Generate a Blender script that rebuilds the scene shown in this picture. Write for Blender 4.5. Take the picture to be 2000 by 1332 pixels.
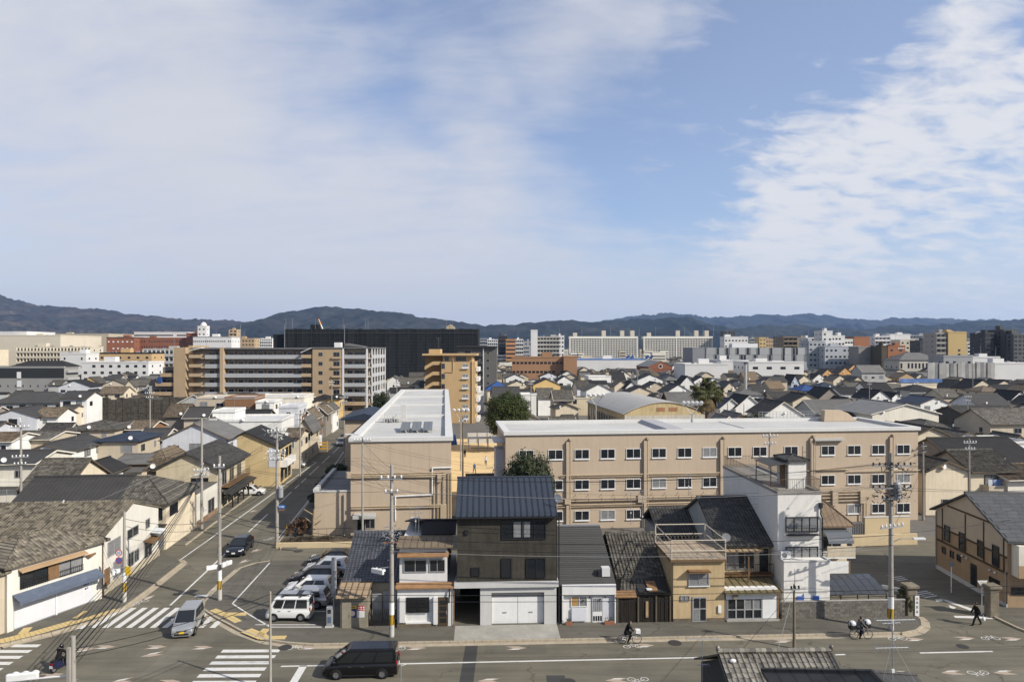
import bpy, math, random
from mathutils import Vector, Matrix
R = math.radians
SC = bpy.context.scene
COL = SC.collection
for o in list(bpy.data.objects): bpy.data.objects.remove(o)

# ---------------------------------------------------------------- camera
F = 1333.0      # focal length in photo pixels (24 mm on 36 mm)
HZ = 682.0      # row of the horizon in the photograph
H = 21.0        # height of the camera over the street
cd = bpy.data.cameras.new('camera'); cam = bpy.data.objects.new('camera', cd); COL.objects.link(cam)
cam.location = (0, 0, H); cam.rotation_euler = (R(90), 0, 0)
cd.sensor_width = 36; cd.lens = 36*F/2000; cd.shift_y = (HZ-666)/2000
cd.clip_start = 0.5; cd.clip_end = 60000
SC.camera = cam
# ---------------------------------------------------------------- light
SUN_AZ, SUN_EL = 118.0, 35.0     # clockwise from +Y
TOSUN = Vector((math.sin(R(SUN_AZ))*math.cos(R(SUN_EL)), math.cos(R(SUN_AZ))*math.cos(R(SUN_EL)), math.sin(R(SUN_EL))))
sd = bpy.data.lights.new('sun', 'SUN'); sd.energy = 5.0; sd.angle = R(0.5); sd.color = (1.0, .94, .83)
sun = bpy.data.objects.new('sun', sd); COL.objects.link(sun)
sun.rotation_euler = TOSUN.to_track_quat('Z', 'Y').to_euler(); sun.location = (60, -40, 90)
SC.view_settings.view_transform = 'Standard'; SC.view_settings.look = 'None'
SC.view_settings.exposure = 0.4; SC.view_settings.gamma = 1.0; SC.view_settings.use_curve_mapping = False
SC.render.engine = 'CYCLES'
cy = SC.cycles
cy.use_denoising = True; cy.max_bounces = 5; cy.diffuse_bounces = 3; cy.glossy_bounces = 3
cy.transmission_bounces = 4; cy.transparent_max_bounces = 12; cy.volume_bounces = 0
cy.caustics_reflective = False; cy.caustics_refractive = False; cy.sample_clamp_indirect = 4

# ---------------------------------------------------------------- node helper
class NT:
    def __init__(s, nt): s.nt = nt; s.n = nt.nodes; s.l = nt.links
    def add(s, t, **kw):
        n = s.n.new(t)
        for k, v in kw.items(): setattr(n, k, v)
        return n
    def put(s, sock, v):
        if hasattr(v, 'is_output'): s.l.new(v, sock)
        else: sock.default_value = v
    def math(s, op, a, b=0.0, c=0.0, clamp=False):
        n = s.add('ShaderNodeMath', operation=op, use_clamp=clamp)
        s.put(n.inputs[0], a); s.put(n.inputs[1], b); s.put(n.inputs[2], c)
        return n.outputs[0]
    def vmath(s, op, a, b=(0, 0, 0)):
        n = s.add('ShaderNodeVectorMath', operation=op)
        s.put(n.inputs[0], a); s.put(n.inputs[1], b)
        return n.outputs['Value' if op in ('DOT_PRODUCT', 'LENGTH') else 'Vector']
    def rng(s, v, a, b, c, d, smooth=False):
        n = s.add('ShaderNodeMapRange'); n.clamp = True
        if smooth: n.interpolation_type = 'SMOOTHSTEP'
        s.put(n.inputs[0], v)
        for i, q in enumerate((a, b, c, d)): s.put(n.inputs[i+1], q)
        return n.outputs[0]
    def noise(s, vec, scale, detail=4, rough=.55, dist=0.0):
        n = s.add('ShaderNodeTexNoise')
        if vec is not None: s.put(n.inputs['Vector'], vec)
        n.inputs['Scale'].default_value = scale; n.inputs['Detail'].default_value = detail
        n.inputs['Roughness'].default_value = rough; n.inputs['Distortion'].default_value = dist
        return n.outputs['Fac']
    def mix(s, f, a, b, mode='MIX'):
        n = s.add('ShaderNodeMix', data_type='RGBA', blend_type=mode)
        s.put(n.inputs[0], f); s.put(n.inputs[6], a); s.put(n.inputs[7], b)
        return n.outputs[2]
    def comb(s, x, y, z):
        n = s.add('ShaderNodeCombineXYZ')
        for i, q in enumerate((x, y, z)): s.put(n.inputs[i], q)
        return n.outputs[0]
    def sep(s, v):
        n = s.add('ShaderNodeSeparateXYZ'); s.put(n.inputs[0], v); return n.outputs
    def scale(s, v, xyz): return s.vmath('MULTIPLY', v, xyz)

def pdir(px, py):
    return Vector(((px-1000)/F, 1, (HZ-py)/F)).normalized()

# ---------------------------------------------------------------- sky
world = bpy.data.worlds.new('World'); SC.world = world; world.use_nodes = True
world.node_tree.nodes.clear(); w = NT(world.node_tree)
sky = w.add('ShaderNodeTexSky', sky_type='NISHITA'); sky.sun_disc = False
sky.sun_elevation = R(SUN_EL); sky.sun_rotation = R(SUN_AZ); sky.altitude = 60
sky.air_density = 1.0; sky.dust_density = 1.2; sky.ozone_density = 1.6
tc = w.add('ShaderNodeTexCoord'); dirv = tc.outputs['Generated']
sx, sy_, sz = w.sep(dirv)
zz = w.math('ADD', w.math('MAXIMUM', sz, 0.0), 0.26)
pl = w.comb(w.math('DIVIDE', sx, zz), w.math('DIVIDE', sy_, zz), 0.0)   # the cloud layer, seen in perspective
warp = w.vmath('SUBTRACT', w.comb(w.noise(dirv, 3.2, 3), w.noise(w.vmath('ADD', dirv, (7, 3, 1)), 3.2, 3), w.noise(w.vmath('ADD', dirv, (1, 9, 4)), 3.2, 3)), (.5, .5, .5))
dw = w.vmath('NORMALIZE', w.vmath('ADD', dirv, w.vmath('MULTIPLY', warp, (.22, .22, .16))))
cov = 0.50
for (px, py, rad, amt) in ((1230, 390, 14, -.38), (1340, 250, 11, -.28), (1500, 120, 10, -.38), (1600, 20, 9, -.30), (800, 60, 16, -.26), (560, 220, 7, -.07), (1420, 400, 6, -.14), (1700, 70, 5, -.12),
                           (200, 330, 26, .17), (60, 150, 17, .17), (650, 480, 18, .22), (430, 140, 8, .13), (620, 155, 5, .11), (920, 205, 6, .17), (1330, 50, 5, .16), (1180, 80, 7, .10), (1080, 230, 13, .15), (1130, 470, 8, .12), (900, 540, 14, .16), (1180, 560, 11, .22), (1350, 520, 7, .20), (1500, 520, 8, .14),
                           (1790, 200, 12, .06), (1930, 90, 9, .14), (1650, 280, 10, .10), (1440, 268, 6, .30), (1290, 275, 4, .26), (1560, 420, 9, .18), (1850, 380, 12, .08), (1930, 530, 8, -.12)):
    d = pdir(px, py)
    dot = w.vmath('DOT_PRODUCT', dw, tuple(d))
    cov = w.math('ADD', cov, w.math('MULTIPLY', w.rng(dot, math.cos(R(rad)), 1.0, 0, 1, True), amt))
big = w.noise(w.scale(pl, (1.0, 1.0, 1)), 1.5, 6, .58, .3)
stre = w.noise(w.scale(pl, (.6, 1.5, 1)), 3.4, 7, .62, .5)
fine = w.noise(w.scale(pl, (1.0, 1.5, 1)), 9.0, 5, .56, .35)
right = w.rng(w.vmath('DOT_PRODUCT', dw, tuple(pdir(1800, 230))), math.cos(R(23)), math.cos(R(9)), 0, 1, True)
amtv = w.math('ADD', cov, w.math('MULTIPLY', w.math('SUBTRACT', big, .5), .55))
amtv = w.math('ADD', amtv, w.math('MULTIPLY', w.math('SUBTRACT', stre, .5), .80))
amtv = w.math('ADD', amtv, w.math('MULTIPLY', w.math('SUBTRACT', fine, .5), w.math('ADD', w.math('MULTIPLY', right, 2.0), .28)))
dens = w.rng(amtv, .16, 1.02, 0, 1, True)
dens = w.math('ADD', w.math('MULTIPLY', w.math('POWER', dens, .85), .80), .20)
horiz = w.rng(sz, 0.0, .20, 1, 0, True)
dens = w.math('MULTIPLY', dens, w.math('SUBTRACT', .95, w.math('MULTIPLY', horiz, .12)))
skyb = w.mix(1.0, sky.outputs[0], (.100, .107, .124, 1), 'MULTIPLY')
skyb = w.mix(w.math('MULTIPLY', horiz, .80), skyb, (.545, .560, .605, 1))
ccol = w.mix(right, (.515, .522, .562, 1), (.610, .610, .625, 1))
ccol = w.mix(w.math('MULTIPLY', w.math('SUBTRACT', stre, .35), .5, clamp=True), ccol, (.66, .66, .675, 1))
fin = w.mix(dens, skyb, ccol)
world.cycles.sampling_method = 'MANUAL'; world.cycles.sample_map_resolution = 256
bg = w.add('ShaderNodeBackground'); w.put(bg.inputs[0], fin); bg.inputs[1].default_value = 1.0
wo = w.add('ShaderNodeOutputWorld'); w.l.new(bg.outputs[0], wo.inputs[0])
# ---------------------------------------------------------------- places
def wx(px, D): return (px-1000)*D/F
def wz(py, D): return H-(py-HZ)*D/F
def gp(px, py, z=0.0):
    D = (H-z)*F/(py-HZ); return Vector(((px-1000)*D/F, D, z))
# ---------------------------------------------------------------- mesh builder
class MB:
    def __init__(s): s.v = []; s.f = []; s.m = []
    def add(s, vs, fs, mi=0):
        b = len(s.v); s.v += [tuple(p) for p in vs]
        for f in fs: s.f.append(tuple(b+i for i in f)); s.m.append(mi)
        return s
    def box(s, x0, x1, y0, y1, z0, z1, mi=0):
        return s.add([(x0,y0,z0),(x1,y0,z0),(x1,y1,z0),(x0,y1,z0),(x0,y0,z1),(x1,y0,z1),(x1,y1,z1),(x0,y1,z1)],
                     [(0,3,2,1),(4,5,6,7),(0,1,5,4),(1,2,6,5),(2,3,7,6),(3,0,4,7)], mi)
    def quad(s, a, b, c, d, mi=0): return s.add([a,b,c,d], [(0,1,2,3)], mi)
    def slab(s, poly, z0, z1, mi=0):       # polygon in xy, counter-clockwise
        n = len(poly); vs = [(p[0],p[1],z0) for p in poly]+[(p[0],p[1],z1) for p in poly]
        return s.add(vs, [tuple(range(n-1,-1,-1)), tuple(range(n,2*n))]+[(i,(i+1)%n,n+(i+1)%n,n+i) for i in range(n)], mi)
    def prism(s, prof, y0, y1, mi=0):      # profile in xz, extruded along y
        n = len(prof); vs = [(p[0],y0,p[1]) for p in prof]+[(p[0],y1,p[1]) for p in prof]
        return s.add(vs, [tuple(range(n)), tuple(range(2*n-1,n-1,-1))]+[((i+1)%n,i,n+i,n+(i+1)%n) for i in range(n)], mi)
    def prismx(s, prof, x0, x1, mi=0):     # profile in yz, extruded along x
        n = len(prof); vs = [(x0,p[0],p[1]) for p in prof]+[(x1,p[0],p[1]) for p in prof]
        return s.add(vs, [tuple(range(n-1,-1,-1)), tuple(range(n,2*n))]+[(i,(i+1)%n,n+(i+1)%n,n+i) for i in range(n)], mi)
    def tube(s, p0, p1, r0, r1=None, n=6, mi=0, caps=True):
        p0 = Vector(p0); p1 = Vector(p1); r1 = r0 if r1 is None else r1
        d = (p1-p0)
        if d.length < 1e-6: return s
        d.normalize(); a = d.orthogonal().normalized(); b = d.cross(a)
        vs = []
        for (p, r) in ((p0, r0), (p1, r1)):
            for i in range(n):
                t = 2*math.pi*i/n; vs.append(p+(a*math.cos(t)+b*math.sin(t))*r)
        fs = [(i,(i+1)%n,n+(i+1)%n,n+i) for i in range(n)]
        if caps: fs += [tuple(range(n-1,-1,-1)), tuple(range(n,2*n))]
        return s.add(vs, fs, mi)
    def path(s, pts, r, n=6, mi=0):
        for i in range(len(pts)-1): s.tube(pts[i], pts[i+1], r, r, n, mi)
        return s
    def ring(s, c, r0, r1, axis='z', n=16, mi=0, t=0.0):
        vs = []; c = Vector(c)
        for r in (r0, r1):
            for i in range(n):
                a = 2*math.pi*i/n; u, v2 = r*math.cos(a), r*math.sin(a)
                vs.append(c+Vector((u,v2,0) if axis == 'z' else ((0,u,v2) if axis == 'x' else (u,0,v2))))
        return s.add(vs, [(i,(i+1)%n,n+(i+1)%n,n+i) for i in range(n)], mi)
    def ball(s, c, r, n=8, m=6, mi=0):
        if not hasattr(r, '__len__'): r = (r,r,r)
        vs = [(c[0],c[1],c[2]+r[2])]
        for j in range(1, m):
            t = math.pi*j/m
            for i in range(n):
                a = 2*math.pi*i/n; vs.append((c[0]+r[0]*math.sin(t)*math.cos(a), c[1]+r[1]*math.sin(t)*math.sin(a), c[2]+r[2]*math.cos(t)))
        vs.append((c[0],c[1],c[2]-r[2])); fs = [(0,1+i,1+(i+1)%n) for i in range(n)]
        for j in range(m-2):
            for i in range(n): fs.append((1+j*n+i, 1+(j+1)*n+i, 1+(j+1)*n+(i+1)%n, 1+j*n+(i+1)%n))
        k = 1+(m-2)*n; fs += [(len(vs)-1, k+(i+1)%n, k+i) for i in range(n)]
        return s.add(vs, fs, mi)
    def mesh(s, name, mats, smooth=False):
        me = bpy.data.meshes.new(name); me.from_pydata(s.v, [], s.f)
        mats = mats if isinstance(mats, (list, tuple)) else [mats]
        for m in mats: me.materials.append(m)
        if len(mats) > 1: me.polygons.foreach_set('material_index', s.m)
        if smooth: me.polygons.foreach_set('use_smooth', [True]*len(s.f))
        me.update(); return me
    def build(s, name, mats, parent=None, loc=(0,0,0), rz=0.0, smooth=False, kind=None):
        return ob(name, s.mesh(name, mats, smooth), parent, loc, rz, kind)

def ob(name, me, parent=None, loc=(0,0,0), rz=0.0, kind=None):
    o = bpy.data.objects.new(name, me); COL.objects.link(o)
    if parent: o.parent = parent
    o.location = loc; o.rotation_euler = (0, 0, rz)
    if kind: o['kind'] = kind
    return o
LABELLED = []
def tag(o, label, cat, group=None):
    o['label'] = label; o['category'] = cat
    if group: o['group'] = group
    LABELLED.append(o); return o
def thing(name, label, cat, loc=(0,0,0), rz=0.0, group=None):
    o = bpy.data.objects.new(name, None); COL.objects.link(o); o.empty_display_size = .3
    o.location = loc; o.rotation_euler = (0, 0, rz)
    return tag(o, label, cat, group)
def struct(o): o['kind'] = 'structure'; return o
MESHES = {}
def shared(key, fn):
    if key not in MESHES: MESHES[key] = fn()
    return MESHES[key]
def bevel(o, wd=.02, seg=2):
    m = o.modifiers.new('bevel', 'BEVEL'); m.width = wd; m.segments = seg; m.limit_method = 'ANGLE'; return o

# ---------------------------------------------------------------- materials
MATS = {}
ALB = .8     # the photo is exposed brighter than the base exposure
def pm(name, base=(.5,.5,.5), rough=.85, spec=.3, var=.14, vs=.6, streak=0.0, bump=0.0, bs=25, metal=0.0, objvar=0.0, coat=0.0, tile=None, rib=None, course=None, emit=0):
    """procedural surface: base colour with mottling, rain streaks, optional roof tiles / ribs / courses"""
    if name in MATS: return MATS[name]
    m = bpy.data.materials.new(name); m.use_nodes = True; n = NT(m.node_tree); n.n.clear()
    bs_ = n.add('ShaderNodeBsdfPrincipled'); out = n.add('ShaderNodeOutputMaterial'); n.l.new(bs_.outputs[0], out.inputs[0])
    tcn = n.add('ShaderNodeTexCoord'); co = tcn.outputs['Object']
    oi = n.add('ShaderNodeObjectInfo')
    cor = n.vmath('ADD', co, n.comb(n.math('MULTIPLY', oi.outputs['Random'], 37.0), n.math('MULTIPLY', oi.outputs['Random'], 19.0), 0.0))
    fac = None
    def mul(x):
        nonlocal fac
        fac = x if fac is None else n.math('MULTIPLY', fac, x)
    if var:
        mul(n.rng(n.noise(cor, vs, 6, .62), .28, .72, 1-var, 1+var*.7))
        mul(n.rng(n.noise(cor, vs*9, 3, .6), .25, .75, 1-var*.45, 1+var*.35))
    if streak:
        sv = n.scale(cor, (2.3, 2.3, .16))
        mul(n.rng(n.noise(sv, 1.3, 5, .65), .42, .75, 1.0, 1-streak))
    if objvar: mul(n.rng(oi.outputs['Random'], 0, 1, 1-objvar, 1+objvar))
    hgt = None
    if tile or rib or course:
        x, y, z = n.sep(co)
        if tile:
            px_, pz_, am = tile
            cx, cz = n.math('DIVIDE', x, px_), n.math('DIVIDE', z, pz_)
            wn = n.add('ShaderNodeTexWhiteNoise', noise_dimensions='2D'); n.put(wn.inputs['Vector'], n.comb(n.math('FLOOR', cx), n.math('FLOOR', cz), 0.0))
            mul(n.rng(wn.outputs['Value'], 0, 1, 1-am, 1+am))
            prof = n.math('ADD', n.math('MULTIPLY', n.math('SINE', n.math('MULTIPLY', cx, 2*math.pi)), .5), .5)
            mul(n.rng(prof, 0, .5, .62, 1.0))
            mul(n.rng(n.math('FRACT', cz), 0, .18, .70, 1.0))
            hgt = prof
        if rib:
            rp, am = rib
            fr = n.math('FRACT', n.math('DIVIDE', x, rp))
            mul(n.rng(n.math('ABSOLUTE', n.math('SUBTRACT', fr, .5)), .40, .46, 1.0, 1-am))
        if course:
            rp, am = course
            fr = n.math('FRACT', n.math('DIVIDE', z, rp))
            mul(n.rng(n.math('ABSOLUTE', n.math('SUBTRACT', fr, .5)), .42, .47, 1.0, 1-am))
    base = tuple(q*ALB for q in base); b4 = (*base, 1)
    if fac is None: bs_.inputs['Base Color'].default_value = b4
    else: n.put(bs_.inputs['Base Color'], n.mix(1.0, b4, n.comb(fac, fac, fac), 'MULTIPLY'))
    bs_.inputs['Roughness'].default_value = rough; bs_.inputs['Metallic'].default_value = metal
    bs_.inputs['Specular IOR Level'].default_value = spec
    if coat: bs_.inputs['Coat Weight'].default_value = coat; bs_.inputs['Coat Roughness'].default_value = .04
    if emit: bs_.inputs['Emission Strength'].default_value = emit; bs_.inputs['Emission Color'].default_value = b4
    if bump or hgt is not None:
        bn = n.add('ShaderNodeBump'); bn.inputs['Strength'].default_value = bump if bump else .35
        bn.inputs['Distance'].default_value = .03
        n.put(bn.inputs['Height'], hgt if hgt is not None else n.noise(co, bs, 4, .6)); n.l.new(bn.outputs[0], bs_.inputs['Normal'])
    MATS[name] = m; return m

WALL = {  # key: (word, colour)
 'white': ('white', (.72,.71,.68)), 'cream': ('cream', (.62,.54,.41)), 'beige': ('beige', (.50,.43,.33)), 'grey': ('grey', (.36,.36,.35)),
 'pale': ('pale grey', (.56,.57,.60)), 'yellow': ('yellow', (.60,.42,.18)), 'tan': ('tan', (.44,.32,.19)), 'brown': ('brown', (.22,.12,.065)),
 'char': ('charcoal', (.060,.062,.060)), 'orange': ('orange', (.58,.34,.14)), 'brick': ('brick red', (.27,.10,.055)), 'taupe': ('taupe', (.25,.22,.19)),
 'sand': ('sandy', (.55,.47,.33)), 'ivory': ('ivory', (.68,.64,.55)), 'blueg': ('blue grey', (.40,.44,.50))}
ROOF = {'tile': ('grey tiled', (.112,.102,.086)), 'dtile': ('dark tiled', (.056,.052,.047)), 'btile': ('brownish tiled', (.155,.120,.083)), 'slate': ('black slate', (.027,.026,.026)),
 'navy': ('navy metal', (.030,.042,.070)), 'metal': ('grey metal', (.150,.144,.135)), 'lmetal': ('light grey metal', (.235,.232,.225)), 'brown': ('brown metal', (.17,.12,.075)),
 'blue': ('bright blue', (.035,.085,.26)), 'flat': ('flat', (.55,.55,.55)), 'dmetal': ('dark grey metal', (.060,.057,.053))}
def wallm(k): return pm('wall_'+k, tuple(min(.9, q*1.15) for q in WALL[k][1]), .9, .2, .10, .35, .16, .12, 18, objvar=.06)
def roofm(k):
    c = ROOF[k][1]
    if k in ('tile','dtile','btile'): return pm('roof_'+k, c, .72, .22, .42, 1.1, tile=(.28,.115,.45), objvar=.25)
    if k == 'slate': return pm('roof_slate', c, .75, .2, .25, .9, course=(.16,.25), objvar=.2)
    if k == 'flat': return pm('roof_flat', c, .8, .25, .12, .3)
    return pm('roof_'+k, c, .62, .28, .22, .6, rib=(.45,.5), objvar=.14)
GLASS = pm('glass', (.018,.021,.025), .06, .6, .10, .8)
GLASSC = pm('glass_with_curtain', (.24,.245,.25), .18, .5, .25, 3.0)
ALU = pm('aluminium', (.42,.42,.42), .45, .5, .06, 3, metal=.3)
BLKMET = pm('dark_metal', (.018,.018,.020), .45, .5, .05, 3)
WHITEP = pm('white_paint', (.78,.78,.77), .6, .3, .06, 2, .08)
CONC = pm('concrete', (.36,.345,.315), .9, .2, .16, 1.2, .12, .2, 30)
LCONC = pm('pale_concrete', (.56,.555,.54), .85, .2, .07, .8, .05, .1, 30)
POLEM = pm('pole_concrete', (.36,.335,.30), .85, .2, .12, 2, .1)
RUST = pm('rusty_sheet', (.26,.15,.075), .85, .2, .35, 3)
WOODD = pm('dark_wood', (.030,.024,.019), .9, .2, .35, 1.2, .3)
WOOD = pm('brown_wood', (.22,.13,.065), .8, .25, .2, 2, .2)
STEEL = pm('galvanised_steel', (.40,.41,.42), .45, .5, .10, 3, metal=.5)
PORC = pm('white_porcelain', (.75,.75,.74), .35, .5, .05, 3)
RUBBER = pm('black_rubber', (.012,.012,.012), .8, .2, .1, 3)
WIREM = pm('cable_black', (.012,.012,.013), .6, .3, 0)
CABLEG = pm('cable_grey', (.28,.28,.28), .6, .3, 0)
SKIN = pm('skin', (.46,.28,.19), .6, .3, .05, 4)
# ---------------------------------------------------------------- windows, shared by all houses
def win_mesh(w, h, kind='alu', glass='dark', cols=2):
    """frame and pane meshes of a sliding window, centred on x, sitting on z=0, facing -y"""
    fm = {'alu': ALU, 'white': WHITEP, 'black': BLKMET}[kind]; g = GLASS if glass == 'dark' else GLASSC
    def mk():
        b = MB(); t = .06
        b.box(-w/2-t, w/2+t, -.07, .0, -t, 0); b.box(-w/2-t, w/2+t, -.07, .0, h, h+t)
        b.box(-w/2-t, -w/2, -.07, .0, 0, h); b.box(w/2, w/2+t, -.07, .0, 0, h)
        for c in range(1, cols):
            x = -w/2+w*c/cols; b.box(x-.025, x+.025, -.06, -.012, 0, h)
        p = MB().box(-w/2, w/2, -.028, -.008, 0, h)
        return b.mesh('window', fm), p.mesh('pane', g)
    return shared(('win', round(w,2), round(h,2), kind, glass, cols), mk)
def win_far(w, h, kind='alu', glass='dark'):
    fm = {'alu': ALU, 'white': WHITEP, 'black': BLKMET}[kind]; g = GLASS if glass == 'dark' else GLASSC
    def mk():
        b = MB(); t = .07
        b.box(-w/2-t, w/2+t, -.06, .0, -t, h+t, 0); b.box(-w/2, -.02, -.07, -.061, 0, h, 1); b.box(.02, w/2, -.07, -.061, 0, h, 1)
        return b.mesh('window', [fm, g])
    return shared(('winf', round(w,2), round(h,2), kind, glass), mk)
def window(parent, x, y, z, w, h, face='f', kind='alu', glass='dark', cols=2, far=False, sill=False):
    rz = {'f': 0, 'r': math.pi/2, 'l': -math.pi/2, 'b': math.pi}[face]
    if far: return ob('window', win_far(w, h, kind, glass), parent, (x,y,z), rz)
    a, p = win_mesh(w, h, kind, glass, cols)
    o = ob('window', a, parent, (x,y,z), rz); ob('pane', p, o)
    if sill: ob('sill', shared(('sill', round(w,2)), lambda: MB().box(-w/2-.1, w/2+.1, -.14, -.002, -.15, -.062).mesh('sill', WHITEP)), o)
    return o
def ac_mesh():
    b = MB(); b.box(-.4,.4,-.3,0,.05,.6,0); b.box(-.38,-.3,-.28,-.02,0,.05,1); b.box(.3,.38,-.28,-.02,0,.05,1)
    b.ring((-.1,-.302,.33), .02, .21, 'y', 14, 1)
    return b.mesh('air_conditioner', [WHITEP, pm('ac_grille', (.2,.2,.2), .7, .3, .05)])
def ac(parent, x, y, z, rz=0): return ob('air_conditioner', shared('ac', ac_mesh), parent, (x,y,z), rz)
def dish_mesh():
    b = MB(); n = 12; vs = [(0,.06,.0)]
    for r, dy in ((.17,.06),(.34,0)):
        for i in range(n): a = 2*math.pi*i/n; vs.append((r*math.cos(a), dy-.0, r*math.sin(a)))
    fs = [(0,1+(i+1)%n,1+i) for i in range(n)]+[(1+i,1+(i+1)%n,1+n+(i+1)%n,1+n+i) for i in range(n)]
    b.add(vs, fs); b.tube((0,.06,0),(0,.12,-.35),.02,.02,5); b.tube((0,.0,-.22),(0,-.25,-.05),.012,.012,4)
    return b.mesh('satellite_dish', WHITEP, True)
def dish(parent, x, y, z, rz=None): return ob('satellite_dish', shared('dish', dish_mesh), parent, (x,y,z), R(25) if rz is None else rz)
def antenna_mesh(h=2.6):
    b = MB(); b.tube((0,0,0),(0,0,h),.018,.018,5)
    for zz, L, k in ((h-.1,1.5,7),(h-.55,1.1,5)):
        b.tube((-L/2,0,zz),(L/2,0,zz),.012,.012,4)
        for i in range(k): x = -L/2+L*i/(k-1); b.tube((x,-.25,zz),(x,.25,zz),.007,.007,3)
    return b.mesh('antenna', STEEL)
def antenna(parent, x, y, z, rz=0.3, h=2.6): return ob('antenna', shared(('ant', h), lambda: antenna_mesh(h)), parent, (x,y,z), rz)

# ---------------------------------------------------------------- roofs
def tiles(mb, L, S, pu=.28, pv=.26):
    """an eave-to-ridge field of S-shaped tiles: x along the eave, y up the slope, z off the slope"""
    nu, nv = max(1, round(L/pu)), max(1, round(S/pv)); du, dv = L/nu, S/nv
    prof = ((0,.012),(.25,.0),(.55,.012),(.72,.060),(.88,.060),(1.0,.012))
    for j in range(nv):
        for i in range(nu):
            x0 = i*du-L/2; y0 = j*dv; vs = []
            for (u, hh) in prof: vs.append((x0+u*du, y0-.025, hh+.034)); vs.append((x0+u*du, y0+dv, hh+.004))
            vs += [(x0, y0-.025, .0), (x0+du, y0-.025, .0)]
            k = len(prof); fs = [(2*q, 2*q+2, 2*q+3, 2*q+1) for q in range(k-1)]
            fs.append((2*k, 2*k+1)+tuple(2*q for q in range(k-1, -1, -1)))
            mb.add(vs, fs)
    return mb
def slope_place(mb_local, y0, z0, ang, flip=False):
    """turn a tile field (x, up-slope, off-slope) into roof coordinates with the eave at (y0, z0)"""
    c, s_ = math.cos(ang), math.sin(ang); sg = -1 if flip else 1
    mb_local.v = [((-x if flip else x), y0+sg*(v*c-n*s_), z0+v*s_+n*c) for (x, v, n) in mb_local.v]
    return mb_local
def gable_roof(parent, L, d, h, rise, ov, mat, ovx=None, real=False, th=.13, rc=True, name='roof'):
    """ridge along x; walls d deep; returns the roof object"""
    ovx = ov*.6 if ovx is None else ovx
    LL = L+2*ovx; k = rise/(d/2); ye = -d/2-ov; ze = h-ov*k
    b = MB(); zt = h+rise
    prof = [(ye,ze),(0,zt),(-ye,ze),(-ye,ze+th),(0,zt+th),(ye,ze+th)]
    n = len(prof)
    vs = [(-LL/2,p[0],p[1]) for p in prof]+[(LL/2,p[0],p[1]) for p in prof]
    fs = [(0,1,4,5),(1,2,3,4),(n,n+5,n+4,n+1),(n+1,n+4,n+3,n+2)]+[(i,n+i,n+(i+1)%n,(i+1)%n) for i in range(n)]
    b.add(vs, fs)
    r = b.build(name, mat, parent)
    if real:
        ang = math.atan(k); S = (d/2+ov)/math.cos(ang)
        for fl in (False, True):
            t = slope_place(tiles(MB(), LL, S), ye if not fl else -ye, ze+th+.005, ang, fl)
            t.build('roof_tiles', mat, r, kind='stuff')
    if rc:
        c = MB().prismx([(-.16,zt+th-.03),(-.10,zt+th+.16),(.10,zt+th+.16),(.16,zt+th-.03)], -LL/2-.03, LL/2+.03)
        c.build('ridge_cap', mat, r)
    return r
def hip_roof(parent, w, d, h, rise, ov, mat, th=.14, name='roof'):
    """ridge along x when w > d"""
    W2, D2 = w/2+ov, d/2+ov; ze = h-ov*rise/min(w/2, d/2); zt = h+rise
    e = max(0.0, W2-D2); f = max(0.0, D2-W2)
    b = MB(); vs = [(-W2,-D2,ze),(W2,-D2,ze),(W2,D2,ze),(-W2,D2,ze)]
    vs += [(x,y,z+th) for (x,y,z) in vs]+[(-e,-f,zt+th),(e,f,zt+th)]
    if e >= f: fs = [(4,5,9,8),(5,6,9),(6,7,8,9),(7,4,8)]
    else: fs = [(4,5,8),(5,6,9,8),(6,7,9),(7,4,8,9)]
    fs += [(0,3,2,1)]+[(i,(i+1)%4,4+(i+1)%4,4+i) for i in range(4)]
    b.add(vs, fs); r = b.build(name, mat, parent)
    c = MB(); A = [Vector(p) for p in vs[8:10]]; cs = [Vector(p) for p in vs[4:8]]
    if (A[0]-A[1]).length > .1: c.tube(A[0], A[1], .11, .11, 5)
    for i, p in enumerate(cs): c.tube(p, A[0] if (i in (0,3) if e >= f else i in (0,1)) else A[1], .09, .09, 5)
    c.build('ridge_cap', mat, r); return r
def walls_mesh(w, d, h, rise, ridge):
    b = MB(); W, D = w/2, d
    if ridge == 'x':
        b.prismx([(0,0),(D,0),(D,h),(D/2,h+rise),(0,h)], -W, W)
    elif ridge == 'y':
        b.prism([(-W,0),(W,0),(W,h),(0,h+rise),(-W,h)], 0, D)
    else: b.box(-W, W, 0, D, 0, h)
    return b

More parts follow.
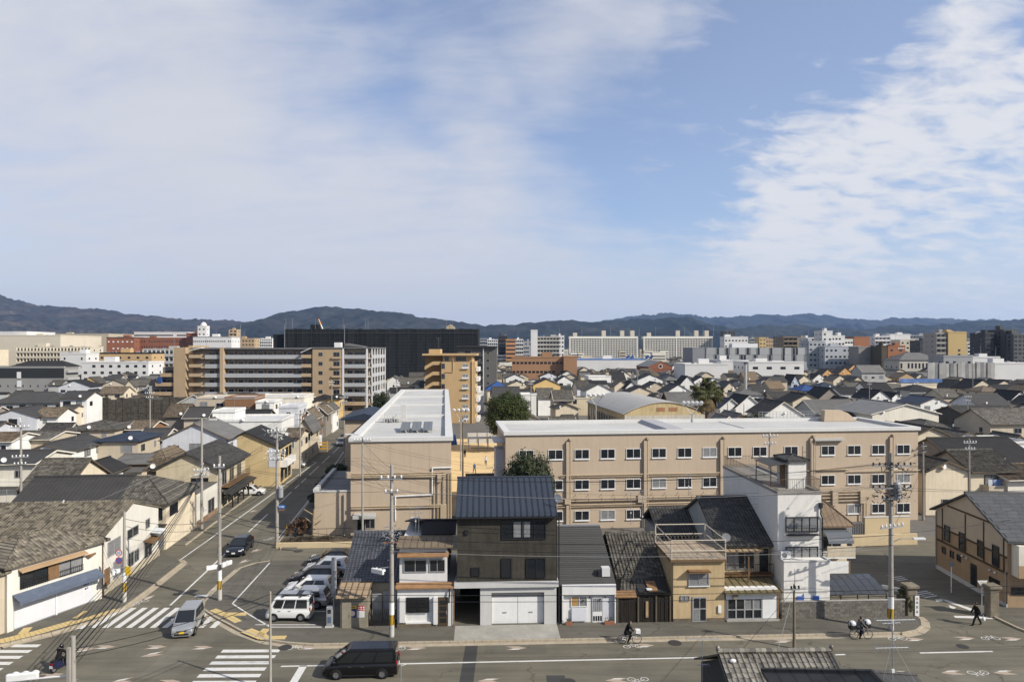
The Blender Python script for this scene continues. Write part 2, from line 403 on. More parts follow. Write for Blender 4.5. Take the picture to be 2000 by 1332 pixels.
HOUSES = []
def zone_of(px, D):
    if D < 118:
        return 'left of the street' if px < 700 else ('beside the school end' if px > 1500 else 'behind the front row')
    if px < 330: a = 'left of netted lot'
    elif px < 700: a = 'along the side street'
    elif px < 1135: a = 'near the round tree'
    elif px < 1340: a = 'behind the arched hall'
    elif px < 1500: a = 'near the tall palm'
    elif px < 1720: a = 'behind the railed roof'
    else: a = 'behind the white warehouse'
    return a
def house(x, y, rz, w, d, h, roof='e', rise=1.6, wall='white', rf='tile', ov=.55, label=None, wins=True, seed=None, far=False, name='house', group=None, balcony=False, extra=True, real=False, storeys=None, cat='house', glassk=None):
    rnd = random.Random(seed if seed is not None else int(x*31+y*17))
    px = 1000+x*F/y
    word = {'e': 'gable', 'g': 'gable', 'h': 'hip', 'f': ''}[roof]
    root = thing(name, label or '', cat, (x, y, 0), rz, group)
    if not label:
        HOUSES.append((root, WALL[wall][0], ROOF[rf][0], word if roof != 'f' else '', px, y))
        root['group'] = group or 'houses of the neighbourhood'
    rid = {'e': 'x', 'g': 'y', 'h': None, 'f': None}[roof]
    wm, rm = wallm(wall), roofm(rf)
    walls_mesh(w, d, h, rise, rid).build('wall', wm, root)
    if roof == 'e':
        r = gable_roof(root, w, d, h, rise, ov, rm, real=real); r.location = (0, d/2, 0)
    elif roof == 'g':
        r = gable_roof(root, d, w, h, rise, ov, rm, real=real); r.location = (0, d/2, 0); r.rotation_euler = (0,0,math.pi/2)
    elif roof == 'h':
        r = hip_roof(root, w, d, h, rise, ov, rm); r.location = (0, d/2, 0)
    else:
        b = MB(); b.box(-w/2-.12, w/2+.12, -.12, d+.12, h, h+.12)
        r = b.build('roof', rm, root)
        c = MB(); t = .14
        c.box(-w/2-.1, w/2+.1, -.1, t-.1, h+.12, h+.5); c.box(-w/2-.1, w/2+.1, d+.1-t, d+.1, h+.12, h+.5)
        c.box(-w/2-.1, -w/2-.1+t, t-.1, d+.1-t, h+.12, h+.5); c.box(w/2+.1-t, w/2+.1, t-.1, d+.1-t, h+.12, h+.5)
        c.build('parapet', wm, r)
    if roof in 'eg' and y < 210:
        gm_ = wallm('ivory') if rnd.random() < .4 else pm('board_umber', (.13,.10,.07), .8, .3, .15, 1)
        k_ = rise/((d if roof == 'e' else w)/2); b = MB(); L_ = (w if roof == 'e' else d)/2+ov*.6; e_ = (d if roof == 'e' else w)/2+ov+.05; zz_ = h-ov*k_+.04
        b.tube((-L_,-e_,zz_),(L_,-e_,zz_),.07,.07,5); o_ = b.build('gutter', gm_, r); MB().tube((-L_,e_,zz_),(L_,e_,zz_),.07,.07,5).build('gutter', gm_, r)
        for s_ in (-1,1):
            for f_ in (-1,1): MB().prismx([(f_*e_,zz_-.12),(0,h+rise-.06),(0,h+rise+.14),(f_*e_,zz_+.08)] if f_ < 0 else [(0,h+rise-.06),(f_*e_,zz_-.12),(f_*e_,zz_+.08),(0,h+rise+.14)], s_*(L_+.012)-.03, s_*(L_+.012)+.03).build('barge_board', gm_, r)
    if wins:
        side = 'l' if px > 1000 else 'r'
        ns = storeys or max(1, int((h+.3)//2.7))
        for s_ in range(ns):
            zb = s_*2.75+.95
            if zb+1.2 > h: break
            if far and s_ < ns-1 and rnd.random() < .5: continue
            n = max(1, int(w//3.2)); 
            for i in range(n):
                if rnd.random() < .28: continue
                ww = rnd.choice((1.2,1.6,1.7,.8)); hh = rnd.choice((1.0,1.2,1.3)) if ww > 1 else .9
                xx = -w/2+w*(i+.5)/n+rnd.uniform(-.3,.3)
                window(root, xx, -.002, zb, min(ww, w/n*.8), hh, 'f', rnd.choice(('alu','alu','black','white')), glassk or rnd.choice(('dark','dark','curtain')), far=far)
            if roof != 'e' or s_ < ns or True:
                n2 = max(1, int(d//4))
                for i in range(n2):
                    if rnd.random() < .45: continue
                    yy = d*(i+.5)/n2+rnd.uniform(-.4,.4); ww = rnd.choice((.8,1.2,1.6))
                    window(root, (-w/2-.002) if side == 'l' else (w/2+.002), yy, zb, ww, 1.0, side, rnd.choice(('alu','black')), rnd.choice(('dark','curtain')), far=far)
    if balcony:
        bw = w*.62; xo = rnd.uniform(-.15,.15)*w
        b = MB(); z0 = 2.7
        b.box(xo-bw/2, xo+bw/2, -1.1, -.002, z0, z0+.14)
        b.build('balcony', wm, root)
        b = MB(); b.box(xo-bw/2, xo+bw/2, -1.1, -1.02, z0+.14, z0+1.05); b.box(xo-bw/2, xo-bw/2+.08, -1.02, -.002, z0+.14, z0+1.05); b.box(xo+bw/2-.08, xo+bw/2, -1.02, -.002, z0+.14, z0+1.05)
        b.build('balcony_wall', wallm(rnd.choice(('white','ivory','beige',wall))), root)
    if extra:
        q = rnd.random()
        if q < .55: dish(root, rnd.uniform(-.4,.4)*w, -.35, h+.55)
        elif q < .72: antenna(root, rnd.uniform(-.3,.3)*w, d/2, h+(rise if roof in 'eg' else rise*.9), rnd.uniform(0,3), 2.6)
        if rnd.random() < .4 and not far: ac(root, rnd.uniform(-.3,.3)*w, -.01, 0.05)
        if rnd.random() < .4 and roof != 'f':      # lean-to in front
            lw = w*rnd.uniform(.4,.8); lx = rnd.uniform(-.1,.1)*w; ld = rnd.uniform(1.0,1.8)
            o = MB().box(lx-lw/2, lx+lw/2, -ld, -.004, 0, 2.35).build('porch', wm, root)
            b = MB(); b.prismx([(-ld-.3,2.36),(-.003,2.95),(-.003,3.05),(-ld-.3,2.46)], lx-lw/2-.2, lx+lw/2+.2)
            b.build('porch_roof', rm, o)
    return root
def finish_labels():
    ordw = 'first second third fourth fifth sixth seventh eighth ninth tenth eleventh twelfth thirteenth fourteenth fifteenth sixteenth seventeenth eighteenth nineteenth twentieth'.split()
    groups = {}
    for hh in HOUSES:
        o, wc, rc, shp, px, D = hh
        key = (wc, rc, shp, zone_of(px, D)); groups.setdefault(key, []).append(hh)
    for (wc, rc, shp, zn), lst in groups.items():
        base = f"{wc} house with {rc} {shp} roof {zn}" if shp else f"{wc} flat-roofed house {zn}"
        if len(lst) == 1: lst[0][0]['label'] = base; continue
        lst.sort(key=lambda q: q[4])
        for i, q in enumerate(lst):
            n = i+1 if i < 20 else 20
            q[0]['label'] = f"{base}, {ordw[min(i,19)]} from left" if i else f"{base}, leftmost such"
# ---------------------------------------------------------------- larger buildings
def block(name, label, cat, px0, px1, ytop, D, depth, wall, rz=0.0, floors=5, cols=6, style='win', ybase=None, mat2=None, winw=1.6, winh=1.3, stuff=True, roofbox=True, group=None, side=True, parapet=True, glass=None):
    """a building by the rows and columns it fills: front wall at distance D"""
    X0, X1 = wx(px0, D), wx(px1, D); w_ = X1-X0; h = wz(ytop, D)
    root = thing(name, label, cat, ((X0+X1)/2, D, 0), rz, group)
    wm = wall if not isinstance(wall, str) else wallm(wall)
    rnd = random.Random(int(px0*7+D))
    MB().box(-w_/2, w_/2, 0, depth, 0, h).build('wall', wm, root)
    if parapet:
        c = MB(); t = .3
        c.box(-w_/2-.15, w_/2+.15, -.15, t, h, h+.8); c.box(-w_/2-.15, w_/2+.15, depth-t, depth+.15, h, h+.8)
        c.box(-w_/2-.15, -w_/2+t, t, depth-t, h, h+.8); c.box(w_/2-t, w_/2+.15, t, depth-t, h, h+.8)
        c.build('parapet', wm if mat2 is None else mat2, root)
    fh = h/floors
    sd_ = 1 if (px0+px1)/2 < 1000 else -1
    if style == 'balc':
        for f in range(floors):
            b = MB(); z = f*fh
            b.box(-w_/2+.2, w_/2-.2, -1.3, -.003, z+fh*.02, z+fh*.40)
            b.build('balcony', mat2 or wm, root)
        g = MB()
        for f in range(floors):
            for c in range(cols):
                xx = -w_/2+w_*(c+.5)/cols; z = f*fh+fh*.42
                g.box(xx-w_/cols*.34, xx+w_/cols*.34, -.05, -.004, z, f*fh+fh*.86)
        g.build('window_rows', GLASS, root, kind='stuff')
        dv = MB()
        for c in range(cols+1):
            xx = -w_/2+w_*c/cols; dv.box(xx-.1, xx+.1, -1.28, -.003, 0, h)
        dv.build('party_walls', wm, root, kind='stuff')
    elif style == 'win':
        if stuff:
            g = MB()
            for f in range(floors):
                for c in range(cols):
                    if rnd.random() < .06: continue
                    xx = -w_/2+w_*(c+.5)/cols; z = f*fh+fh*.32
                    g.box(xx-winw/2, xx+winw/2, -.06, -.004, z, z+min(winh, fh*.55))
            g.build('window_rows', glass or GLASS, root, kind='stuff')
        else:
            for f in range(floors):
                for c in range(cols):
                    if rnd.random() < .06: continue
                    xx = -w_/2+w_*(c+.5)/cols
                    window(root, xx, -.002, f*fh+fh*.32, winw, min(winh, fh*.55), far=True, glass='dark')
    elif style == 'band':
        for f in range(floors):
            MB().box(-w_/2+.4, w_/2-.4, -.05, -.004, f*fh+fh*.38, f*fh+fh*.78).build('window_band', GLASS, root)
    if side and style != 'plain':
        g = MB()
        for f in range(floors):
            for c in range(max(1, int(depth//6))):
                yy = depth*(c+.5)/max(1, int(depth//6)); z = f*fh+fh*.34
                xs = sd_*w_/2
                g.box(min(xs, xs+sd_*.06)+sd_*.003, max(xs, xs+sd_*.06)+sd_*.003, yy-.6, yy+.6, z, z+1.1)
        g.build('side_windows', GLASS, root, kind='stuff')
    if roofbox:
        bw = min(6, w_*.25); bx = rnd.uniform(-.3,.3)*w_
        MB().box(bx-bw/2, bx+bw/2, depth*.3, depth*.3+4, h, h+rnd.uniform(2.2,3.4)).build('stair_tower', wm, root)
        b = MB(); 
        for i in range(int(w_//7)+1):
            q = rnd.uniform(-.45,.45)*w_; s2 = rnd.uniform(.5,1.3)
            b.box(q-s2, q+s2, depth*.5, depth*.5+1.5, h, h+rnd.uniform(.8,1.7))
        b.build('roof_plant', STEEL, root, kind='stuff')
        if rnd.random() < .6: MB().tube((bx,depth*.3+2,h+2),(bx,depth*.3+2,h+rnd.uniform(6,10)),.09,.05,5).build('mast', STEEL, root)
    return root
# ================================================================ the setting
from mathutils import noise as mn
FA = R(2.63); FC, FS = math.cos(FA), math.sin(FA)
def fr(s, t, z=0.0): return Vector((s*FC-t*FS, 51.8+s*FS+t*FC, z))      # along the front road / into the plots
def fs_of(px, t=0.0):                                                    # s of the point of that depth seen in column px
    k = (px-1000)/F
    return (k*(51.8+t*FC)+t*FS)/(FC-k*FS)
def asphalt(name, base, patch=.24):
    if name in MATS: return MATS[name]
    m = bpy.data.materials.new(name); m.use_nodes = True; n = NT(m.node_tree); n.n.clear()
    b = n.add('ShaderNodeBsdfPrincipled'); o = n.add('ShaderNodeOutputMaterial'); n.l.new(b.outputs[0], o.inputs[0])
    co = n.add('ShaderNodeTexCoord').outputs['Object']
    f = n.rng(n.noise(co, .22, 5, .6), .3, .7, 1-patch, 1+patch*.6)
    f = n.math('MULTIPLY', f, n.rng(n.noise(co, 14, 3, .7), .3, .7, .86, 1.12))
    f = n.math('MULTIPLY', f, n.rng(n.noise(n.scale(co, (.12, 1.6, 1)), 1.0, 4, .6), .42, .66, 1.04, .80))
    f = n.math('MULTIPLY', f, n.rng(n.noise(co, 1.3, 3, .5), .66, .72, 1.0, .78))
    v = n.add('ShaderNodeTexVoronoi', feature='DISTANCE_TO_EDGE'); v.inputs['Scale'].default_value = .16
    n.put(v.inputs['Vector'], n.vmath('ADD', co, n.scale(n.comb(n.noise(co, .9, 4), n.noise(n.vmath('ADD', co, (5,2,0)), .9, 4), 0.0), (2.4,2.4,0))))
    cr = n.rng(v.outputs['Distance'], .004, .013, .58, 1.0)
    crm = n.rng(n.noise(co, .11, 2), .50, .56, 0, 1)
    f = n.math('MULTIPLY', f, n.math('ADD', n.math('MULTIPLY', crm, n.math('SUBTRACT', cr, 1.0)), 1.0))
    n.put(b.inputs['Base Color'], n.mix(1.0, (*[q*ALB for q in base], 1), n.comb(f, f, f), 'MULTIPLY'))
    b.inputs['Roughness'].default_value = .82; b.inputs['Specular IOR Level'].default_value = .3
    bp = n.add('ShaderNodeBump'); bp.inputs['Strength'].default_value = .25; bp.inputs['Distance'].default_value = .02
    n.put(bp.inputs['Height'], n.noise(co, 40, 3)); n.l.new(bp.outputs[0], b.inputs['Normal'])
    MATS[name] = m; return m
ASPH = asphalt('asphalt', (.158,.143,.108)); ASPHD = asphalt('asphalt_dark', (.060,.059,.058)); ASPHM = asphalt('asphalt_lot', (.130,.120,.098)); ASPHP = asphalt('asphalt_pavement', (.132,.122,.100))
def worn(name, base, under=(.15,.137,.105), cut=.40):
    m = bpy.data.materials.new(name); m.use_nodes = True; n = NT(m.node_tree); b = n.n['Principled BSDF']
    co = n.add('ShaderNodeTexCoord').outputs['Object']
    f = n.math('MULTIPLY', n.rng(n.noise(co, 6, 6, .75), cut-.08, cut+.03, .25, 1), n.rng(n.noise(co, 1.1, 3), .2, .45, .5, 1))
    n.put(b.inputs['Base Color'], n.mix(f, (*[q*ALB for q in under], 1), (*[q*ALB for q in base], 1))); b.inputs['Roughness'].default_value = .8
    MATS[name] = m; return m
PAINT = worn('road_paint_white', (.66,.65,.62)); PAINTB = worn('road_paint_beige', (.40,.32,.25), cut=.33); PAINTY = worn('paver_yellow', (.60,.45,.20), (.25,.2,.12), .30)
KERBM = pm('kerb_concrete', (.42,.36,.27), .9, .2, .2, 1.5, 0, .2, 30)
GROUNDM = pm('city_ground', (.16,.15,.135), .95, .1, .25, .05)
SAND = pm('playground_sand', (.68,.51,.28), .95, .1, .10, .15, 0, .1, 20)

g = MB(); g.quad((-9000,-600,-.03),(9000,-600,-.03),(9000,11500,-.03),(-9000,11500,-.03))
struct(g.build('ground', GROUNDM))
def lb(Y): return -34.6-.10*(Y-57.6)       # left building line of the side street
def rk(Y): return -25.3-.125*(Y-74)        # right kerb of the side street
rd = MB()
rd.slab([(-90,30),(90,30),(90,72),(-90,72)], -.025, 0)
road = struct(rd.build('road', ASPH))
st = MB()
ys = [72, 90, 110, 130, 150, 180, 240, 320]
for i in range(len(ys)-1):
    a, b_ = ys[i], ys[i+1]
    st.slab([(lb(a)-.5,a),(rk(a)+6,a),(rk(b_)+6,b_),(lb(b_)-.5,b_)], -.025, 0)
struct(st.build('street', ASPH))
MB().slab([(26.5,72),(52,72),(52,88),(26.5,88)], -.025, 0)
struct(MB().slab([(26.5,72),(52,72),(52,77),(26.5,77)], -.025, 0).build('alley', ASPH))
struct(MB().slab([(-9.5,86),(60,92),(60,160),(-14,160)], -.028, -.004).build('playground', SAND))

def flat(name, pts, mat, parent, z=.006):
    return MB().add([(p[0],p[1],z) for p in pts], [tuple(range(len(pts)))]).build(name, mat, parent)
# zebra crossings, one stripe each
for k in range(12):
    x = -32.75+.9*k
    if k == 0: flat('crosswalk_stripe', [(x,51.3),(x+.45,51.3),(x+.45,53.0),(x,52.6)], PAINT, road)
    else: flat('crosswalk_stripe', [(x,51.5),(x+.45,51.5),(x+.45,55.5),(x,55.5)], PAINT, road)
for k in range(7):
    y = 47.75-.9*k; flat('crosswalk_stripe', [(-20.2,y-.45),(-16.2,y-.40),(-16.2,y+.05),(-20.2,y)], PAINT, road)
for k in range(6):
    y = 48.6-.9*k; flat('crosswalk_stripe', [(-35.4 if k == 0 else -37.5,y-.45),(-33.5,y-.45),(-33.5,y),(-35.4 if k == 0 else -37.5,y)], PAINT, road)
def line(p0, p1, wd=.15, mat=PAINT, name='road_line', par=None, z=.006):
    p0 = Vector((p0[0],p0[1])); p1 = Vector((p1[0],p1[1])); d = (p1-p0).normalized(); nrm = Vector((-d.y,d.x))*wd/2
    return flat(name, [p0-nrm, p1-nrm, p1+nrm, p0+nrm], mat, par or road, z)
T0 = -5.85
for a, b_ in ((-15.6, 13.1), (22.0, 22.7), (28.0, 33.2), (38, 43)): line(fr(a,T0), fr(b_,T0), .17)
line((-13.85,45.35), (-13.75,41.5), .5)
line((-27.0,58.2), (-24.6,58.2), .45)
cl = lambda Y: (-28.6-.1*(Y-61.5), Y)
line(cl(56.0), cl(68.5), .17); line(cl(68.5), cl(77), .17)
for a in (78.5, 92, 103, 114, 126, 138): line(cl(a), cl(a+8.5), .16)
ll = [(-32.7,60.5),(-33.4,74),(-34.4,92),(-35.6,112),(-36.4,127)]
for i in range(len(ll)-1): line(ll[i], ll[i+1], .17)
line((-36.4,127),(-37.4,127.6),.15)
rl = [(-26.0,76),(-27.9,92),(-30.5,112),(-34.5,140)]
for i in range(len(rl)-1): line(rl[i], rl[i+1], .15)
line((-24.6,66.0),(-18.4,66.4),.16)
# cycle arrows
def arrow_mesh(c):
    return MB().add([(-.75,-.28,.007),(.15,-.28,.007),(.75,0,.007),(.15,.28,.007),(-.75,.28,.007),(-.20,0,.007)], [(0,1,2,5),(5,2,3,4)], 0).add([(-.45,-.27,.011),(.10,-.27,.011),(.35,-.13,.011),(-.22,-.13,.011)], [(0,1,2,3)], 1).mesh('cycle_arrow', [PAINTB, PAINT])
def bike_sym():
    b = MB()
    for x in (-.42,.42): b.ring((x,0,.007), .215, .265, 'z', 14)
    for p, q in (((-.42,0),(-.05,.30)),((-.05,.30),(.35,.28)),((.42,0),(.28,.42)),((-.05,.30),(.0,-.02)),((.0,-.02),(.35,.28)),((-.12,.42),(.05,.42)),((.28,.42),(.42,.44))):
        d = Vector((q[0]-p[0],q[1]-p[1])).normalized(); n_ = Vector((-d.y,d.x))*.022
        b.quad((p[0]-n_.x,p[1]-n_.y,.007),(q[0]-n_.x,q[1]-n_.y,.007),(q[0]+n_.x,q[1]+n_.y,.007),(p[0]+n_.x,p[1]+n_.y,.007))
    return b.mesh('cycle_symbol', PAINT)
am = arrow_mesh(0); bm_ = bike_sym()
for (px, py, rz) in ((205,1263,3),(305,1263,3),(395,1264,3),(165,1268,20),(298,1278,205),(100,1318,15),(235,1330,205),(330,1331,3),(605,1264,2.6),(812,1265,2.6),(1008,1265,2.6),(1258,1260,2.6),(1528,1251,2.6),(1785,1248,2.6),(1885,1246,2.6),(1976,1247,2.6),(1860,1313,182.6),(1962,1313,182.6),(1752,1314,182.6),(1205,1328,182.6),(955,1329,182.6),(288,1167,65),(420,1151,-115),(478,1096,-115),(500,1075,-115),(495,998,-115)):
    p = gp(px, py); ob('cycle_arrow', am, road, (p.x,p.y,0), R(rz))
for (px, py, rz) in ((577,1265,2.6),(773,1266,2.6),(1236,1262,2.6),(1753,1247,2.6),(1935,1246,2.6),(1910,1313,182.6),(1246,1326,182.6),(275,1176,65),(525,1052,-115)):
    p = gp(px, py); ob('cycle_symbol', bm_, road, (p.x,p.y,0), R(rz))
# repairs and manholes
flat('repair_patch', [(-3.35,36),(-2.45,36),(-2.42,48.6),(-3.3,48.6)], ASPHD, road, .0035)
flat('repair_patch', [(2.2,36),(3.4,36),(3.4,44.0),(2.2,44.0)], ASPHD, road, .0035)

ASPH2 = asphalt('asphalt_patched', (.135,.124,.098)); ASPH3 = asphalt('asphalt_lighter', (.172,.157,.122))
for pts_, m_ in (([(-1.9,47.0),(2.4,47.1),(2.4,48.7),(-1.9,48.6)],ASPH2),([(14.5,44.5),(21.5,44.8),(21.5,46.3),(14.5,46.0)],ASPH2),([(-12.5,47.4),(-6.0,47.7),(-6.0,48.9),(-12.5,48.6)],ASPH3),([(28,43.0),(37,43.4),(37,45.0),(28,44.6)],ASPH3),([(-27.9,62),(-26.2,62),(-27.6,73),(-29.2,73)],ASPH2),([(-24,44.0),(-21.5,44.0),(-21.5,49.6),(-24,49.6)],ASPH3)): flat('repair_patch', pts_, m_, road, .0025)
IRON = pm('manhole_iron', (.045,.042,.04), .6, .4, .3, 6)
for (px, py, r) in ((1318,1255,.42),(557,1264,.4),(583,1076,.4),(1110,1331,.4),(700,1291,.33),(1480,1290,.35),(330,1240,.35),(1880,1262,.33),(470,1062,.33)):
    p = gp(px, py); b = MB(); b.ring((0,0,.008), .0, r, 'z', 18); b.ring((0,0,.012), r, r+.07, 'z', 18); b.build('manhole', IRON, road, (p.x,p.y,0))
# right-hand lane markings
def gl(pts): return [gp(*p) for p in pts]
flat('road_line', gl([(1866,1206),(1958,1209),(1972,1204),(1862,1202)])[::-1], PAINT, road)
for q in ([(1834,1169),(1842,1169),(1904,1190),(1898,1193)], [(1826,1170),(1846,1170),(1840,1174),(1829,1174)], [(1853,1181),(1868,1186),(1862,1189),(1855,1186)]):
    flat('lane_arrow', gl(q)[::-1], PAINT, road)
for k in range(4):
    p = gp(1800+k*6, 1156+k*3.0); line((p.x-.7,p.y-.2),(p.x+.7,p.y+.3), .14, name='lane_letter')
for k in range(3):
    p = gp(1753+k*5, 1127+k*3); line((p.x-.6,p.y-.1),(p.x+.6,p.y+.3), .14, name='lane_letter')
line(gp(1928,1195), gp(2030,1238), .2)

# pavements with kerb stones
KM = MB().box(-.29,.29,-.09,.09,0,.135).mesh('kerb_stone', KERBM)
def kerb(path, parent, gutter=True, closed=False):
    pts = [Vector((p[0],p[1])) for p in path]
    for i in range(len(pts)-1):
        a, b_ = pts[i], pts[i+1]; L = (b_-a).length; n_ = max(1, round(L/.6)); d = (b_-a)/n_; ang = math.atan2(d.y, d.x)
        for k in range(n_):
            c = a+d*(k+.5); o = ob('kerb_stone', KM, parent, (c.x,c.y,0), ang); o.scale = (d.length/.6, 1, 1)
        if gutter:
            nn = Vector((d.y,-d.x)).normalized()
            flat('gutter', [a+nn*.10, b_+nn*.10, b_+nn*.52, a+nn*.52][::-1], KERBM, parent, .004)
SLAB = .11
def pave(poly, kpath, mat=ASPHP):
    ar = sum(poly[i][0]*poly[(i+1)%len(poly)][1]-poly[(i+1)%len(poly)][0]*poly[i][1] for i in range(len(poly)))
    p = MB().slab([(q[0],q[1]) for q in (poly if ar > 0 else poly[::-1])], -.02, SLAB).build('pavement', mat); struct(p)
    if kpath: kerb(kpath, p)
    return p
def g2(l): return [(v.x,v.y) for v in gl(l)]
# front pavement and the car park corner
corner_out = g2([(527,1097),(500,1101),(470,1111),(430,1145),(399,1177),(396,1190),(420,1206),(470,1233),(520,1251),(562,1257)])
front_a = [tuple(fr(s, -2.75).xy) for s in (-14.2, -4, 6, 16, 24, 28.6)]
bend = g2([(1760,1239),(1790,1233),(1802,1224),(1800,1212),(1790,1204)])
back = [tuple(fr(s, .3).xy) for s in (27.6, 20, 10, 0, -12.3)]+[(-14.4,68.6),(-22.0,67.6)]
outer = corner_out+front_a+bend
pave1 = pave(outer+back, outer)
lot_poly = g2([(527,1101),(454,1181),(486,1202),(528,1227),(650,1228)])+[(-13.6,53.2),(-14.6,68.0),(-21.7,67.2)]
ar = sum(lot_poly[i][0]*lot_poly[(i+1)%len(lot_poly)][1]-lot_poly[(i+1)%len(lot_poly)][0]*lot_poly[i][1] for i in range(len(lot_poly)))
lot = struct(MB().add([(p[0],p[1],SLAB+.004) for p in (lot_poly if ar > 0 else lot_poly[::-1])], [tuple(range(len(lot_poly)))]).build('parking_lot', ASPHM))
for a, b_ in zip(g2([(527,1101),(454,1181),(486,1202),(528,1227)]), g2([(454,1181),(486,1202),(528,1227),(628,1227)])): line(a, b_, .13, PAINT, 'lot_line', lot, SLAB+.009)
for k in range(6):
    y = 51.8+2.63*k; line((-14.9,y),(-19.5,y), .12, PAINT, 'lot_line', lot, SLAB+.009)
apron = [tuple(fr(s, t).xy) for s, t in ((-4.3,-2.6),(3.4,-2.6),(3.4,-.02),(-4.3,-.02))]
flat('apron', apron, pm('apron_concrete', (.36,.345,.31), .9, .2, .25, .5, 0, .2, 30), pave1, SLAB+.004)
# left pavement
lout = g2([(-60,1282),(0,1262),(100,1238),(190,1212),(244,1186),(296,1148),(345,1109),(355,1101),(349,1095)])
lin = [(lb(70),70),(lb(58),57.8)]+g2([(201,1170),(15,1238),(-60,1262)])
pave2 = pave(lout+lin, lout)
rout = g2([(2080,1262),(1990,1229),(1950,1210),(1936,1203)])
pave3 = pave(rout+[(39.5,57),(50,57)], rout)
sp = [(rk(y)-.0, y) for y in (74,90,110,130,150)]
pave4 = pave([( -24.2,71.5)]+sp[::1]+[(rk(150)+2.2,150),(rk(74)+2.2,74),(-22.5,71.0)], [(-24.2,71.5)]+sp)
sl = [(lb(y)+1.2, y) for y in (150,120,98,80,73)]
pave5 = pave(sl+[(lb(73)-.1,73),(lb(150)-.1,150)], sl)
PV = MB().box(-.14,.14,-.14,.14,0,.022).mesh('paver', PAINTY)
def pavers(a, b_, rows, par, skip=0):
    a = gp(*a); b_ = gp(*b_); d = (b_-a).xy; n_ = int(d.length/.3); u = d.normalized(); nn = Vector((-u.y,u.x)); ang = math.atan2(u.y,u.x)
    for i in range(n_):
        for r in range(rows):
            c = a.xy+u*(.3*i+.15)+nn*(.3*r); ob('paver', PV, par, (c.x,c.y,SLAB), ang)
for a, b_, r in (((0,1258),(70,1241),3),((70,1241),(150,1218),3),((150,1218),(232,1193),2),((48,1240),(62,1225),2),((145,1210),(168,1195),1)): pavers(a, b_, r, pave2)
for a, b_, r in (((412,1194),(440,1206),2),((440,1206),(465,1220),2),((436,1203),(484,1203),2),((474,1236),(508,1250),3),((508,1250),(560,1249),2),((508,1247),(526,1229),2)): pavers(a, b_, r, pave1)

# ---------------------------------------------------------------- mountains
def forest(name, base):
    m = bpy.data.materials.new(name); m.use_nodes = True; n = NT(m.node_tree); b = n.n['Principled BSDF']
    co = n.add('ShaderNodeTexCoord').outputs['Object']
    f = n.math('MULTIPLY', n.rng(n.noise(co, .004, 5, .6), .3, .7, .5, 1.5), n.rng(n.noise(co, .022, 5, .75), .34, .66, .25, 2.0))
    t = n.rng(n.noise(co, .0016, 4), .45, .6, 0, 1)
    c = n.mix(t, (*base, 1), (base[0]*1.5, base[1]*1.15, base[2]*1.0, 1))
    n.put(b.inputs['Base Color'], n.mix(1.0, c, n.comb(f, f, f), 'MULTIPLY')); b.inputs['Roughness'].default_value = 1; b.inputs['Specular IOR Level'].default_value = .05
    return m
FOR = forest('forest', (.014,.019,.019))
def mountain(name, prof, D, run, seed, step=3, mat=None):
    xs = list(range(prof[0][0], prof[-1][0]+1, step)); rows = 22; b = MB()
    def ip(x):
        for (x0,y0),(x1,y1) in zip(prof, prof[1:]):
            if x0 <= x <= x1: t = (x-x0)/(x1-x0); t = t*t*(3-2*t)*.5+t*.5; return y0+(y1-y0)*t
        return prof[-1][1]
    vs = []
    for i, px in enumerate(xs):
        hr = (HZ-ip(px))*D/F+H
        for j in range(rows+1):
            t = j/rows; Y = D-run*(1-t); X = wx(px, D)*(Y/D)**.15
            base = (t**1.15)*hr
            q = mn.fractal(Vector((X*.0016+seed, Y*.0016, seed*.7)), 1.0, 2.1, 5)
            rid = 1-abs(mn.noise(Vector((X*.0058+seed*3, Y*.0009, 0))))*2
            z = base+hr*.30*q*(1-t)*min(1, t*4)+hr*.34*(rid-.5)*(1-t*t)*min(1, t*3)
            z += (mn.noise(Vector((X*.009, Y*.009, seed)))*D*.0030+mn.noise(Vector((X*.035, Y*.035, seed)))*D*.0020)*(1 if t > .3 else .3)
            if j == 0: z = -5
            vs.append((X, Y, z))
        vs.append((wx(px, D), D+run*.5, -5))
    k = rows+2
    fs = [(i*k+j, (i+1)*k+j, (i+1)*k+j+1, i*k+j+1) for i in range(len(xs)-1) for j in range(k-1)]
    b.add(vs, fs); return struct(b.build(name, mat or FOR, smooth=True))
mountain('mountains', [(-500,640),(-250,600),(-120,560),(0,575),(40,588),(80,597),(140,600),(200,604),(260,613),(320,620),(380,624),(440,626),(500,631),(560,640),(640,655),(720,672)], 5200, 1900, 3.1, mat=forest('forest_bare', (.024,.025,.022)))
mountain('mountains', [(400,672),(470,634),(500,628),(545,612),(580,605),(620,601),(650,599),(680,602),(740,607),(790,612),(840,620),(900,628),(940,637),(1000,652),(1080,672)], 4300, 1500, 9.4)
mountain('mountains', [(820,672),(880,650),(940,638),(1000,634),(1050,629),(1100,627),(1180,626),(1250,624),(1310,620),(1350,622),(1400,636),(1440,642),(1490,634),(1550,635),(1620,641),(1680,644),(1740,636),(1850,634),(1920,626),(2000,624),(2150,620),(2400,640)], 4100, 1300, 5.7)
mountain('mountains', [(1060,660),(1120,640),(1190,625),(1240,617),(1310,611),(1360,617),(1390,620),(1440,619),(1500,613),(1530,617),(1570,612),(1610,615),(1650,623),(1720,626),(1740,620),(1800,621),(1850,622),(1900,625),(1960,625),(2100,628),(2300,650)], 7800, 2400, 1.9)
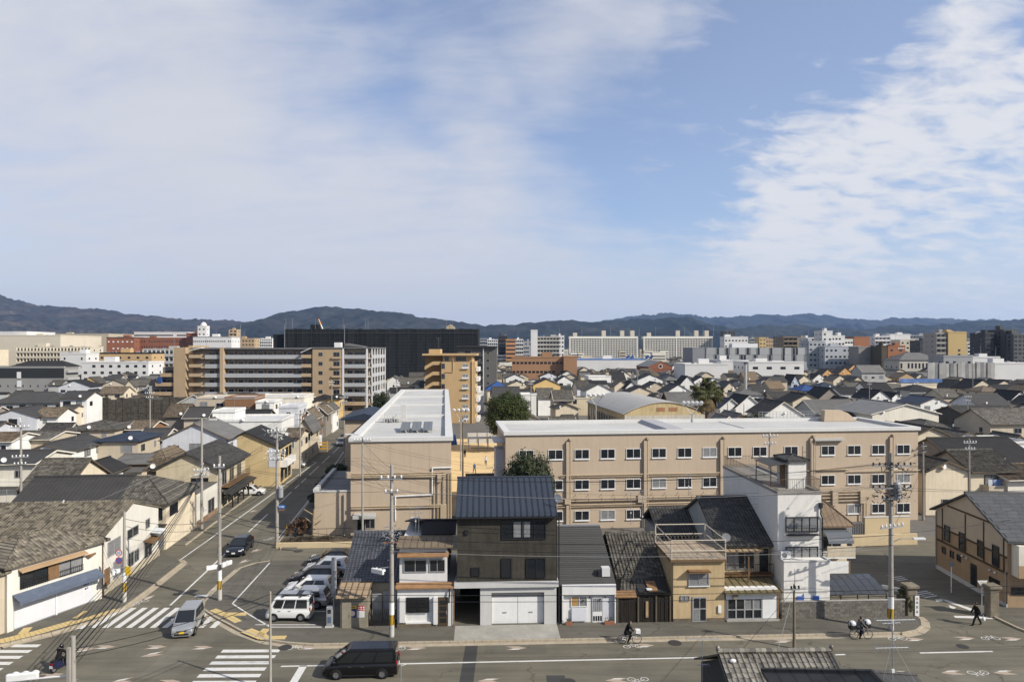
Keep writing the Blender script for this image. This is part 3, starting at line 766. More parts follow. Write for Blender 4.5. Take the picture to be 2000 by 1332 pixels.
# ---------------------------------------------------------------- the air
hz_ = MB().box(-9200,9200,-700,11700,-8,640).build('haze', [])
hz_['kind'] = 'stuff'
hm = bpy.data.materials.new('haze'); hm.use_nodes = True; hn = hm.node_tree; hn.nodes.clear()
pv = hn.nodes.new('ShaderNodeVolumePrincipled'); ho = hn.nodes.new('ShaderNodeOutputMaterial'); hn.links.new(pv.outputs[0], ho.inputs['Volume'])
pv.inputs['Density'].default_value = 5.4e-5; pv.inputs['Color'].default_value = (.40,.60,1.0,1); pv.inputs['Anisotropy'].default_value = .2
hz_.data.materials.append(hm)
# ================================================================ the school
SA = R(5.65); SCc, SSs = math.cos(SA), math.sin(SA)
SCHOOL = pm('school_wall', (.52,.418,.312), .9, .2, .06, .18, .08, .08, 16)
SCH2 = pm('school_pipe', (.47,.37,.25), .7, .3, .06, 1)
RWHITE = pm('roof_membrane', (.515,.51,.49), .7, .3, .14, .16, 0, 0)
RPAR = pm('parapet_coat', (.64,.635,.615), .7, .3, .05, .3, .06)
RGREY = pm('roof_joint', (.40,.40,.42), .8, .2, .08, .5)
def pipe(parent, pts, r=.06, mat=None, name='pipe', n=6):
    return MB().path([Vector(p) for p in pts], r, n).build(name, mat or SCH2, parent)
def parapet_roof(root, x0, x1, y0, y1, h, t=.55, up=.45, over=.22):
    MB().box(x0, x1, y0, y1, h-.02, h+.06).build('roof', RWHITE, root)
    b = MB()
    b.box(x0-over, x1+over, y0-over, y0+t, h+.06, h+up); b.box(x0-over, x1+over, y1-t, y1+over, h+.06, h+up)
    b.box(x0-over, x0+t, y0+t, y1-t, h+.06, h+up); b.box(x1-t, x1+over, y0+t, y1-t, h+.06, h+up)
    return b.build('parapet', RPAR, root)
# --- right-hand wing, three rows of windows
SX0 = -.75
def sx_of(px): k = (px-1000)/F; return (79*k-SX0)/(SCc-SSs*k)
sw = thing('school_building', 'long three-storey beige school wing with white sliding windows and flat white roof', 'school', (SX0,79,0), SA)
SWL = sx_of(1793)
MB().box(0, SWL, 0, 12, 0, 11.0).build('wall', SCHOOL, sw)
parapet_roof(sw, 0, SWL, 0, 12, 11.0)
ridge = MB().prism([(sx_of(1300),11.06),(sx_of(1342),11.06),(sx_of(1338),11.50),(sx_of(1306),11.50)], .6, 11.4); ridge.build('roof_upstand', RGREY, sw)
MB().box(sx_of(1478), sx_of(1478)+.25, .6, 11.4, 11.06, 11.12).build('roof_seam', RGREY, sw)
pil = [sx_of(q) for q in (1108,1259,1408,1583,1738)]
wcols = [1028,1085,1136.6,1187,1237,1287,1337,1386,1435,1484,1545,1617,1668,1715,1764]
for r_, zb in enumerate((8.22,4.66,1.05)):
    for c, q in enumerate(wcols):
        if r_ == 2 and c == 11: continue
        window(sw, sx_of(q), -.002, zb, 1.62, 1.02, 'f', 'white', 'curtain' if (c*7+r_*5) % 9 == 4 else 'dark', sill=True)
for q in pil:
    MB().box(q-.16, q+.16, -.28, -.003, 0, 10.2).build('pilaster', SCHOOL, sw)
    pp = pipe(sw, [(q+.34,-.16,0),(q+.34,-.16,10.4)], .07); MB().box(q+.2, q+.5, -.32, -.003, 10.35, 10.6).build('rain_head', SCH2, pp)
for zz, y_, r, a, b_ in ((6.3,-.18,.07,1095,1590),(6.05,-.12,.05,1095,1560),(3.55,-.2,.09,1085,1440),(3.30,-.2,.09,1085,1440),(2.85,-.2,.07,1080,1420),(2.6,-.15,.05,1085,1420),(6.4,-.18,.08,1590,1655),(6.15,-.18,.06,1655,1795),(3.4,-.2,.08,1590,1690),(3.0,-.2,.08,1600,1700),(2.6,-.2,.08,1600,1690),(3.75,-.18,.05,1600,1690)):
    pipe(sw, [(sx_of(a),y_,zz),(sx_of(b_),y_,zz)], r)
for q, a, b_ in ((1250,3.0,3.8),(1628,2.1,3.9),(1682,2.3,3.8),(1108,3.0,3.6)):
    MB().box(sx_of(q)-.35, sx_of(q)+.35, -.42, -.003, a, b_).build('pipe_box', SCHOOL, sw)
for q in (1680,1690,1462): pipe(sw, [(sx_of(q),-.2,0),(sx_of(q),-.2,3.2)], .07)
for q in range(1125, 1420, 25):      # brackets under the pipe runs
    MB().path([Vector((sx_of(q),-.02,4.05)),Vector((sx_of(q),-.3,3.9)),Vector((sx_of(q),-.3,3.2))], .025, 4).build('pipe_bracket', SCH2, sw)
MB().box(sx_of(1588), sx_of(1646), -.5, -.003, 9.95, 10.2).build('canopy', RWHITE, sw)
b = MB()
for k in range(16): b.tube((sx_of(1580)+.0,-.55,1+k*.55),(sx_of(1580)+.5,-.55,1+k*.55),.02,.02,4)
for e in (0,.5): b.tube((sx_of(1580)+e,-.55,.5),(sx_of(1580)+e,-.55,10),.03,.03,4)
b.build('ladder', STEEL, sw)
b = MB(); xa, xb = sx_of(1568), sx_of(1700)
for z_ in (.55,.9,1.25): b.tube((xa,11.6,11.4+z_-.3),(xb,11.6,11.4+z_-.3),.03,.03,4)
for k in range(18): x_ = xa+(xb-xa)*k/17; b.tube((x_,11.6,11.4),(x_,11.6,12.35),.025,.025,4)
b.build('roof_railing', STEEL, sw)
MB().prism([(sx_of(1700),11.1),(sx_of(1772),11.1),(sx_of(1752),12.2),(sx_of(1738),12.6),(sx_of(1702),12.6)], 10.2, 11.3).build('stair_parapet', SCHOOL, sw)
MB().box(-1.3, -.02, .6, 5, 10.1, 10.3).build('link_canopy', RWHITE, sw)
MB().box(-1.0, -.02, 1.5, 4.5, 0, 9.2).build('link_wall', pm('link_wall', (.5,.5,.52), .8, .2, .08), sw)
# --- left-hand wing, its end wall towards the street
lw = thing('school_building', 'beige school wing with blank end wall, flat white roof and three solar panels', 'school', (-18.2,77,0), SA)
LW, LL_ = 11.3, 93.0
MB().box(0, LW, 0, LL_, 0, 10.5).build('wall', SCHOOL, lw)
parapet_roof(lw, 0, LW, 0, LL_, 10.5, .7, .5)
for y_ in (27.5, 48.5, 70.5):
    MB().box(.7, LW-.7, y_-.22, y_+.22, 10.56, 10.92).build('roof_upstand', RPAR, lw)
for x_ in (2.15, 4.45, 6.65, 8.85): MB().box(x_-.02, x_+.02, -.012, -.002, 0, 10.5).build('wall_joint', SCH2, lw)
CELL = pm('solar_cell', (.15,.16,.165), .4, .4, .08, 3, rib=(.5,.35))
for k in range(3):
    p = MB(); x_ = 5.0+1.42*k; y_ = 7.4
    p.add([(x_,y_,10.95),(x_+1.15,y_,10.95),(x_+1.15,y_+4.6,11.5),(x_,y_+4.6,11.5),(x_,y_,10.88),(x_+1.15,y_,10.88),(x_+1.15,y_+4.6,11.43),(x_,y_+4.6,11.43)], [(0,1,2,3),(7,6,5,4),(0,4,5,1),(1,5,6,2),(2,6,7,3),(3,7,4,0)])
    o = p.build('solar_panel', CELL, lw)
    MB().tube((x_+.1,y_+.1,10.56),(x_+.1,y_+.1,10.88),.03,.03,4).tube((x_+1.05,y_+.1,10.56),(x_+1.05,y_+.1,10.88),.03,.03,4).tube((x_+.1,y_+4.5,10.56),(x_+.1,y_+4.5,11.42),.03,.03,4).tube((x_+1.05,y_+4.5,10.56),(x_+1.05,y_+4.5,11.42),.03,.03,4).build('panel_stand', STEEL, o)
b = MB()
for k in range(7): b.box(2.0+.35*k, 2.1+.35*k, 20.0, 20.3, 10.6, 11.9)
b.box(2.0, 5.2, 20.5, 21.4, 10.6, 11.0); b.box(4.2,5.0,21.5,22.5,10.6,12.9); b.tube((3.0,19,10.9),(3.0,26,10.9),.08,.08,6); b.tube((3.4,19,11.2),(3.4,26,11.2),.06,.06,6)
b.build('roof_pipework', RWHITE, lw, kind='stuff')
b = MB()
for k in range(9): b.tube((4.3,23,10.6+.3*k),(4.9,23,10.6+.3*k),.025,.025,4)
for x_ in (4.3,4.9): b.tube((x_,23,10.6),(x_,23,13.4),.03,.03,4)
b.build('ladder', WHITEP, lw)
MB().box(6.2,7.2,19.2,20.2,10.6,10.95).build('roof_hatch', RWHITE, lw)
def lx(px): return (px-685)*77.6/F
pipe(lw, [(lx(880),-.12,wz(914.5,77.4)),(lx(842),-.12,wz(915.5,77.2)),(lx(842),-.12,wz(968,77.2)),(lx(770.6),-.12,wz(970.5,77)),(lx(770.6),-.12,wz(1018,77))], .085, WHITEP, 'white_pipe')
for yy_, r in ((925,.07),(929,.1),(933,.09),(989,.07),(993,.08)):
    pipe(lw, [(.05,-.16,wz(yy_,77)),(lx(868),-.16,wz(yy_,77))], r)
for px_ in (846,853,864,874,879): pipe(lw, [(lx(px_),-.14,.3),(lx(px_),-.14,wz(926,77))], .06)
MB().box(lx(852), lx(860), -.4, -.003, 5.9, 6.8).build('junction_box', SCHOOL, lw)
MB().box(lx(858), lx(870), -.25, -.003, 1.7, 3.3).build('meter_box', SCH2, lw)
MB().box(-.5, .05, -.3, -.003, wz(934,77), wz(921,77)).build('pipe_box', SCHOOL, lw)
MB().box(lx(692), lx(733), -1.5, -.003, wz(1010,76.5), wz(1004,76.5)).build('canopy', RWHITE, lw)
MB().box(lx(698), lx(712), -.06, -.003, 0.2, 2.3).build('doorway', GLASS, lw)
window(lw, lx(722), -.002, .8, 1.0, 1.3, 'f', 'alu')
# single-storey annex in front-left
an = thing('school_annex', 'low beige single-storey annex with grey sheet roof beside the school end wall', 'annex', (-18.2,77,0), SA)
MB().box(-4.05, -.02, .35, 14, 0, 4.8).build('wall', SCHOOL, an)
MB().box(-4.05, -.02, .35, 14, 4.8, 4.86).build('roof', pm('annex_roof', (.11,.115,.12), .6, .4, .15, .6, rib=(.35,.5)), an)
b = MB(); b.box(-4.2,-3.75,.3,14.1,4.86,5.25); b.box(-3.75,-.02,.3,.5,4.86,5.05); b.build('parapet', LCONC, an)
pipe(an, [(-.75,.2,0),(-.75,.2,4.6)], .09, POLEM)
tw = thing('school_stairhouse', 'small beige stairhouse with navy sheet roof behind the annex', 'stairhouse', (-18.2,77,0), SA)
MB().box(-6.6, -.03, 42, 56, 0, 8.8).build('wall', SCHOOL, tw)
b = MB(); b.prism([(-7.2,8.75),(.2,8.75),(.2,9.0),(-3.3,9.9),(-7.2,9.0)], 41.4, 56.6); b.build('roof', roofm('navy'), tw)
# --- things in and around the playground
b = thing('covered_walkway', 'grey covered walkway with bench along the far side of the sandy playground', 'walkway', (-4.9,141,0), SA)
MB().box(-4.2,4.2,0,2.4,2.5,2.65).build('roof', RWHITE, b)
for k in range(5):
    for y_ in (.2,2.2): MB().tube((-4+2*k,y_,0),(-4+2*k,y_,2.5),.07,.07,6).build('post', STEEL, b)
MB().box(-3.5,3.5,1.0,1.5,.4,.48).build('bench', WOOD, b)
b = thing('playground_wall', 'pale concrete wall behind the sandy playground', 'wall', (-3,153,0), SA)
MB().box(-7,9,0,.25,0,2.3).build('wall', LCONC, b)
for k in range(8): MB().box(-7+2.2*k,-6.85+2.2*k,-.08,0,0,2.35).build('pier', CONC, b)
b = thing('panel_fence', 'pale grey panel fence between round tree and arched hall', 'fence', (5,148,0), SA)
for k in range(11): MB().box(k*1.9,k*1.9+1.82,0,.06,.1,3.0).build('fence_panel', LCONC, b)
for k in range(12): MB().box(k*1.9-.06,k*1.9+.02,-.05,.1,0,3.1).build('post', STEEL, b)
b = thing('tarpaulin_cover', 'blue tarpaulin sheet over stored gear beside school roof edge', 'tarpaulin', (wx(882,150),150,0), SA)
MB().add([(-1.2,0,0),(1.2,0,0),(1.3,1.6,0),(-1.3,1.6,0),(-.9,.2,2.0),(.8,.1,2.3),(.9,1.4,1.9),(-1.0,1.5,2.2)], [(0,1,5,4),(1,2,6,5),(2,3,7,6),(3,0,4,7),(4,5,6,7)]).build('sheet', roofm('blue'), b)
b = thing('playground_shed', 'low grey tiled shed roof between dark house and playground', 'shed', (-4.5,96,0), SA)
MB().box(-1.8,5.0,0,3,0,2.3).build('wall', wallm('beige'), b)
r_ = gable_roof(b, 6.8, 3, 2.3, .7, .3, roofm('tile')); r_.location = (1.6,1.5,0)
# ================================================================ the row of houses along the front road
class Plot:
    def __init__(s, name, label, cat, px, t=0.0):
        s.s0 = fs_of(px, t); s.t = t; s.o = thing(name, label, cat, fr(s.s0, t), FA)
    def x(s, px, t=0.0): return fs_of(px, s.t+t)-s.s0
    def D(s, x, t=0.0): return fr(s.s0+x, s.t+t).y
    def z(s, py, px=None, t=0.0): return wz(py, s.D(s.x(px, t) if px else 0, t))
def door(parent, x, z, w, h, mat=None, y=-.002, name='door', panes=0):
    o = MB().box(x-w/2, x+w/2, y-.06, y, z, z+h).build(name, mat or WOODD, parent)
    MB().box(x+w*.32, x+w*.38, y-.1, y-.06, z+h*.42, z+h*.52).build('handle', STEEL, o)
    return o
def sheet_roof(parent, x0, x1, y0, z0, y1, z1, mat, th=.06, seams=None, seam_mat=None, name='roof'):
    r = MB().prismx([(y0,z0),(y1,z1),(y1,z1+th),(y0,z0+th)], x0, x1).build(name, mat, parent)
    if seams:
        n = max(1, round((x1-x0)/seams))
        for i in range(n+1):
            x = x0+(x1-x0)*i/n; MB().prismx([(y0-.01,z0+th),(y1,z1+th),(y1,z1+th+.05),(y0-.01,z0+th+.05)], x-.025, x+.025).build('seam', seam_mat or mat, r)
    return r
def rail(parent, pts, h=1.0, sp=.14, mat=BLKMET, name='railing', r=.014):
    b = MB()
    for i in range(len(pts)-1):
        a, c = Vector(pts[i]), Vector(pts[i+1]); L = (c-a).length; n = max(1, round(L/sp))
        b.tube(a+Vector((0,0,h)), c+Vector((0,0,h)), r*1.7, r*1.7, 4); b.tube(a+Vector((0,0,.1)), c+Vector((0,0,.1)), r*1.3, r*1.3, 4)
        for k in range(n+1): p = a+(c-a)*k/n; b.tube(p, p+Vector((0,0,h)), r, r, 4)
    return b.build(name, mat, parent)
TILEB = pm('tile_bluish', (.085,.090,.105), .38, .6, .20, .6, tile=(.28,.115,.22))
TILEG = pm('tile_weathered', (.120,.110,.090), .7, .25, .45, 1.2, tile=(.28,.115,.5))
TILED = pm('tile_dark', (.060,.058,.053), .55, .4, .35, 1.0, tile=(.28,.115,.4))
TILEO = pm('tile_old_tan', (.190,.165,.125), .7, .25, .45, 1.2, tile=(.28,.115,.5))

# 1 --- low tiled house with tan shed
p = Plot('tiled_house', 'low house with glossy bluish tiled roof beside the car park', 'house', 662)
x1 = p.x(775)
MB().box(.15, x1, 2.2, 11.4, 0, 3.05).build('wall', wallm('beige'), p.o)
r_ = gable_roof(p.o, x1-.1, 9.2, 3.05, 2.25, .45, TILEB, ovx=.25, real=True); r_.location = (x1/2+.1, 6.8, 0)
sh = MB().box(.1, p.x(718), .0, 2.15, 0, 2.35).build('shed', pm('shed_wall', (.30,.265,.20), .9, .2, .2, 1.2, .25), p.o)
sheet_roof(sh, -.18, p.x(720), -.35, 2.42, 2.3, 3.0, pm('tan_sheet', (.36,.265,.165), .6, .35, .12, .8), seams=.48, seam_mat=pm('seam_brown', (.16,.11,.06), .7, .3, .1))
# posters on the shed wall
def poster(parent, x0, x1, z0, z1, mat, y=-.012, name='poster'): return MB().box(x0, x1, y, y+.008, z0, z1).build(name, mat, parent)
def flatm(n, c): return pm(n, c, .7, .25, .04, 3)
pw = p.x(714)-p.x(682)
po = poster(sh, p.x(681), p.x(696), p.z(1206), p.z(1183), flatm('poster_blue', (.03,.06,.20)))
poster(po, p.x(681), p.x(696), p.z(1188.5), p.z(1183), flatm('poster_yellow', (.75,.48,.03)), -.018, 'poster_banner')
b = MB(); b.ring(((p.x(681)+p.x(696))/2,-.02,p.z(1198)), 0, .2, 'y', 16); b.build('poster_disc', flatm('poster_pale', (.75,.60,.50)), po)
b = MB(); 
for k in range(6): b.box(p.x(682)+.08*k, p.x(682)+.08*k+.05, -.022, -.019, p.z(1187), p.z(1184.5))
for k in range(6): b.box(p.x(682.3)+.08*k, p.x(682.3)+.08*k+.05, -.022, -.019, p.z(1191), p.z(1189.3))
b.build('poster_letters', flatm('ink_dark', (.03,.03,.05)), po)
po = poster(sh, p.x(697.5), p.x(712), p.z(1206), p.z(1183), flatm('poster_white', (.72,.71,.70)))
poster(po, p.x(697.5), p.x(712), p.z(1193), p.z(1183), flatm('poster_red', (.50,.03,.04)), -.018, 'poster_banner')
b = MB()
for k in range(3):
    for q in range(2): b.box(p.x(699)+.19*k, p.x(699)+.19*k+.12, -.022, -.019, p.z(1187.5+q*4), p.z(1185+q*4))
for k in range(5): b.box(p.x(701), p.x(711)-.1*(k%2), -.022, -.019, p.z(1196.5+k*1.8), p.z(1195.7+k*1.8))
b.build('poster_letters', flatm('ink_white', (.7,.68,.66)), po)
door(sh, p.x(677), .1, .7, 2.0, pm('shed_door', (.30,.27,.21), .9, .2, .2, 1))
# folding gate and grey sheets in the recess
MB().box(p.x(722), p.x(741), 1.2, 1.25, .1, 2.2).build('tarpaulin', pm('grey_sheet', (.34,.35,.36), .5, .4, .25, 1.5), p.o)
MB().box(p.x(743), p.x(770), 1.4, 1.45, .1, 2.3).build('tarpaulin', pm('grey_sheet', (.34,.35,.36)), p.o)
b = MB(); a0, a1 = p.x(717), p.x(772); n = 15
for k in range(n):
    u0 = a0+(a1-a0)*k/n; u1 = a0+(a1-a0)*(k+1)/n
    b.tube((u0,.25,.1),(u1,.25,1.35),.022,.022,4); b.tube((u1,.25,.1),(u0,.25,1.35),.022,.022,4); b.tube((u0,.25,.05),(u0,.25,1.4),.018,.018,4)
b.build('folding_gate', BLKMET, p.o)

# 2 --- white two-storey house
p = Plot('white_house', 'narrow white two-storey house with rust brown trim and grilled window', 'house', 776)
xr = p.x(884)
WHITEW = pm('white_cladding', (.74,.735,.72), .75, .25, .06, .8, .10, .05, 12)
TRIM = pm('brown_trim', (.30,.17,.085), .8, .25, .25, 2)
MB().box(0, xr, 0, 8.5, 0, 3.05).build('wall', WHITEW, p.o)
MB().box(.12, p.x(873), .35, 8.4, 3.05, 6.0).build('upper_wall', WHITEW, p.o)
sheet_roof(p.o, -.1, xr+.1, -.25, 3.0, .34, 3.22, TRIM, .10, name='trim_roof')
sheet_roof(p.o, .0, p.x(876), -.15, 5.35, .34, 5.55, TRIM, .08, name='awning')
sheet_roof(p.o, -.05, p.x(884), -.1, 6.02, 2.2, 6.28, pm('roof_umber', (.20,.155,.105), .7, .3, .2, 1), .08, .55)
sheet_roof(p.o, 1.6, p.x(888), 2.2, 6.38, 4.2, 6.95, roofm('slate'), .1, name='rear_roof'); sheet_roof(p.o, .1, p.x(888), 4.2, 6.95, 8.6, 6.0, roofm('slate'), .1, name='rear_roof')
MB().box(1.6, p.x(888), 4.1, 4.35, 7.02, 7.12).build('ridge_cap', roofm('slate'), p.o)
for a, c in ((790,832),(840,868)):
    window(p.o, (p.x(a,.35)+p.x(c,.35))/2, .348, 4.15, p.x(c,.35)-p.x(a,.35), .85, 'f', 'alu', 'dark')
wz0 = .95; ww = p.x(837)-p.x(795)
wi = window(p.o, p.x(816), -.002, 1.25, ww, 1.0, 'f', 'black', 'dark')
b = MB()
for k in range(17): xx = -ww/2+ww*k/16; b.tube((xx,-.16,-.05),(xx,-.16,1.05),.014,.014,4)
for z_ in (0,.5,1.0): b.tube((-ww/2,-.16,z_),(ww/2,-.16,z_),.014,.014,4)
b.build('grille', BLKMET, wi)
MB().box(p.x(781), p.x(792), -.22, -.003, .5, 2.35).build('pier', WHITEW, p.o)
MB().box(p.x(847), p.x(855), -.30, -.003, .35, 2.35).build('pier', WHITEW, p.o)
MB().box(p.x(792.5), p.x(846.5), -.18, -.003, .38, .50).build('ledge', WHITEW, p.o)
for k in range(11): MB().box(p.x(838), p.x(846.8), -.05, -.004, .6+.155*k, .71+.155*k).build('louver', WHITEP, p.o)
dr = door(p.o, p.x(865), .15, .78, 2.15, pm('door_brown', (.075,.05,.03), .5, .4, .15, 2))
for k in range(4): MB().box(p.x(865)-.25, p.x(865)+.25, -.075, -.063, .4+.45*k, .72+.45*k).build('door_pane', GLASS, dr)
MB().box(.0, p.x(852), -.2, -.003, 0, .36).build('plinth', pm('stained_base', (.17,.14,.10), .9, .2, .3, 2), p.o)
b = MB(); b.path([Vector((p.x(878),-.12,2.95)),Vector((p.x(878),-.2,2.5)),Vector((p.x(877),-.12,2.2)),Vector((p.x(877),-.12,1.9))], .06, 6); b.build('rain_pipe', BLKMET, p.o)
pipe(p.o, [(xr+.08,-.06,0),(xr+.08,-.06,3.0)], .05, RUST, 'rain_pipe')
ac(p.o, p.x(790), 8.8, 5.6); antenna(p.o, p.x(812), 2.5, 6.4, .4, 2.2)

# 3 --- dark rendered house
p = Plot('dark_house', 'tall dark-rendered house with navy standing-seam roof and pale concrete garage', 'house', 893)
DARKR = pm('dark_render', (.062,.056,.046), .9, .2, .32, .9, .35, .15, 14)
xr = p.x(1088); zc = 3.0; ze = 8.42
MB().box(0, xr, 0, 8.2, zc+.42, ze).build('wall', DARKR, p.o)
MB().box(-.22, xr+.1, -.22, 8.3, zc, zc+.4).build('floor_slab', LCONC, p.o)
b = MB(); b.box(p.x(938), p.x(960), 0, 8, 0, zc); b.box(p.x(1063), xr-.05, 0, 8, 0, zc); b.box(p.x(960), p.x(1063), .0, 8, 2.55, zc); b.box(p.x(960), p.x(1063), .6, 8, 0, 2.55)
b.build('garage_wall', LCONC, p.o)
MB().box(0.02, p.x(938)-.02, 6.6, 6.8, 0, zc).build('rear_wall', pm('void_shade', (.02,.02,.02), .9, .1, .1), p.o)  # near-black wall added across the open bay, its colour stands in for interior shade
gx0, gx1 = p.x(960)+.02, p.x(1063)-.02; gm = (gx0+gx1)/2
MB().box(gx0, gx1, .35, .45, 2.1, 2.53).build('shutter_box', pm('shutter_grey', (.36,.36,.36), .5, .4, .04), p.o)
for a, c in ((gx0,gm-.015),(gm+.015,gx1)):
    d_ = MB().box(a, c, .30, .40, .06, 2.08).build('garage_door', WHITEP, p.o)
    MB().box((a+c)/2-.15, (a+c)/2+.15, .27, .30, .9, .98).build('handle', STEEL, d_)
# windows, black frames
def bwin(px0, px1, y0, y1, cols=1, gl='dark'):
    a, c = p.x(px0), p.x(px1); z0, z1 = p.z(y1), p.z(y0)
    return window(p.o, (a+c)/2, -.002, z0, c-a-.1, z1-z0-.1, 'f', 'black', gl, cols)
w3 = bwin(980, 1066, 1016, 1053, 4); bwin(979.5, 999, 1090, 1128); bwin(1028, 1065, 1090, 1129, 2); bwin(921, 937, 1107, 1123)
MB().box(p.x(908), p.x(915), -.1, -.003, p.z(1044), p.z(1035)).build('vent_hood', BLKMET, p.o)
for a in (1003,1021): MB().box(p.x(a), p.x(a)+.55, -.038, -.032, p.z(1050), p.z(1020)).build('blind', GLASSC, p.o)
# roof panels one by one
NAVY = pm('navy_seam_roof', (.033,.042,.060), .42, .5, .10, .5)
rx0, rx1 = -.12, xr+.02; n = 17; rise = 1.95; dd = 4.1
rf = MB().prismx([(-.35,ze-.16),(dd,ze+rise),(8.55,ze-.16),(8.55,ze-.02),(dd,ze+rise+.13),(-.35,ze-.02)], rx0, rx1).build('roof', NAVY, p.o)
pw_ = (rx1-rx0)/n
k_ = rise/dd; y0_, z0_ = -.40, ze-.02
def pan():
    b = MB(); zA, zB = 0, (dd+.4)*(rise+.15)/(dd+.35)
    b.prismx([(0,0),(dd+.4,zB),(dd+.4,zB+.03),(0,.03)], .02, pw_-.02); b.prismx([(0,.03),(dd+.4,zB+.03),(dd+.4,zB+.085),(0,.085)], pw_-.055, pw_-.02)
    return b.mesh('roof_panel', NAVY)
pmh = pan()
for i in range(n): ob('roof_panel', pmh, rf, (rx0+pw_*i, y0_, z0_))
MB().tube((rx0-.03,dd,ze+rise+.17),(rx1+.03,dd,ze+rise+.17),.10,.10,6).build('ridge_cap', NAVY, rf)
MB().box(rx0, rx1, -.48, -.405, ze-.12, ze-.03).build('gutter', BLKMET, rf)
for k in range(n): MB().box(rx0+pw_*(k+.97), rx0+pw_*(k+1.03), -.5, -.40, ze+.07, ze+.13).build('seam_end', NAVY, rf)
pipe(p.o, [(xr+.14,-.06,0),(xr+.14,-.06,ze-.2)], .045, BLKMET, 'rain_pipe')
dish(p.o, xr+.1, .3, 9.6, R(-40)); pipe(p.o, [(xr-.02,.42,8.5),(xr+.08,.42,9.4)], .025, STEEL, 'dish_arm')

# 4 --- white single-storey shop with dark sheet roof
p = Plot('white_shop', 'white single-storey house front below a long dark corrugated roof', 'house', 1098)
xr = p.x(1203)
LAP = pm('lap_sheet_dark', (.075,.073,.070), .55, .4, .12, .7, course=(.11,.45))
MB().box(.05, xr-.05, .25, 9, 0, 2.5).build('wall', WHITEW, p.o)
MB().box(0, xr, -.05, .22, 2.28, 3.02).build('fascia', WHITEW, p.o)
for a in (0, xr-.1): MB().box(a, a+.1, -.05, .24, 0, 2.28).build('pier', WHITEW, p.o)
rr = MB().prismx([(.22,2.88),(7.3,5.55),(11,4.2),(11,4.3),(7.3,5.65),(.22,2.98)], -.25, xr+.05).build('roof', LAP, p.o)
for k in range(30): 
    f0 = k/30; MB().prismx([(.22+7.08*f0,2.985+2.67*f0),(.22+7.08*(f0+.01),2.985+2.67*(f0+.01)),(.22+7.08*(f0+.01),3.02+2.67*(f0+.01)),(.22+7.08*f0,3.02+2.67*f0)], -.25, xr+.05).build('roof_course', LAP, rr)
MB().box(-.25, xr+.05, 7.2, 7.45, 5.64, 5.75).build('ridge_cap', STEEL, rr)
wo = window(p.o, p.x(1132), .248, 1.35, 1.15, .7, 'f', 'white', 'curtain'); MB().box(-.55,-.1,-.04,-.03,.03,.67).build('shoji', pm('shoji_orange', (.45,.26,.10), .8, .2, .1, 2), wo)
MB().box(p.x(1117), p.x(1146), .1, .24, .25, 1.2).build('notice_board', flatm('board_white', (.66,.67,.72)), p.o)
do = MB().box(p.x(1158), p.x(1177), .17, .246, .1, 2.1).build('sliding_door', WHITEP, p.o)
for k in range(5): MB().box(p.x(1159.5)+.14*k, p.x(1159.5)+.14*k+.1, .155, .17, .95, 1.95).build('door_pane', GLASSC, do)
for k in range(4): MB().box(p.x(1159.5)+.18*k, p.x(1159.5)+.18*k+.12, .155, .17, .22, .6).build('door_pane', GLASS, do)
MB().box(p.x(1178), p.x(1198), .2, .246, .05, 2.2).build('side_panel', wallm('pale'), p.o)
for a in (1152, 1182): MB().ball((p.x(a),-.1,2.15), .09, 8, 6).build('wall_lamp', BLKMET, p.o)
for i_, (a, c) in enumerate(((1105,1118),(1181,1200))):
    t_ = thing('flower_planter', ('terracotta planter with small plant under the notice board' if i_ == 0 else 'long terracotta planter by the white shop sliding door'), 'planter', fr(fs_of(a,-.35),-.35,SLAB), FA, 'planters by the white shop')
    L = (c-a)/25.5; MB().box(0, L, 0, .25, 0, .22).build('box', pm('terracotta', (.30,.13,.075), .9, .2, .15), t_)
    b = MB(); rnd = random.Random(a)
    for k in range(40): q = Vector((rnd.uniform(.05,L-.05), rnd.uniform(.05,.2), rnd.uniform(.22,.5))); b.tube(q, q+Vector((rnd.uniform(-.07,.07),rnd.uniform(-.07,.07),.08)), .025, .0, 3)
    b.build('leaves', pm('leaf_olive', (.07,.075,.03), .8, .2, .3, 5), t_, kind='stuff')
sk = MB().box(p.x(1180), p.x(1196), .9, 1.5, 3.35, 4.0).build('roof_cooler', pm('cooler', (.62,.62,.62), .5, .4, .05), p.o)
MB().box(p.x(1172), p.x(1180)-.02, .95, 1.4, 3.3, 3.75).build('cooler_grille', BLKMET, p.o)

# 5 --- weathered tiled house behind a charred timber fence
p = Plot('timber_fence', 'dark charred timber board fence with gate along the pavement', 'fence', 1204)
xr = p.x(1310)
n = 27; rnd = random.Random(4)
for k in range(n):
    a = xr*k/n; MB().box(a+.006, a+xr/n-.006, rnd.uniform(-.02,.03), .08, .02, 1.98+rnd.uniform(-.05,.06)).build('plank', WOODD, p.o)
MB().box(0, xr, .09, .16, 1.75, 1.87).build('rail', WOODD, p.o)
for a in (.02, p.x(1245), p.x(1280), xr-.1): MB().box(a, a+.11, -.07, -.025, 0, 2.1).build('post', pm('grey_wood', (.13,.11,.085), .9, .2, .3, 2), p.o)
MB().box(p.x(1261), p.x(1266), -.06, -.025, .5, 1.75).build('batten', pm('pale_wood', (.40,.30,.17), .8, .2, .2, 2), p.o)
sheet_roof(p.o, -.05, p.x(1243), -.15, 2.05, .55, 2.3, RUST, .08, name='gate_roof')
p = Plot('weathered_tile_house', 'old house with mottled grey tiled roof behind the charred timber fence', 'house', 1204, 2.6)
xr = p.x(1304)
MB().box(0, xr, 0, 8.4, 0, 3.0).build('wall', wallm('taupe'), p.o)
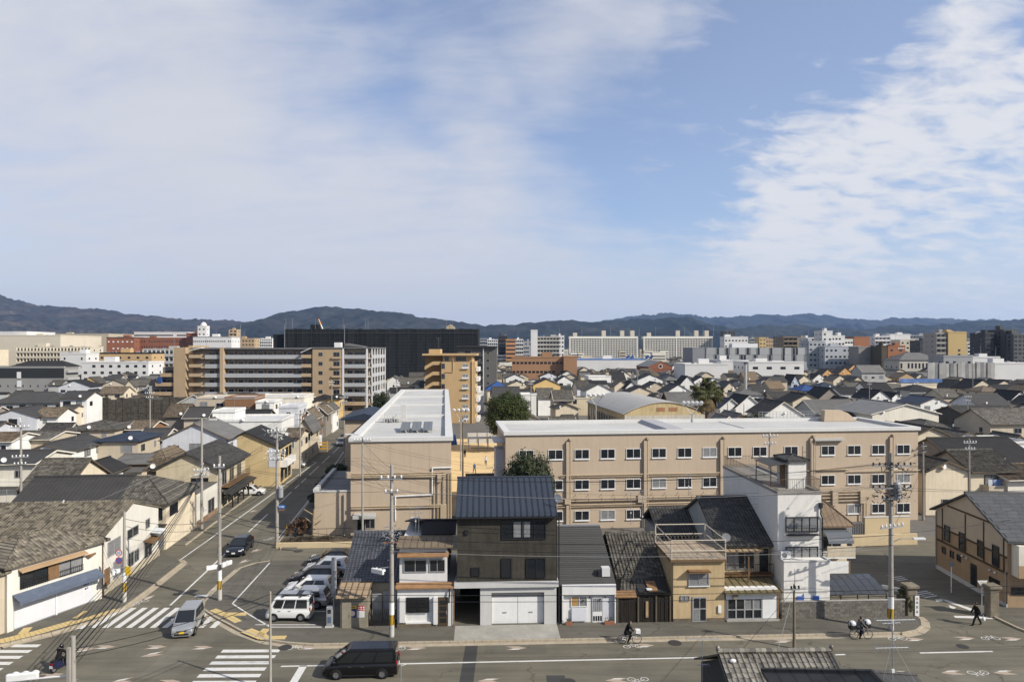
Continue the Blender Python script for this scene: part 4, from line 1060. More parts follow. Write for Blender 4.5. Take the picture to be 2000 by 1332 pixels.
r_ = gable_roof(p.o, xr, 8.4, 3.0, 1.95, .5, TILEG, ovx=.12, real=True); r_.location = (xr/2, 4.2, 0)
sheet_roof(p.o, p.x(1240,-1), p.x(1300,-1), -2.3, 2.25, -.51, 2.85, pm('dark_sheet', (.03,.03,.03), .7, .3, .3, 2), .06, name='lean_to_roof')
sheet_roof(p.o, p.x(1262,-1.5), p.x(1280,-1.5), -2.35, 2.36, -1.2, 2.75, RUST, .05, name='rust_sheet')
MB().box(p.x(1262,-2), p.x(1272,-2), -2.3, -1.95, 2.42, 2.52).build('loose_board', WHITEP, p.o)
t = tiles(MB(), 2.3, 1.9); t.v = [(x_+1.0+.25*v_, -2.2+v_*.92, 2.15+.42*v_+n_) for (x_,v_,n_) in t.v]
t.build('gate_tiles', TILEG, p.o, kind='stuff')
p2 = Plot('rear_tile_house', 'dark tiled roof rising behind the weathered tile house and terrace', 'house', 1290, 8.4)
MB().box(0, 5.2, 0, 6, 0, 4.5).build('wall', wallm('grey'), p2.o)
r_ = gable_roof(p2.o, 5.2, 6, 4.5, 1.5, .45, TILED, ovx=.3, real=True); r_.location = (2.6, 3, 0)

# 6 --- ochre house with roof terrace
p = Plot('terrace_house', 'ochre two-storey house with white-railed roof terrace', 'house', 1315)
xr = p.x(1415)
OCHRE = pm('ochre_render', (.56,.425,.245), .9, .2, .12, .5, .22, .1, 14)
MB().box(0, xr, 0, 4.6, 0, 4.72).build('wall', OCHRE, p.o)
dk = MB().box(-.28, xr+.08, -.25, 4.7, 4.74, 4.92).build('deck', pm('deck_edge', (.17,.11,.06), .8, .3, .2, 2), p.o)
n = 8
for k in range(n): 
    a = -.28+(xr+.36)*k/n; MB().box(a+.015, a+(xr+.36)/n-.015, -.25, 4.7, 4.925, 4.96).build('deck_board', pm('deck_tan', (.40,.32,.23), .8, .3, .15, 1.5), dk)
b = MB(); zt = 4.96
cs = [(-.2,-.18),(xr,-.18),(xr,4.6),(-.2,4.6)]
for i in range(4):
    a, c = cs[i], cs[(i+1)%4]
    for hh in (.62,1.42): b.tube((a[0],a[1],zt+hh),(c[0],c[1],zt+hh),.04,.04,5)
    b.tube((a[0],a[1],zt),(a[0],a[1],zt+1.42),.05,.05,6)
for i in range(4):
    a, c = Vector((*cs[i],zt)), Vector((*cs[(i+1)%4],zt)); m = 14
    for k in range(m): u, v = a+(c-a)*k/m, a+(c-a)*(k+1)/m; b.tube(u, v+Vector((0,0,.62)), .010, .010, 3); b.tube(v, u+Vector((0,0,.62)), .010, .010, 3)
b.build('terrace_railing', pm('rail_cream', (.56,.50,.41), .7, .3, .1), p.o)
b = MB(); b.prism([(p.x(1341),3.95),(p.x(1386),3.95),(p.x(1384),4.1),(p.x(1343),4.1)], -.5, -.003); b.build('awning', RUST, p.o)
window(p.o, p.x(1364.5), -.002, 2.95, p.x(1383)-p.x(1346), .95, 'f', 'alu', 'curtain', sill=True)
window(p.o, p.x(1338), -.002, 1.75, .6, .32, 'f', 'alu', 'curtain')
do = MB().box(p.x(1352), p.x(1379), -.06, -.002, .1, 2.0).build('sliding_door', ALU, p.o)
for c in range(2):
    for r in range(2): MB().box(p.x(1355)+.5*c, p.x(1355)+.5*c+.42, -.075, -.061, .2+.95*r, 1.05+.85*r).build('door_pane', GLASS if c+r else GLASSC, do)
MB().box(p.x(1402), p.x(1408), -.1, -.002, .75, 1.3).build('meter_box', WHITEP, p.o)
MB().box(0, xr, -.03, -.002, 0, .35).build('plinth', pm('stained_base', (.17,.14,.10)), p.o)

# 7 --- shop front with rusty roof, two-storey tiled house behind it
p = Plot('tiled_shop_house', 'two-storey dark tiled house with glazed shop front under mossy sheet roof', 'house', 1418)
xr = p.x(1520)
MB().box(0, xr, .12, 2.9, 0, 2.5).build('wall', wallm('white'), p.o)
MB().box(p.x(1489), xr-.12, -.02, .118, .25, 2.15).build('white_panel', WHITEP, p.o)
MB().box(0, p.x(1489)-.02, -.02, .118, 1.72, 2.2).build('sign_board', WHITEP, p.o)
for k in range(4):
    a = p.x(1421)+(p.x(1488)-p.x(1421))*k/4; wd = (p.x(1488)-p.x(1421))/4
    f_ = MB(); f_.box(a, a+.05, 0, .115, .2, 1.7); f_.box(a+wd-.05, a+wd, 0, .115, .2, 1.7); f_.box(a+.05, a+wd-.05, 0, .115, .9, .97); f_.box(a+.05, a+wd-.05, 0, .115, .2, .27)
    fo = f_.build('sliding_door', ALU, p.o)
    MB().box(a+.05, a+wd-.05, .06, .09, .27, .9).build('door_pane', GLASS, fo); MB().box(a+.05, a+wd-.05, .06, .09, .97, 1.7).build('door_pane', GLASS if k < 2 else GLASSC, fo)
MB().box(p.x(1431), p.x(1440), -.2, -.021, 1.8, 2.15).build('sign_lamp', pm('old_box', (.25,.23,.2), .7, .3, .2), p.o)
MB().box(0, xr, -.25, -.003, 0, .2).build('plinth', CONC, p.o)
MOSS = pm('mossy_sheet', (.16,.13,.065), .75, .3, .3, 1.2)
sheet_roof(p.o, -.15, xr+.2, -.4, 2.25, 2.9, 2.75, MOSS, .07, .55)
xa, xb = p.x(1404,2.9), p.x(1503,2.9)
MB().prismx([(2.9,0),(12.9,0),(12.9,5.3),(7.9,7.75),(2.9,5.3)], xa, xb).build('upper_wall', wallm('grey'), p.o)
MB().box(xa+.02, xb-.02, 2.86, 2.898, 2.8, 5.2).build('front_cladding', wallm('sand'), p.o)
r_ = gable_roof(p.o, xb-xa, 10, 5.3, 2.45, .55, TILED, ovx=.22, real=True); r_.location = ((xa+xb)/2, 7.9, 0)
sheet_roof(p.o, xa+.15, xb-.9, 2.0, 4.75, 2.85, 4.95, pm('tan_sheet', (.36,.265,.165)), .05, .5, name='awning')
window(p.o, (xa+xb)/2-.35, 2.858, 3.2, 2.2, 1.4, 'f', 'alu', 'dark', 3); window(p.o, xb-.5, 2.858, 3.0, .6, 1.7, 'f', 'black', 'dark', 1)
MB().box((xa+xb)/2-1.4, (xa+xb)/2-.5, 2.80, 2.826, 3.2, 4.6).build('curtain', GLASSC, p.o)
bal = MB().box(xa+.1, xb-.05, 2.0, 2.85, 2.82, 2.92).build('balcony', WOOD, p.o)
rail(bal, [(xa+.12,2.02,2.92),(xb-.07,2.02,2.92)], .85, .16, WOODD)
b = MB(); b.path([Vector((p.x(1460,1.5),1.3,2.5)),Vector((p.x(1460,1.5),1.3,4.6))], .06, 6); b.tube((p.x(1460,1.5),1.3,3.2),(p.x(1447,1.5),1.9,3.4),.02,.02,4); b.tube((p.x(1460,1.5),1.3,3.2),(p.x(1473,1.5),1.9,3.4),.02,.02,4); b.build('roof_post', WOOD, p.o)
dish(p.o, xa+.4, 2.3, 5.9, R(-30)); pipe(p.o, [(xa+.4,2.4,5.2),(xa+.4,2.4,5.8)], .02, STEEL, 'dish_arm')
MB().box(xr-.1, xr+.02, -.05, .118, 0, 2.4).build('corner_post', RUST, p.o)

# 8 --- tall white block with roof terrace
p = Plot('white_tower_house', 'tall narrow white house with railed roof terrace and stair hut', 'house', 1519, 1.6)
xr = p.x(1604); ht = 9.45
WT = pm('tower_white', (.80,.78,.735), .85, .2, .08, .4, .12, .06, 14)
MB().box(0, xr, 0, 12.2, 0, ht).build('wall', WT, p.o)
b = MB(); t = .22
b.box(-.05, xr+.05, -.05, t, ht, ht+.22); b.box(-.05, xr+.05, 12.2-t, 12.25, ht, ht+.22); b.box(-.05, t, t, 12.2-t, ht, ht+.22); b.box(xr-t, xr+.05, t, 12.2-t, ht, ht+.22)
b.build('parapet', pm('parapet_cap', (.30,.28,.25), .8, .3, .1), p.o)
MB().box(t, xr-t, t, 12.2-t, ht+.004, ht+.05).build('roof_deck', CONC, p.o)
rail(p.o, [(.08,.08,ht+.22),(xr-.08,.08,ht+.22),(xr-.08,12.1,ht+.22),(.08,12.1,ht+.22),(.08,.08,ht+.22)], .95, .15, pm('rail_brown', (.12,.085,.06), .6, .4, .1), 'roof_railing')
hut = MB().box(xr-1.75, xr-.25, 2.0, 4.2, ht+.05, ht+2.3).build('stair_hut', WT, p.o)
hip = hip_roof(hut, 1.7, 2.4, ht+2.3, .25, .12, roofm('dmetal')); hip.location = (xr-1.0, 3.1, 0)
MB().box(xr-1.82, xr-1.752, 2.6, 3.5, ht+.1, ht+2.0).build('hut_door', WOOD, hut)
cn = MB().prism([(.1,ht+1.95),(xr-1.8,ht+2.15),(xr-1.8,ht+2.2),(.1,ht+2.0)], 1.6, 4.9).build('canopy', roofm('dmetal'), p.o)
for x_, y_ in ((.2,1.75),(.2,4.75),(1.5,1.75)): MB().tube((x_,y_,ht+.05),(x_,y_,ht+1.98),.04,.04,5).build('post', BLKMET, cn)
wo = window(p.o, p.x(1566), -.002, p.z(1037), p.x(1597)-p.x(1536), p.z(1011)-p.z(1037), 'f', 'black', 'curtain', 4)
rail(wo, [(-1.25,-.35,-.25),(1.25,-.35,-.25)], .55, .13, BLKMET); MB().box(-1.28,1.28,-.4,-.003,-.3,-.24).build('ledge', BLKMET, wo)
window(p.o, p.x(1566), -.002, p.z(1097), p.x(1597)-p.x(1536), p.z(1069)-p.z(1097), 'f', 'black', 'curtain', 4)
MB().box(-.02, xr+.1, -1.15, -.003, .0, 4.42).build('lower_block', WT, p.o)
b = MB(); b.box(-.06,xr+.14,-1.19,-1.05,4.42,4.52); b.box(-.06,.06,-1.05,-.01,4.42,4.52); b.box(xr+.0,xr+.14,-1.05,-.01,4.42,4.52); b.build('block_cap', LCONC, p.o)
ac(p.o, p.x(1534,-.5), -.3, 4.45)
pipe(p.o, [(xr-.1,-.12,p.z(985)),(xr-.1,-.12,p.z(1005)),(xr+.06,-.08,p.z(1012)),(xr+.06,-.08,4.4)], .05, BLKMET, 'rain_pipe')
MB().box(xr-.22, xr+.02, -.22, -.003, p.z(992), p.z(982)).build('rain_head', BLKMET, p.o)
for k, (a, c, col) in enumerate(((1557,1567,(.06,.14,.5)),(1588,1600,(.08,.2,.6)),(1570,1584,(.65,.66,.68)))):
    MB().box(p.x(a,-1.2), p.x(c,-1.2), -1.24, -1.155, .95+.2*(k==2), 1.75+.2*(k==2)).build('hanging_sack', pm(f'sack_{k}', col, .6, .3, .2, 4), p.o)
MB().box(.1, xr-.1, -1.165, -1.152, 1.98, 2.02).build('wall_joint', CONC, p.o)

# 9 --- concrete block wall, laid block by block
p = Plot('block_wall', 'weathered grey concrete block garden wall below the tall white house', 'wall', 1527, .15)
xr = p.x(1768)
BLK = pm('block_grey', (.20,.185,.16), .95, .1, .3, 1.6, .25, .3, 30, objvar=.18)
bmh = MB().box(-.192,.192,0,.12,.006,.194).mesh('block', BLK)
nb = int(xr/.4)
for r in range(7):
    for c in range(nb):
        xx = .2+.4*c+(.2 if r % 2 else 0)
        if xx > xr-.15: continue
        ob('block', bmh, p.o, (xx, (c*7+r*3) % 5*.002, .0+.2*r))
MB().box(0, xr, .02, .10, 0, 1.40).build('mortar', pm('mortar', (.12,.11,.10), .95, .1, .2, 2), p.o)
MB().box(-.02, xr+.02, -.03, .16, 1.402, 1.47).build('coping', CONC, p.o)
# 10 --- bicycle shelter behind the wall
p = Plot('bicycle_shelter', 'low dark panelled shelter roof behind the block wall', 'shelter', 1618, .9)
xr = p.x(1733)
SMOKE = pm('smoked_panel', (.050,.054,.060), .25, .6, .15, 2)
nx, ny = 7, 3
for i in range(nx):
    for j in range(ny):
        prof = []; 
        a0, a1 = j/ny, (j+1)/ny
        zz = lambda q: 1.62+.75*math.sin(q*math.pi/2)
        x0_, x1_ = xr*i/nx, xr*(i+1)/nx
        MB().prismx([(2.6*a0+.02,zz(a0)),(2.6*a1-.02,zz(a1)),(2.6*a1-.02,zz(a1)+.02),(2.6*a0+.02,zz(a0)+.02)], x0_+.03, x1_-.03).build('roof_panel', SMOKE, p.o)
b = MB()
for i in range(nx+1):
    x_ = xr*i/nx
    for j in range(6): b.tube((x_,2.6*j/6,zz(j/6)-.01),(x_,2.6*(j+1)/6,zz((j+1)/6)-.01),.035,.035,4)
for j in range(4): b.tube((0,2.6*j/3,zz(j/3)),(xr,2.6*j/3,zz(j/3)),.03,.03,4)
for x_ in (0.05, xr/2, xr-.05): b.tube((x_,.05,0),(x_,.05,1.62),.045,.045,6); b.tube((x_,2.55,0),(x_,2.55,2.35),.045,.045,6)
b.build('frame', BLKMET, p.o)
# 11 --- brown-roofed house behind the tall white one
p = Plot('brown_roof_house', 'small cream house with brown hipped roof beside the tall white house', 'house', 1588, 8.2)
MB().box(0, 3.1, 0, 6, 0, 5.6).build('wall', wallm('cream'), p.o)
r_ = hip_roof(p.o, 3.1, 6, 5.6, 1.5, .5, roofm('brown')); r_.location = (1.55,3,0)
b = MB()
for j in range(6):
    a0, a1 = j/6*math.pi/2, (j+1)/6*math.pi/2
    b.quad((.6,-1.6*math.cos(a0),4.0+.9*math.sin(a0)),(2.9,-1.6*math.cos(a0),4.0+.9*math.sin(a0)),(2.9,-1.6*math.cos(a1),4.0+.9*math.sin(a1)),(.6,-1.6*math.cos(a1),4.0+.9*math.sin(a1)))
b.build('balcony_canopy', pm('clear_canopy', (.12,.13,.14), .2, .6, .1), p.o)
MB().box(.5, 3.0, -1.6, -.003, 2.7, 2.85).build('balcony', wallm('white'), p.o); MB().box(.5, 3.0, -1.62, -1.5, 2.85, 3.75).build('balcony_wall', wallm('beige'), p.o)
window(p.o, 1.7, -.002, 2.9, 1.6, 1.3, 'f', 'alu'); window(p.o, 1.7, -.002, .7, 1.6, 1.2, 'f', 'alu')
p = Plot('board_fence', 'brown board fence with white panels behind the shelter', 'fence', 1602, 6.2)
rnd = random.Random(2)
for k in range(9): MB().box(.3*k, .3*k+.28, 0, .05, 0, 2.6).build('plank', pm('fence_brown', (.20,.145,.085), .8, .3, .15, 1, objvar=.1), p.o)
MB().box(.0, .35, -.03, -.004, 1.9, 2.55).build('panel', WHITEP, p.o); MB().box(.75, 2.5, -.03, -.004, 1.55, 2.6).build('panel', WHITEP, p.o)
# 12 --- cream school boundary walls
p = thing('boundary_wall', 'cream rendered boundary wall in front of the school end', 'wall', (wx(1665,72.8),72.8,0), SA)
CREAMW = pm('cream_render', (.62,.50,.32), .9, .2, .07, .5, .1)
MB().box(0, 7.4, 0, .25, 0, 1.15).build('wall', CREAMW, p); MB().box(2.0, 7.2, .9, 1.15, 0, 2.75).build('wall', CREAMW, p)
MB().box(1.95, 7.25, .86, 1.19, 2.75, 2.83).build('coping', LCONC, p)
b = MB()
for k in range(22): b.box(-2.0+.2*k, -1.9+.2*k, 1.6, 1.65, .3, 2.0)
b.build('sheet_fence', pm('fence_bluegrey', (.30,.33,.38), .5, .4, .1), p, kind='stuff')
# 13 --- gate pillars, hedge, signs
STONE = pm('pillar_stone', (.24,.205,.155), .95, .1, .3, 2.5, .2, .4, 20)
for nm, lab, px, py in (('gate_pillar','stone gate pillar with white name board beside the hedge',1781,1205),('gate_pillar','stone gate pillar beside the tan house corner',1942,1206)):
    q = gp(px, py); t = thing(nm, lab, 'pillar', (q.x,q.y,0), FA, 'stone pillars of the lane gate')
    bevel(MB().box(-.36,.36,-.05,.62,0,2.25).build('shaft', STONE, t), .04)
    bevel(MB().box(-.52,.52,-.2,.78,2.25,2.52).build('cap', STONE, t), .06)
    if px < 1800:
        s_ = MB().box(.18,.52,-.12,-.055,.15,1.75).build('name_board', WHITEP, t)
        b = MB(); 
        def strokes(cx, cz, segs, col):
            for (xa_,za_,xb_,zb_) in segs: b.tube((cx+xa_*.1,-.126,cz+za_*.1),(cx+xb_*.1,-.126,cz+zb_*.1),.012,.012,3,col)
        strokes(.35,1.50,((-.9,.6,.9,.6),(0,1,0,-.2),(-.8,-.2,.8,-.2),(-.6,-1,0,-.2),(0,-.2,.7,-1)),1)
        strokes(.35,1.18,((-.5,.9,-.7,-.8),(.0,.8,.0,-.6),(.6,1,.6,-1)),0)
        strokes(.35,.84,((-.9,.7,-.3,.7),(-.9,0,-.3,0),(-.6,1,-.6,-1),(.0,.8,.9,.8),(.45,1,.45,-.9),(0,.2,.9,.2),(0,-.4,.9,-.4),(-.9,-.9,.9,-.9)),0)
        strokes(.35,.48,((-.9,.7,.9,.7),(-.7,.1,.7,.1),(0,1,0,-1),(-.8,-.4,.8,-.4),(-.7,-1,0,-.3),(.7,-1,0,-.3)),0)
        b.build('lettering', [flatm('ink_dark', (.03,.03,.05)), flatm('poster_red', (.5,.03,.04))], s_)
# 14 --- tan timber-framed house on the right
q = thing('tan_house', 'large tan brick-clad house with dark timber bands and shingled roof at the lane', 'house', (40.15,55.3,0), R(-3.5))
TANB = pm('tan_brick', (.42,.30,.185), .9, .2, .12, 1.0, .08, course=(.075,.18)); TANU = pm('tan_upper', (.52,.43,.32), .9, .2, .08, .8)
MB().prismx([(0,0),(10.3,0),(10.3,5.7),(5.15,8.1),(0,5.7)], 0, 11).build('wall', TANB, q)
SHING = pm('shingle_grey', (.085,.087,.092), .7, .3, .16, .8, objvar=.10)
MB().prismx([(0,4.1),(10.3,4.1),(10.3,5.69),(5.15,8.08),(0,5.69)], -.03, -.004).build('gable_panel', TANU, q)
BAND = pm('timber_band', (.085,.058,.034), .8, .3, .15, 1.5)
for z_, a, c in ((4.05,-.02,10.32),(2.75,-.02,10.32)): MB().box(-.07, -.031 if z_ > 4 else -.003, a, c, z_, z_+.16).build('timber_band', BAND, q)
MB().prismx([(2.0,6.35),(8.4,6.35),(8.4,6.5),(2.0,6.5)], -.07, -.031).build('timber_band', BAND, q)
for y_, za, zb in ((9.2,2.9,6.0),(5.6,2.9,6.3),(3.0,2.9,6.3),(.4,2.9,5.6)): MB().box(-.075, -.034, y_-.07, y_+.07, za+.02, zb).build('timber_post', BAND, q)
for y_, z_, w_, h_ in ((8.4,3.15,.75,1.35),(6.1,3.0,.75,1.45),(3.4,3.2,.75,1.3),(1.4,3.05,.75,1.6)): window(q, -.034, y_, z_, w_, h_, 'l', 'black', 'dark', 1)
for y_ in (9.0,7.7,6.6): window(q, -.004, y_, 1.85, .45, .5, 'l', 'black', 'dark', 1)
do = MB().box(-.06,-.003,4.0,4.85,.1,2.2).build('door', BLKMET, q); MB().box(-.075,-.061,4.15,4.7,.4,1.9).build('door_pane', GLASS, do)
window(q, -.004, 1.6, 1.3, 1.2, .55, 'l', 'black', 'dark', 1)
for y_ in (6.0,5.3,2.1,1.4): MB().ball((-.12,y_,2.45), .1, 8, 6).build('wall_lamp', WHITEP, q)
pipe(q, [(-.1,10.2,0),(-.1,10.2,5.5)], .05, POLEM, 'rain_pipe'); pipe(q, [(-.1,.1,0),(-.1,.1,3.0)], .05, POLEM, 'rain_pipe')
MB().box(-.1,-.003,-.02,10.32,0,.35).build('plinth', LCONC, q)
r_ = gable_roof(q, 11, 10.3, 5.7, 2.4, .6, SHING, ovx=.35, th=.16); r_.location = (5.5,5.15,0)
ang = math.atan(2.4/5.15); S = (5.15+.6)/math.cos(ang); L = 11.7
for j in range(13):
    for i in range(13):
        u0 = -L/2+L/13*i+(.22 if j % 2 else 0); 
        t = MB().box(u0+.01, min(u0+L/13-.012, L/2), S/13*j, S/13*(j+1)-.02, .0, .035)
        slope_place(t, -5.75, 5.7-.6*2.4/5.15+.165, ang).build('shingle', SHING, r_)
MB().box(.3, 11, -.9, -.003, 2.75, 5.3).build('front_bay', wallm('ivory'), q)
MB().box(.25, 11, -.95, -.9, 2.75, 3.75).build('front_band', TANB, q)
window(q, 1.9, -.905, 3.9, 1.5, 1.2, 'f', 'black', 'dark'); window(q, .9, -.004, 1.2, 1.1, .5, 'f', 'black', 'dark'); window(q, 4.5, -.004, .9, 1.6, 1.1, 'f', 'black', 'dark')
# ================================================================ left of the side street
def wall_gable(o, x0, x1, y0, y1, h, rise, mat): return MB().prismx([(y0,0),(y1,0),(y1,h),((y0+y1)/2,h+rise),(y0,h)], x0, x1).build('wall', mat, o)
LA = R(5.7)
WHITEL = pm('limewash_white', (.72,.69,.62), .9, .2, .07, .4, .12, .08, 14)
# corner building with the blue awning
c0 = gp(14, 1236)
p = thing('corner_shop', 'white corner shop with closed shutters under a long blue awning', 'shop', (c0.x,c0.y,0), math.atan2(.928,.371))
w_ = 7.55
MB().box(-.0, w_, 0, 5.2, 0, 5.0).build('wall', WHITEL, p)
r_ = hip_roof(p, w_, 5.2, 5.0, 1.1, .45, TILEO); r_.location = (w_/2, 2.6, 0)
MB().box(-6, -.02, .25, 5.2, 0, 4.6).build('side_wing', wallm('beige'), p)
r_ = gable_roof(p, 6.0, 5.0, 4.6, 1.1, .4, TILEO); r_.location = (-3.0, 2.75, 0)
aw = MB().prismx([(-.80,2.20),(-.02,2.62),(-.02,2.69),(-.85,2.28),(-.85,2.14)], .35, w_-.45).build('awning', pm('awning_blue', (.105,.130,.18), .75, .3, .2, 1.5), p)
MB().box(.35, w_-.45, -.86, -.84, 2.02, 2.22).build('valance', pm('awning_blue', (.115,.155,.24)), aw)
for a, c in ((.45,3.55),(3.7,w_-.75)):
    s_ = MB().box(a, c, -.06, -.003, .08, 2.2).build('shutter', pm('shutter_white', (.66,.67,.70), .5, .4, .06, 1, course=(.09,.15)), p)
    MB().box(a, c, -.09, -.06, .08, .16).build('shutter_rail', ALU, s_)
MB().box(3.56, 3.69, -.1, -.003, 0, 2.2).build('mullion', WHITEP, p)
po = MB().box(w_-1.75, w_-1.1, -.075, -.062, 1.15, 2.05).build('poster', flatm('poster_white', (.72,.71,.70)), p)
b = MB()
for k in range(4): b.box(w_-1.68, w_-1.2, -.082, -.076, 1.75-.05*k, 1.78-.05*k)
b.ring((w_-1.5,-.079,1.32), 0, .09, 'y', 10); b.ring((w_-1.33,-.079,1.35), 0, .07, 'y', 10); b.build('poster_print', flatm('poster_ink_blue', (.03,.09,.28)), po)
for a, c in ((.95,2.95),(3.85,5.75)):
    wi = window(p, (a+c)/2, -.002, 3.0, c-a, 1.15, 'f', 'black', 'dark' if a < 2 else 'curtain', 2)
    rail(wi, [(-(c-a)/2,-.22,-.05),((c-a)/2,-.22,-.05)], .5, .17, WOODD)
MB().box(2.98, 3.82, -.1, -.003, 2.95, 4.25).build('shutter_case', WOOD, p)
MB().prismx([(-.5,4.25),(-.003,4.4),(-.003,4.48),(-.5,4.33)], .75, 6.0).build('window_hood', pm('hood_tan', (.45,.31,.18), .8, .3, .15), p)
pipe(p, [(w_+.05,-.06,.1),(w_+.05,-.06,4.8)], .045, WOOD, 'rain_pipe')
# the long white tile-roofed building on the street
p = thing('long_white_house', 'long white house with tan mottled tiled roof and windowed gable on the street', 'house', (-34.75,57.9,0), LA)
wall_gable(p, -30, 0, 0, 11.4, 4.95, 1.75, WHITEL)
r_ = gable_roof(p, 30, 11.4, 4.95, 1.75, .4, TILEO, ovx=.12, real=True); r_.location = (-15, 5.7, 0)
for y_, z_, w2, h2, gl in ((2.0,3.1,2.2,1.2,'curtain'),(5.6,3.6,2.2,.8,'dark'),(8.8,3.6,.8,.8,'dark'),(3.0,.9,2.2,1.4,'curtain'),(6.4,1.1,.8,1.0,'dark'),(8.9,.5,1.6,1.9,'dark'),(5.2,1.0,1.0,1.2,'dark')):
    window(p, .004, y_, z_, w2, h2, 'r', 'alu', gl, 2, sill=False)
MB().box(.003,.10,-.1,11.5,0,.75).build('plinth', pm('plinth_cream', (.50,.44,.33), .9, .2, .15, 1), p)
MB().box(.004, .06, .3, 1.2, .1, 2.2).build('door', WOOD, p)
a_ = MB().prism([(.0,2.45),(.9,2.25),(.9,2.32),(0,2.52)], 7.9, 10.1).build('door_canopy', WOOD, p)
b = MB()
for k in range(12): b.tube((.0,9.4+.14*k,3.0),(1.0,9.4+.14*k,2.85),.08,.08,6)
b.build('corrugated_canopy', pm('clear_sheet', (.70,.71,.73), .3, .5, .05), p, kind='stuff')
MB().box(-3.4,-.1,-1.7,-.003,3.9,4.05).build('lower_roof', RUST, p)
pipe(p, [(-13,1.5,5.9),(-13,1.5,6.6)], .05, WHITEP, 'roof_vent'); pipe(p, [(-6.2,5.6,6.6),(-6.0,5.6,7.1)], .07, WHITEP, 'roof_vent'); antenna(p, -11, 5.7, 6.6, .2, 1.6)
# grey sheet and tiled long house behind
p = thing('long_grey_house', 'long house half roofed in dark grey sheet and half in mottled tile', 'house', (-36.3,71.6,0), LA)
wall_gable(p, -15.4, -5.0, 0, 8.6, 5.0, 1.95, wallm('cream')); MB().box(-4.99, 0, 0, 8.6, 0, 5.0).build('street_wall', wallm('cream'), p)
r_ = gable_roof(p, 10.6, 8.6, 5.0, 1.95, .5, roofm('dmetal'), ovx=.0); r_.location = (-10.1,4.3,0)
ze_ = 5.0-.5*1.95/4.3+.13; zr_ = 7.08
MB().add([(-4.8,-.5,ze_),(.5,-.5,ze_),(-3.6,4.3,zr_),(-4.8,4.3,zr_),(.5,9.1,ze_),(-4.8,9.1,ze_),(-4.8,-.5,ze_-.15),(.5,-.5,ze_-.15),(.5,9.1,ze_-.15),(-4.8,9.1,ze_-.15)], [(0,1,2,3),(1,4,2),(4,5,3,2),(6,7,1,0),(7,8,4,1),(8,9,5,4),(6,9,8,7)]).build('hip_end', TILEG, r_, (10.1,-4.3,0))
MB().tube((-3.6,4.3,zr_),(.5,-.5,ze_),.10,.10,5).tube((-3.6,4.3,zr_),(.5,9.1,ze_),.10,.10,5).build('hip_cap', TILEG, r_, (10.1,-4.3,0))
window(p, .004, 2.0, 3.3, 2.0, 1.0, 'r', 'black', 'dark'); window(p, -1.3, -.002, 3.2, 1.8, 1.1, 'f', 'black', 'dark'); ac(p, -1.2, -.3, 2.6); ac(p, -2.1, -.3, 2.6)
sheet_roof(p, -2.8, .1, -1.3, 2.3, -.003, 2.6, TILED, .1, name='porch_roof')
MB().box(-.95,-.2,-.05,-.003,.1,2.0).build('door', pm('door_grey', (.25,.25,.25), .5, .4, .05), p); MB().box(-2.4,-1.2,-.05,-.003,.5,1.9).build('shop_window', GLASS, p)
# white street wall with mural
p = thing('white_wall_house', 'white flat house with blue painted scribble beside grey poles', 'house', (-37.2,80.6,0), LA)
MB().box(-5, 0, 0, 7.2, 0, 3.9).build('wall', WHITEL, p); MB().box(-5.05,.05,-.05,7.25,3.9,4.0).build('roof', roofm('metal'), p)
window(p, .004, 1.4, 2.0, .6, .8, 'r', 'black', 'dark', 1); window(p, .004, 4.8, .4, 2.2, 1.9, 'r', 'alu', 'dark', 2)
b = MB(); rnd = random.Random(8); q = Vector((.02,2.2,1.4))
for k in range(14): q2 = Vector((.02, 2.2+rnd.uniform(-.6,.9), 1.5+rnd.uniform(-.4,.5))); b.tube(q, q2, .02, .02, 3); q = q2
b.build('mural', pm('mural_blue', (.25,.32,.55), .8, .2, .1), p, kind='stuff')
MB().box(.003,.06,-.05,7.2,0,.7).build('plinth', pm('plinth_brown', (.25,.16,.10), .9, .2, .2), p)
# beige gabled house with tiled roof and balconies
p = thing('balcony_house', 'beige gabled house with grey tiled roof and brown street balconies', 'house', (-42.0,88.2,0), LA)
BW = 7.6
MB().prism([(-BW/2,0),(BW/2,0),(BW/2,5.6),(0,7.5),(-BW/2,5.6)], 0, 12.4).build('wall', wallm('sand'), p)
r_ = gable_roof(p, 12.4, BW, 5.6, 1.9, .7, TILED, ovx=.5, real=True); r_.location = (0,6.2,0); r_.rotation_euler = (0,0,math.pi/2)
bl = MB().box(BW/2+.003, BW/2+1.0, 1.5, 11.5, 2.75, 2.88).build('balcony', WOOD, p); rail(bl, [(BW/2+.97,1.55,2.88),(BW/2+.97,11.45,2.88)], .95, .2, pm('rail_brown', (.12,.085,.06)))
for y_ in (2.6,5.8,9.2): window(p, BW/2+.004, y_, 3.0, 1.8, 1.7, 'r', 'alu', 'dark')
sheet_roof(p, 0,0.01,0,0,0.01,0.01, TILED) if False else None
b = MB().prism([(BW/2+.0,2.45),(BW/2+1.7,1.95),(BW/2+1.7,2.1),(BW/2,2.6)], .3, 12.2); b.build('porch_roof', TILED, p)
for y_ in (1.6,4.0,6.5,9.0,11.2): MB().box(BW/2+1.35, BW/2+1.5, y_-.07, y_+.07, 0, 2.0).build('porch_post', WOODD, p)
for y_ in (2.8,5.2,7.8): MB().box(BW/2+.003, BW/2+.06, y_-.9, y_+.9, .2, 1.9).build('shop_window', GLASS, p)
window(p, 1.6, -.002, 3.1, 2.0, 1.2, 'f', 'black', 'dark'); window(p, -1.6, -.002, 3.1, 1.2, 1.0, 'f', 'alu', 'curtain')
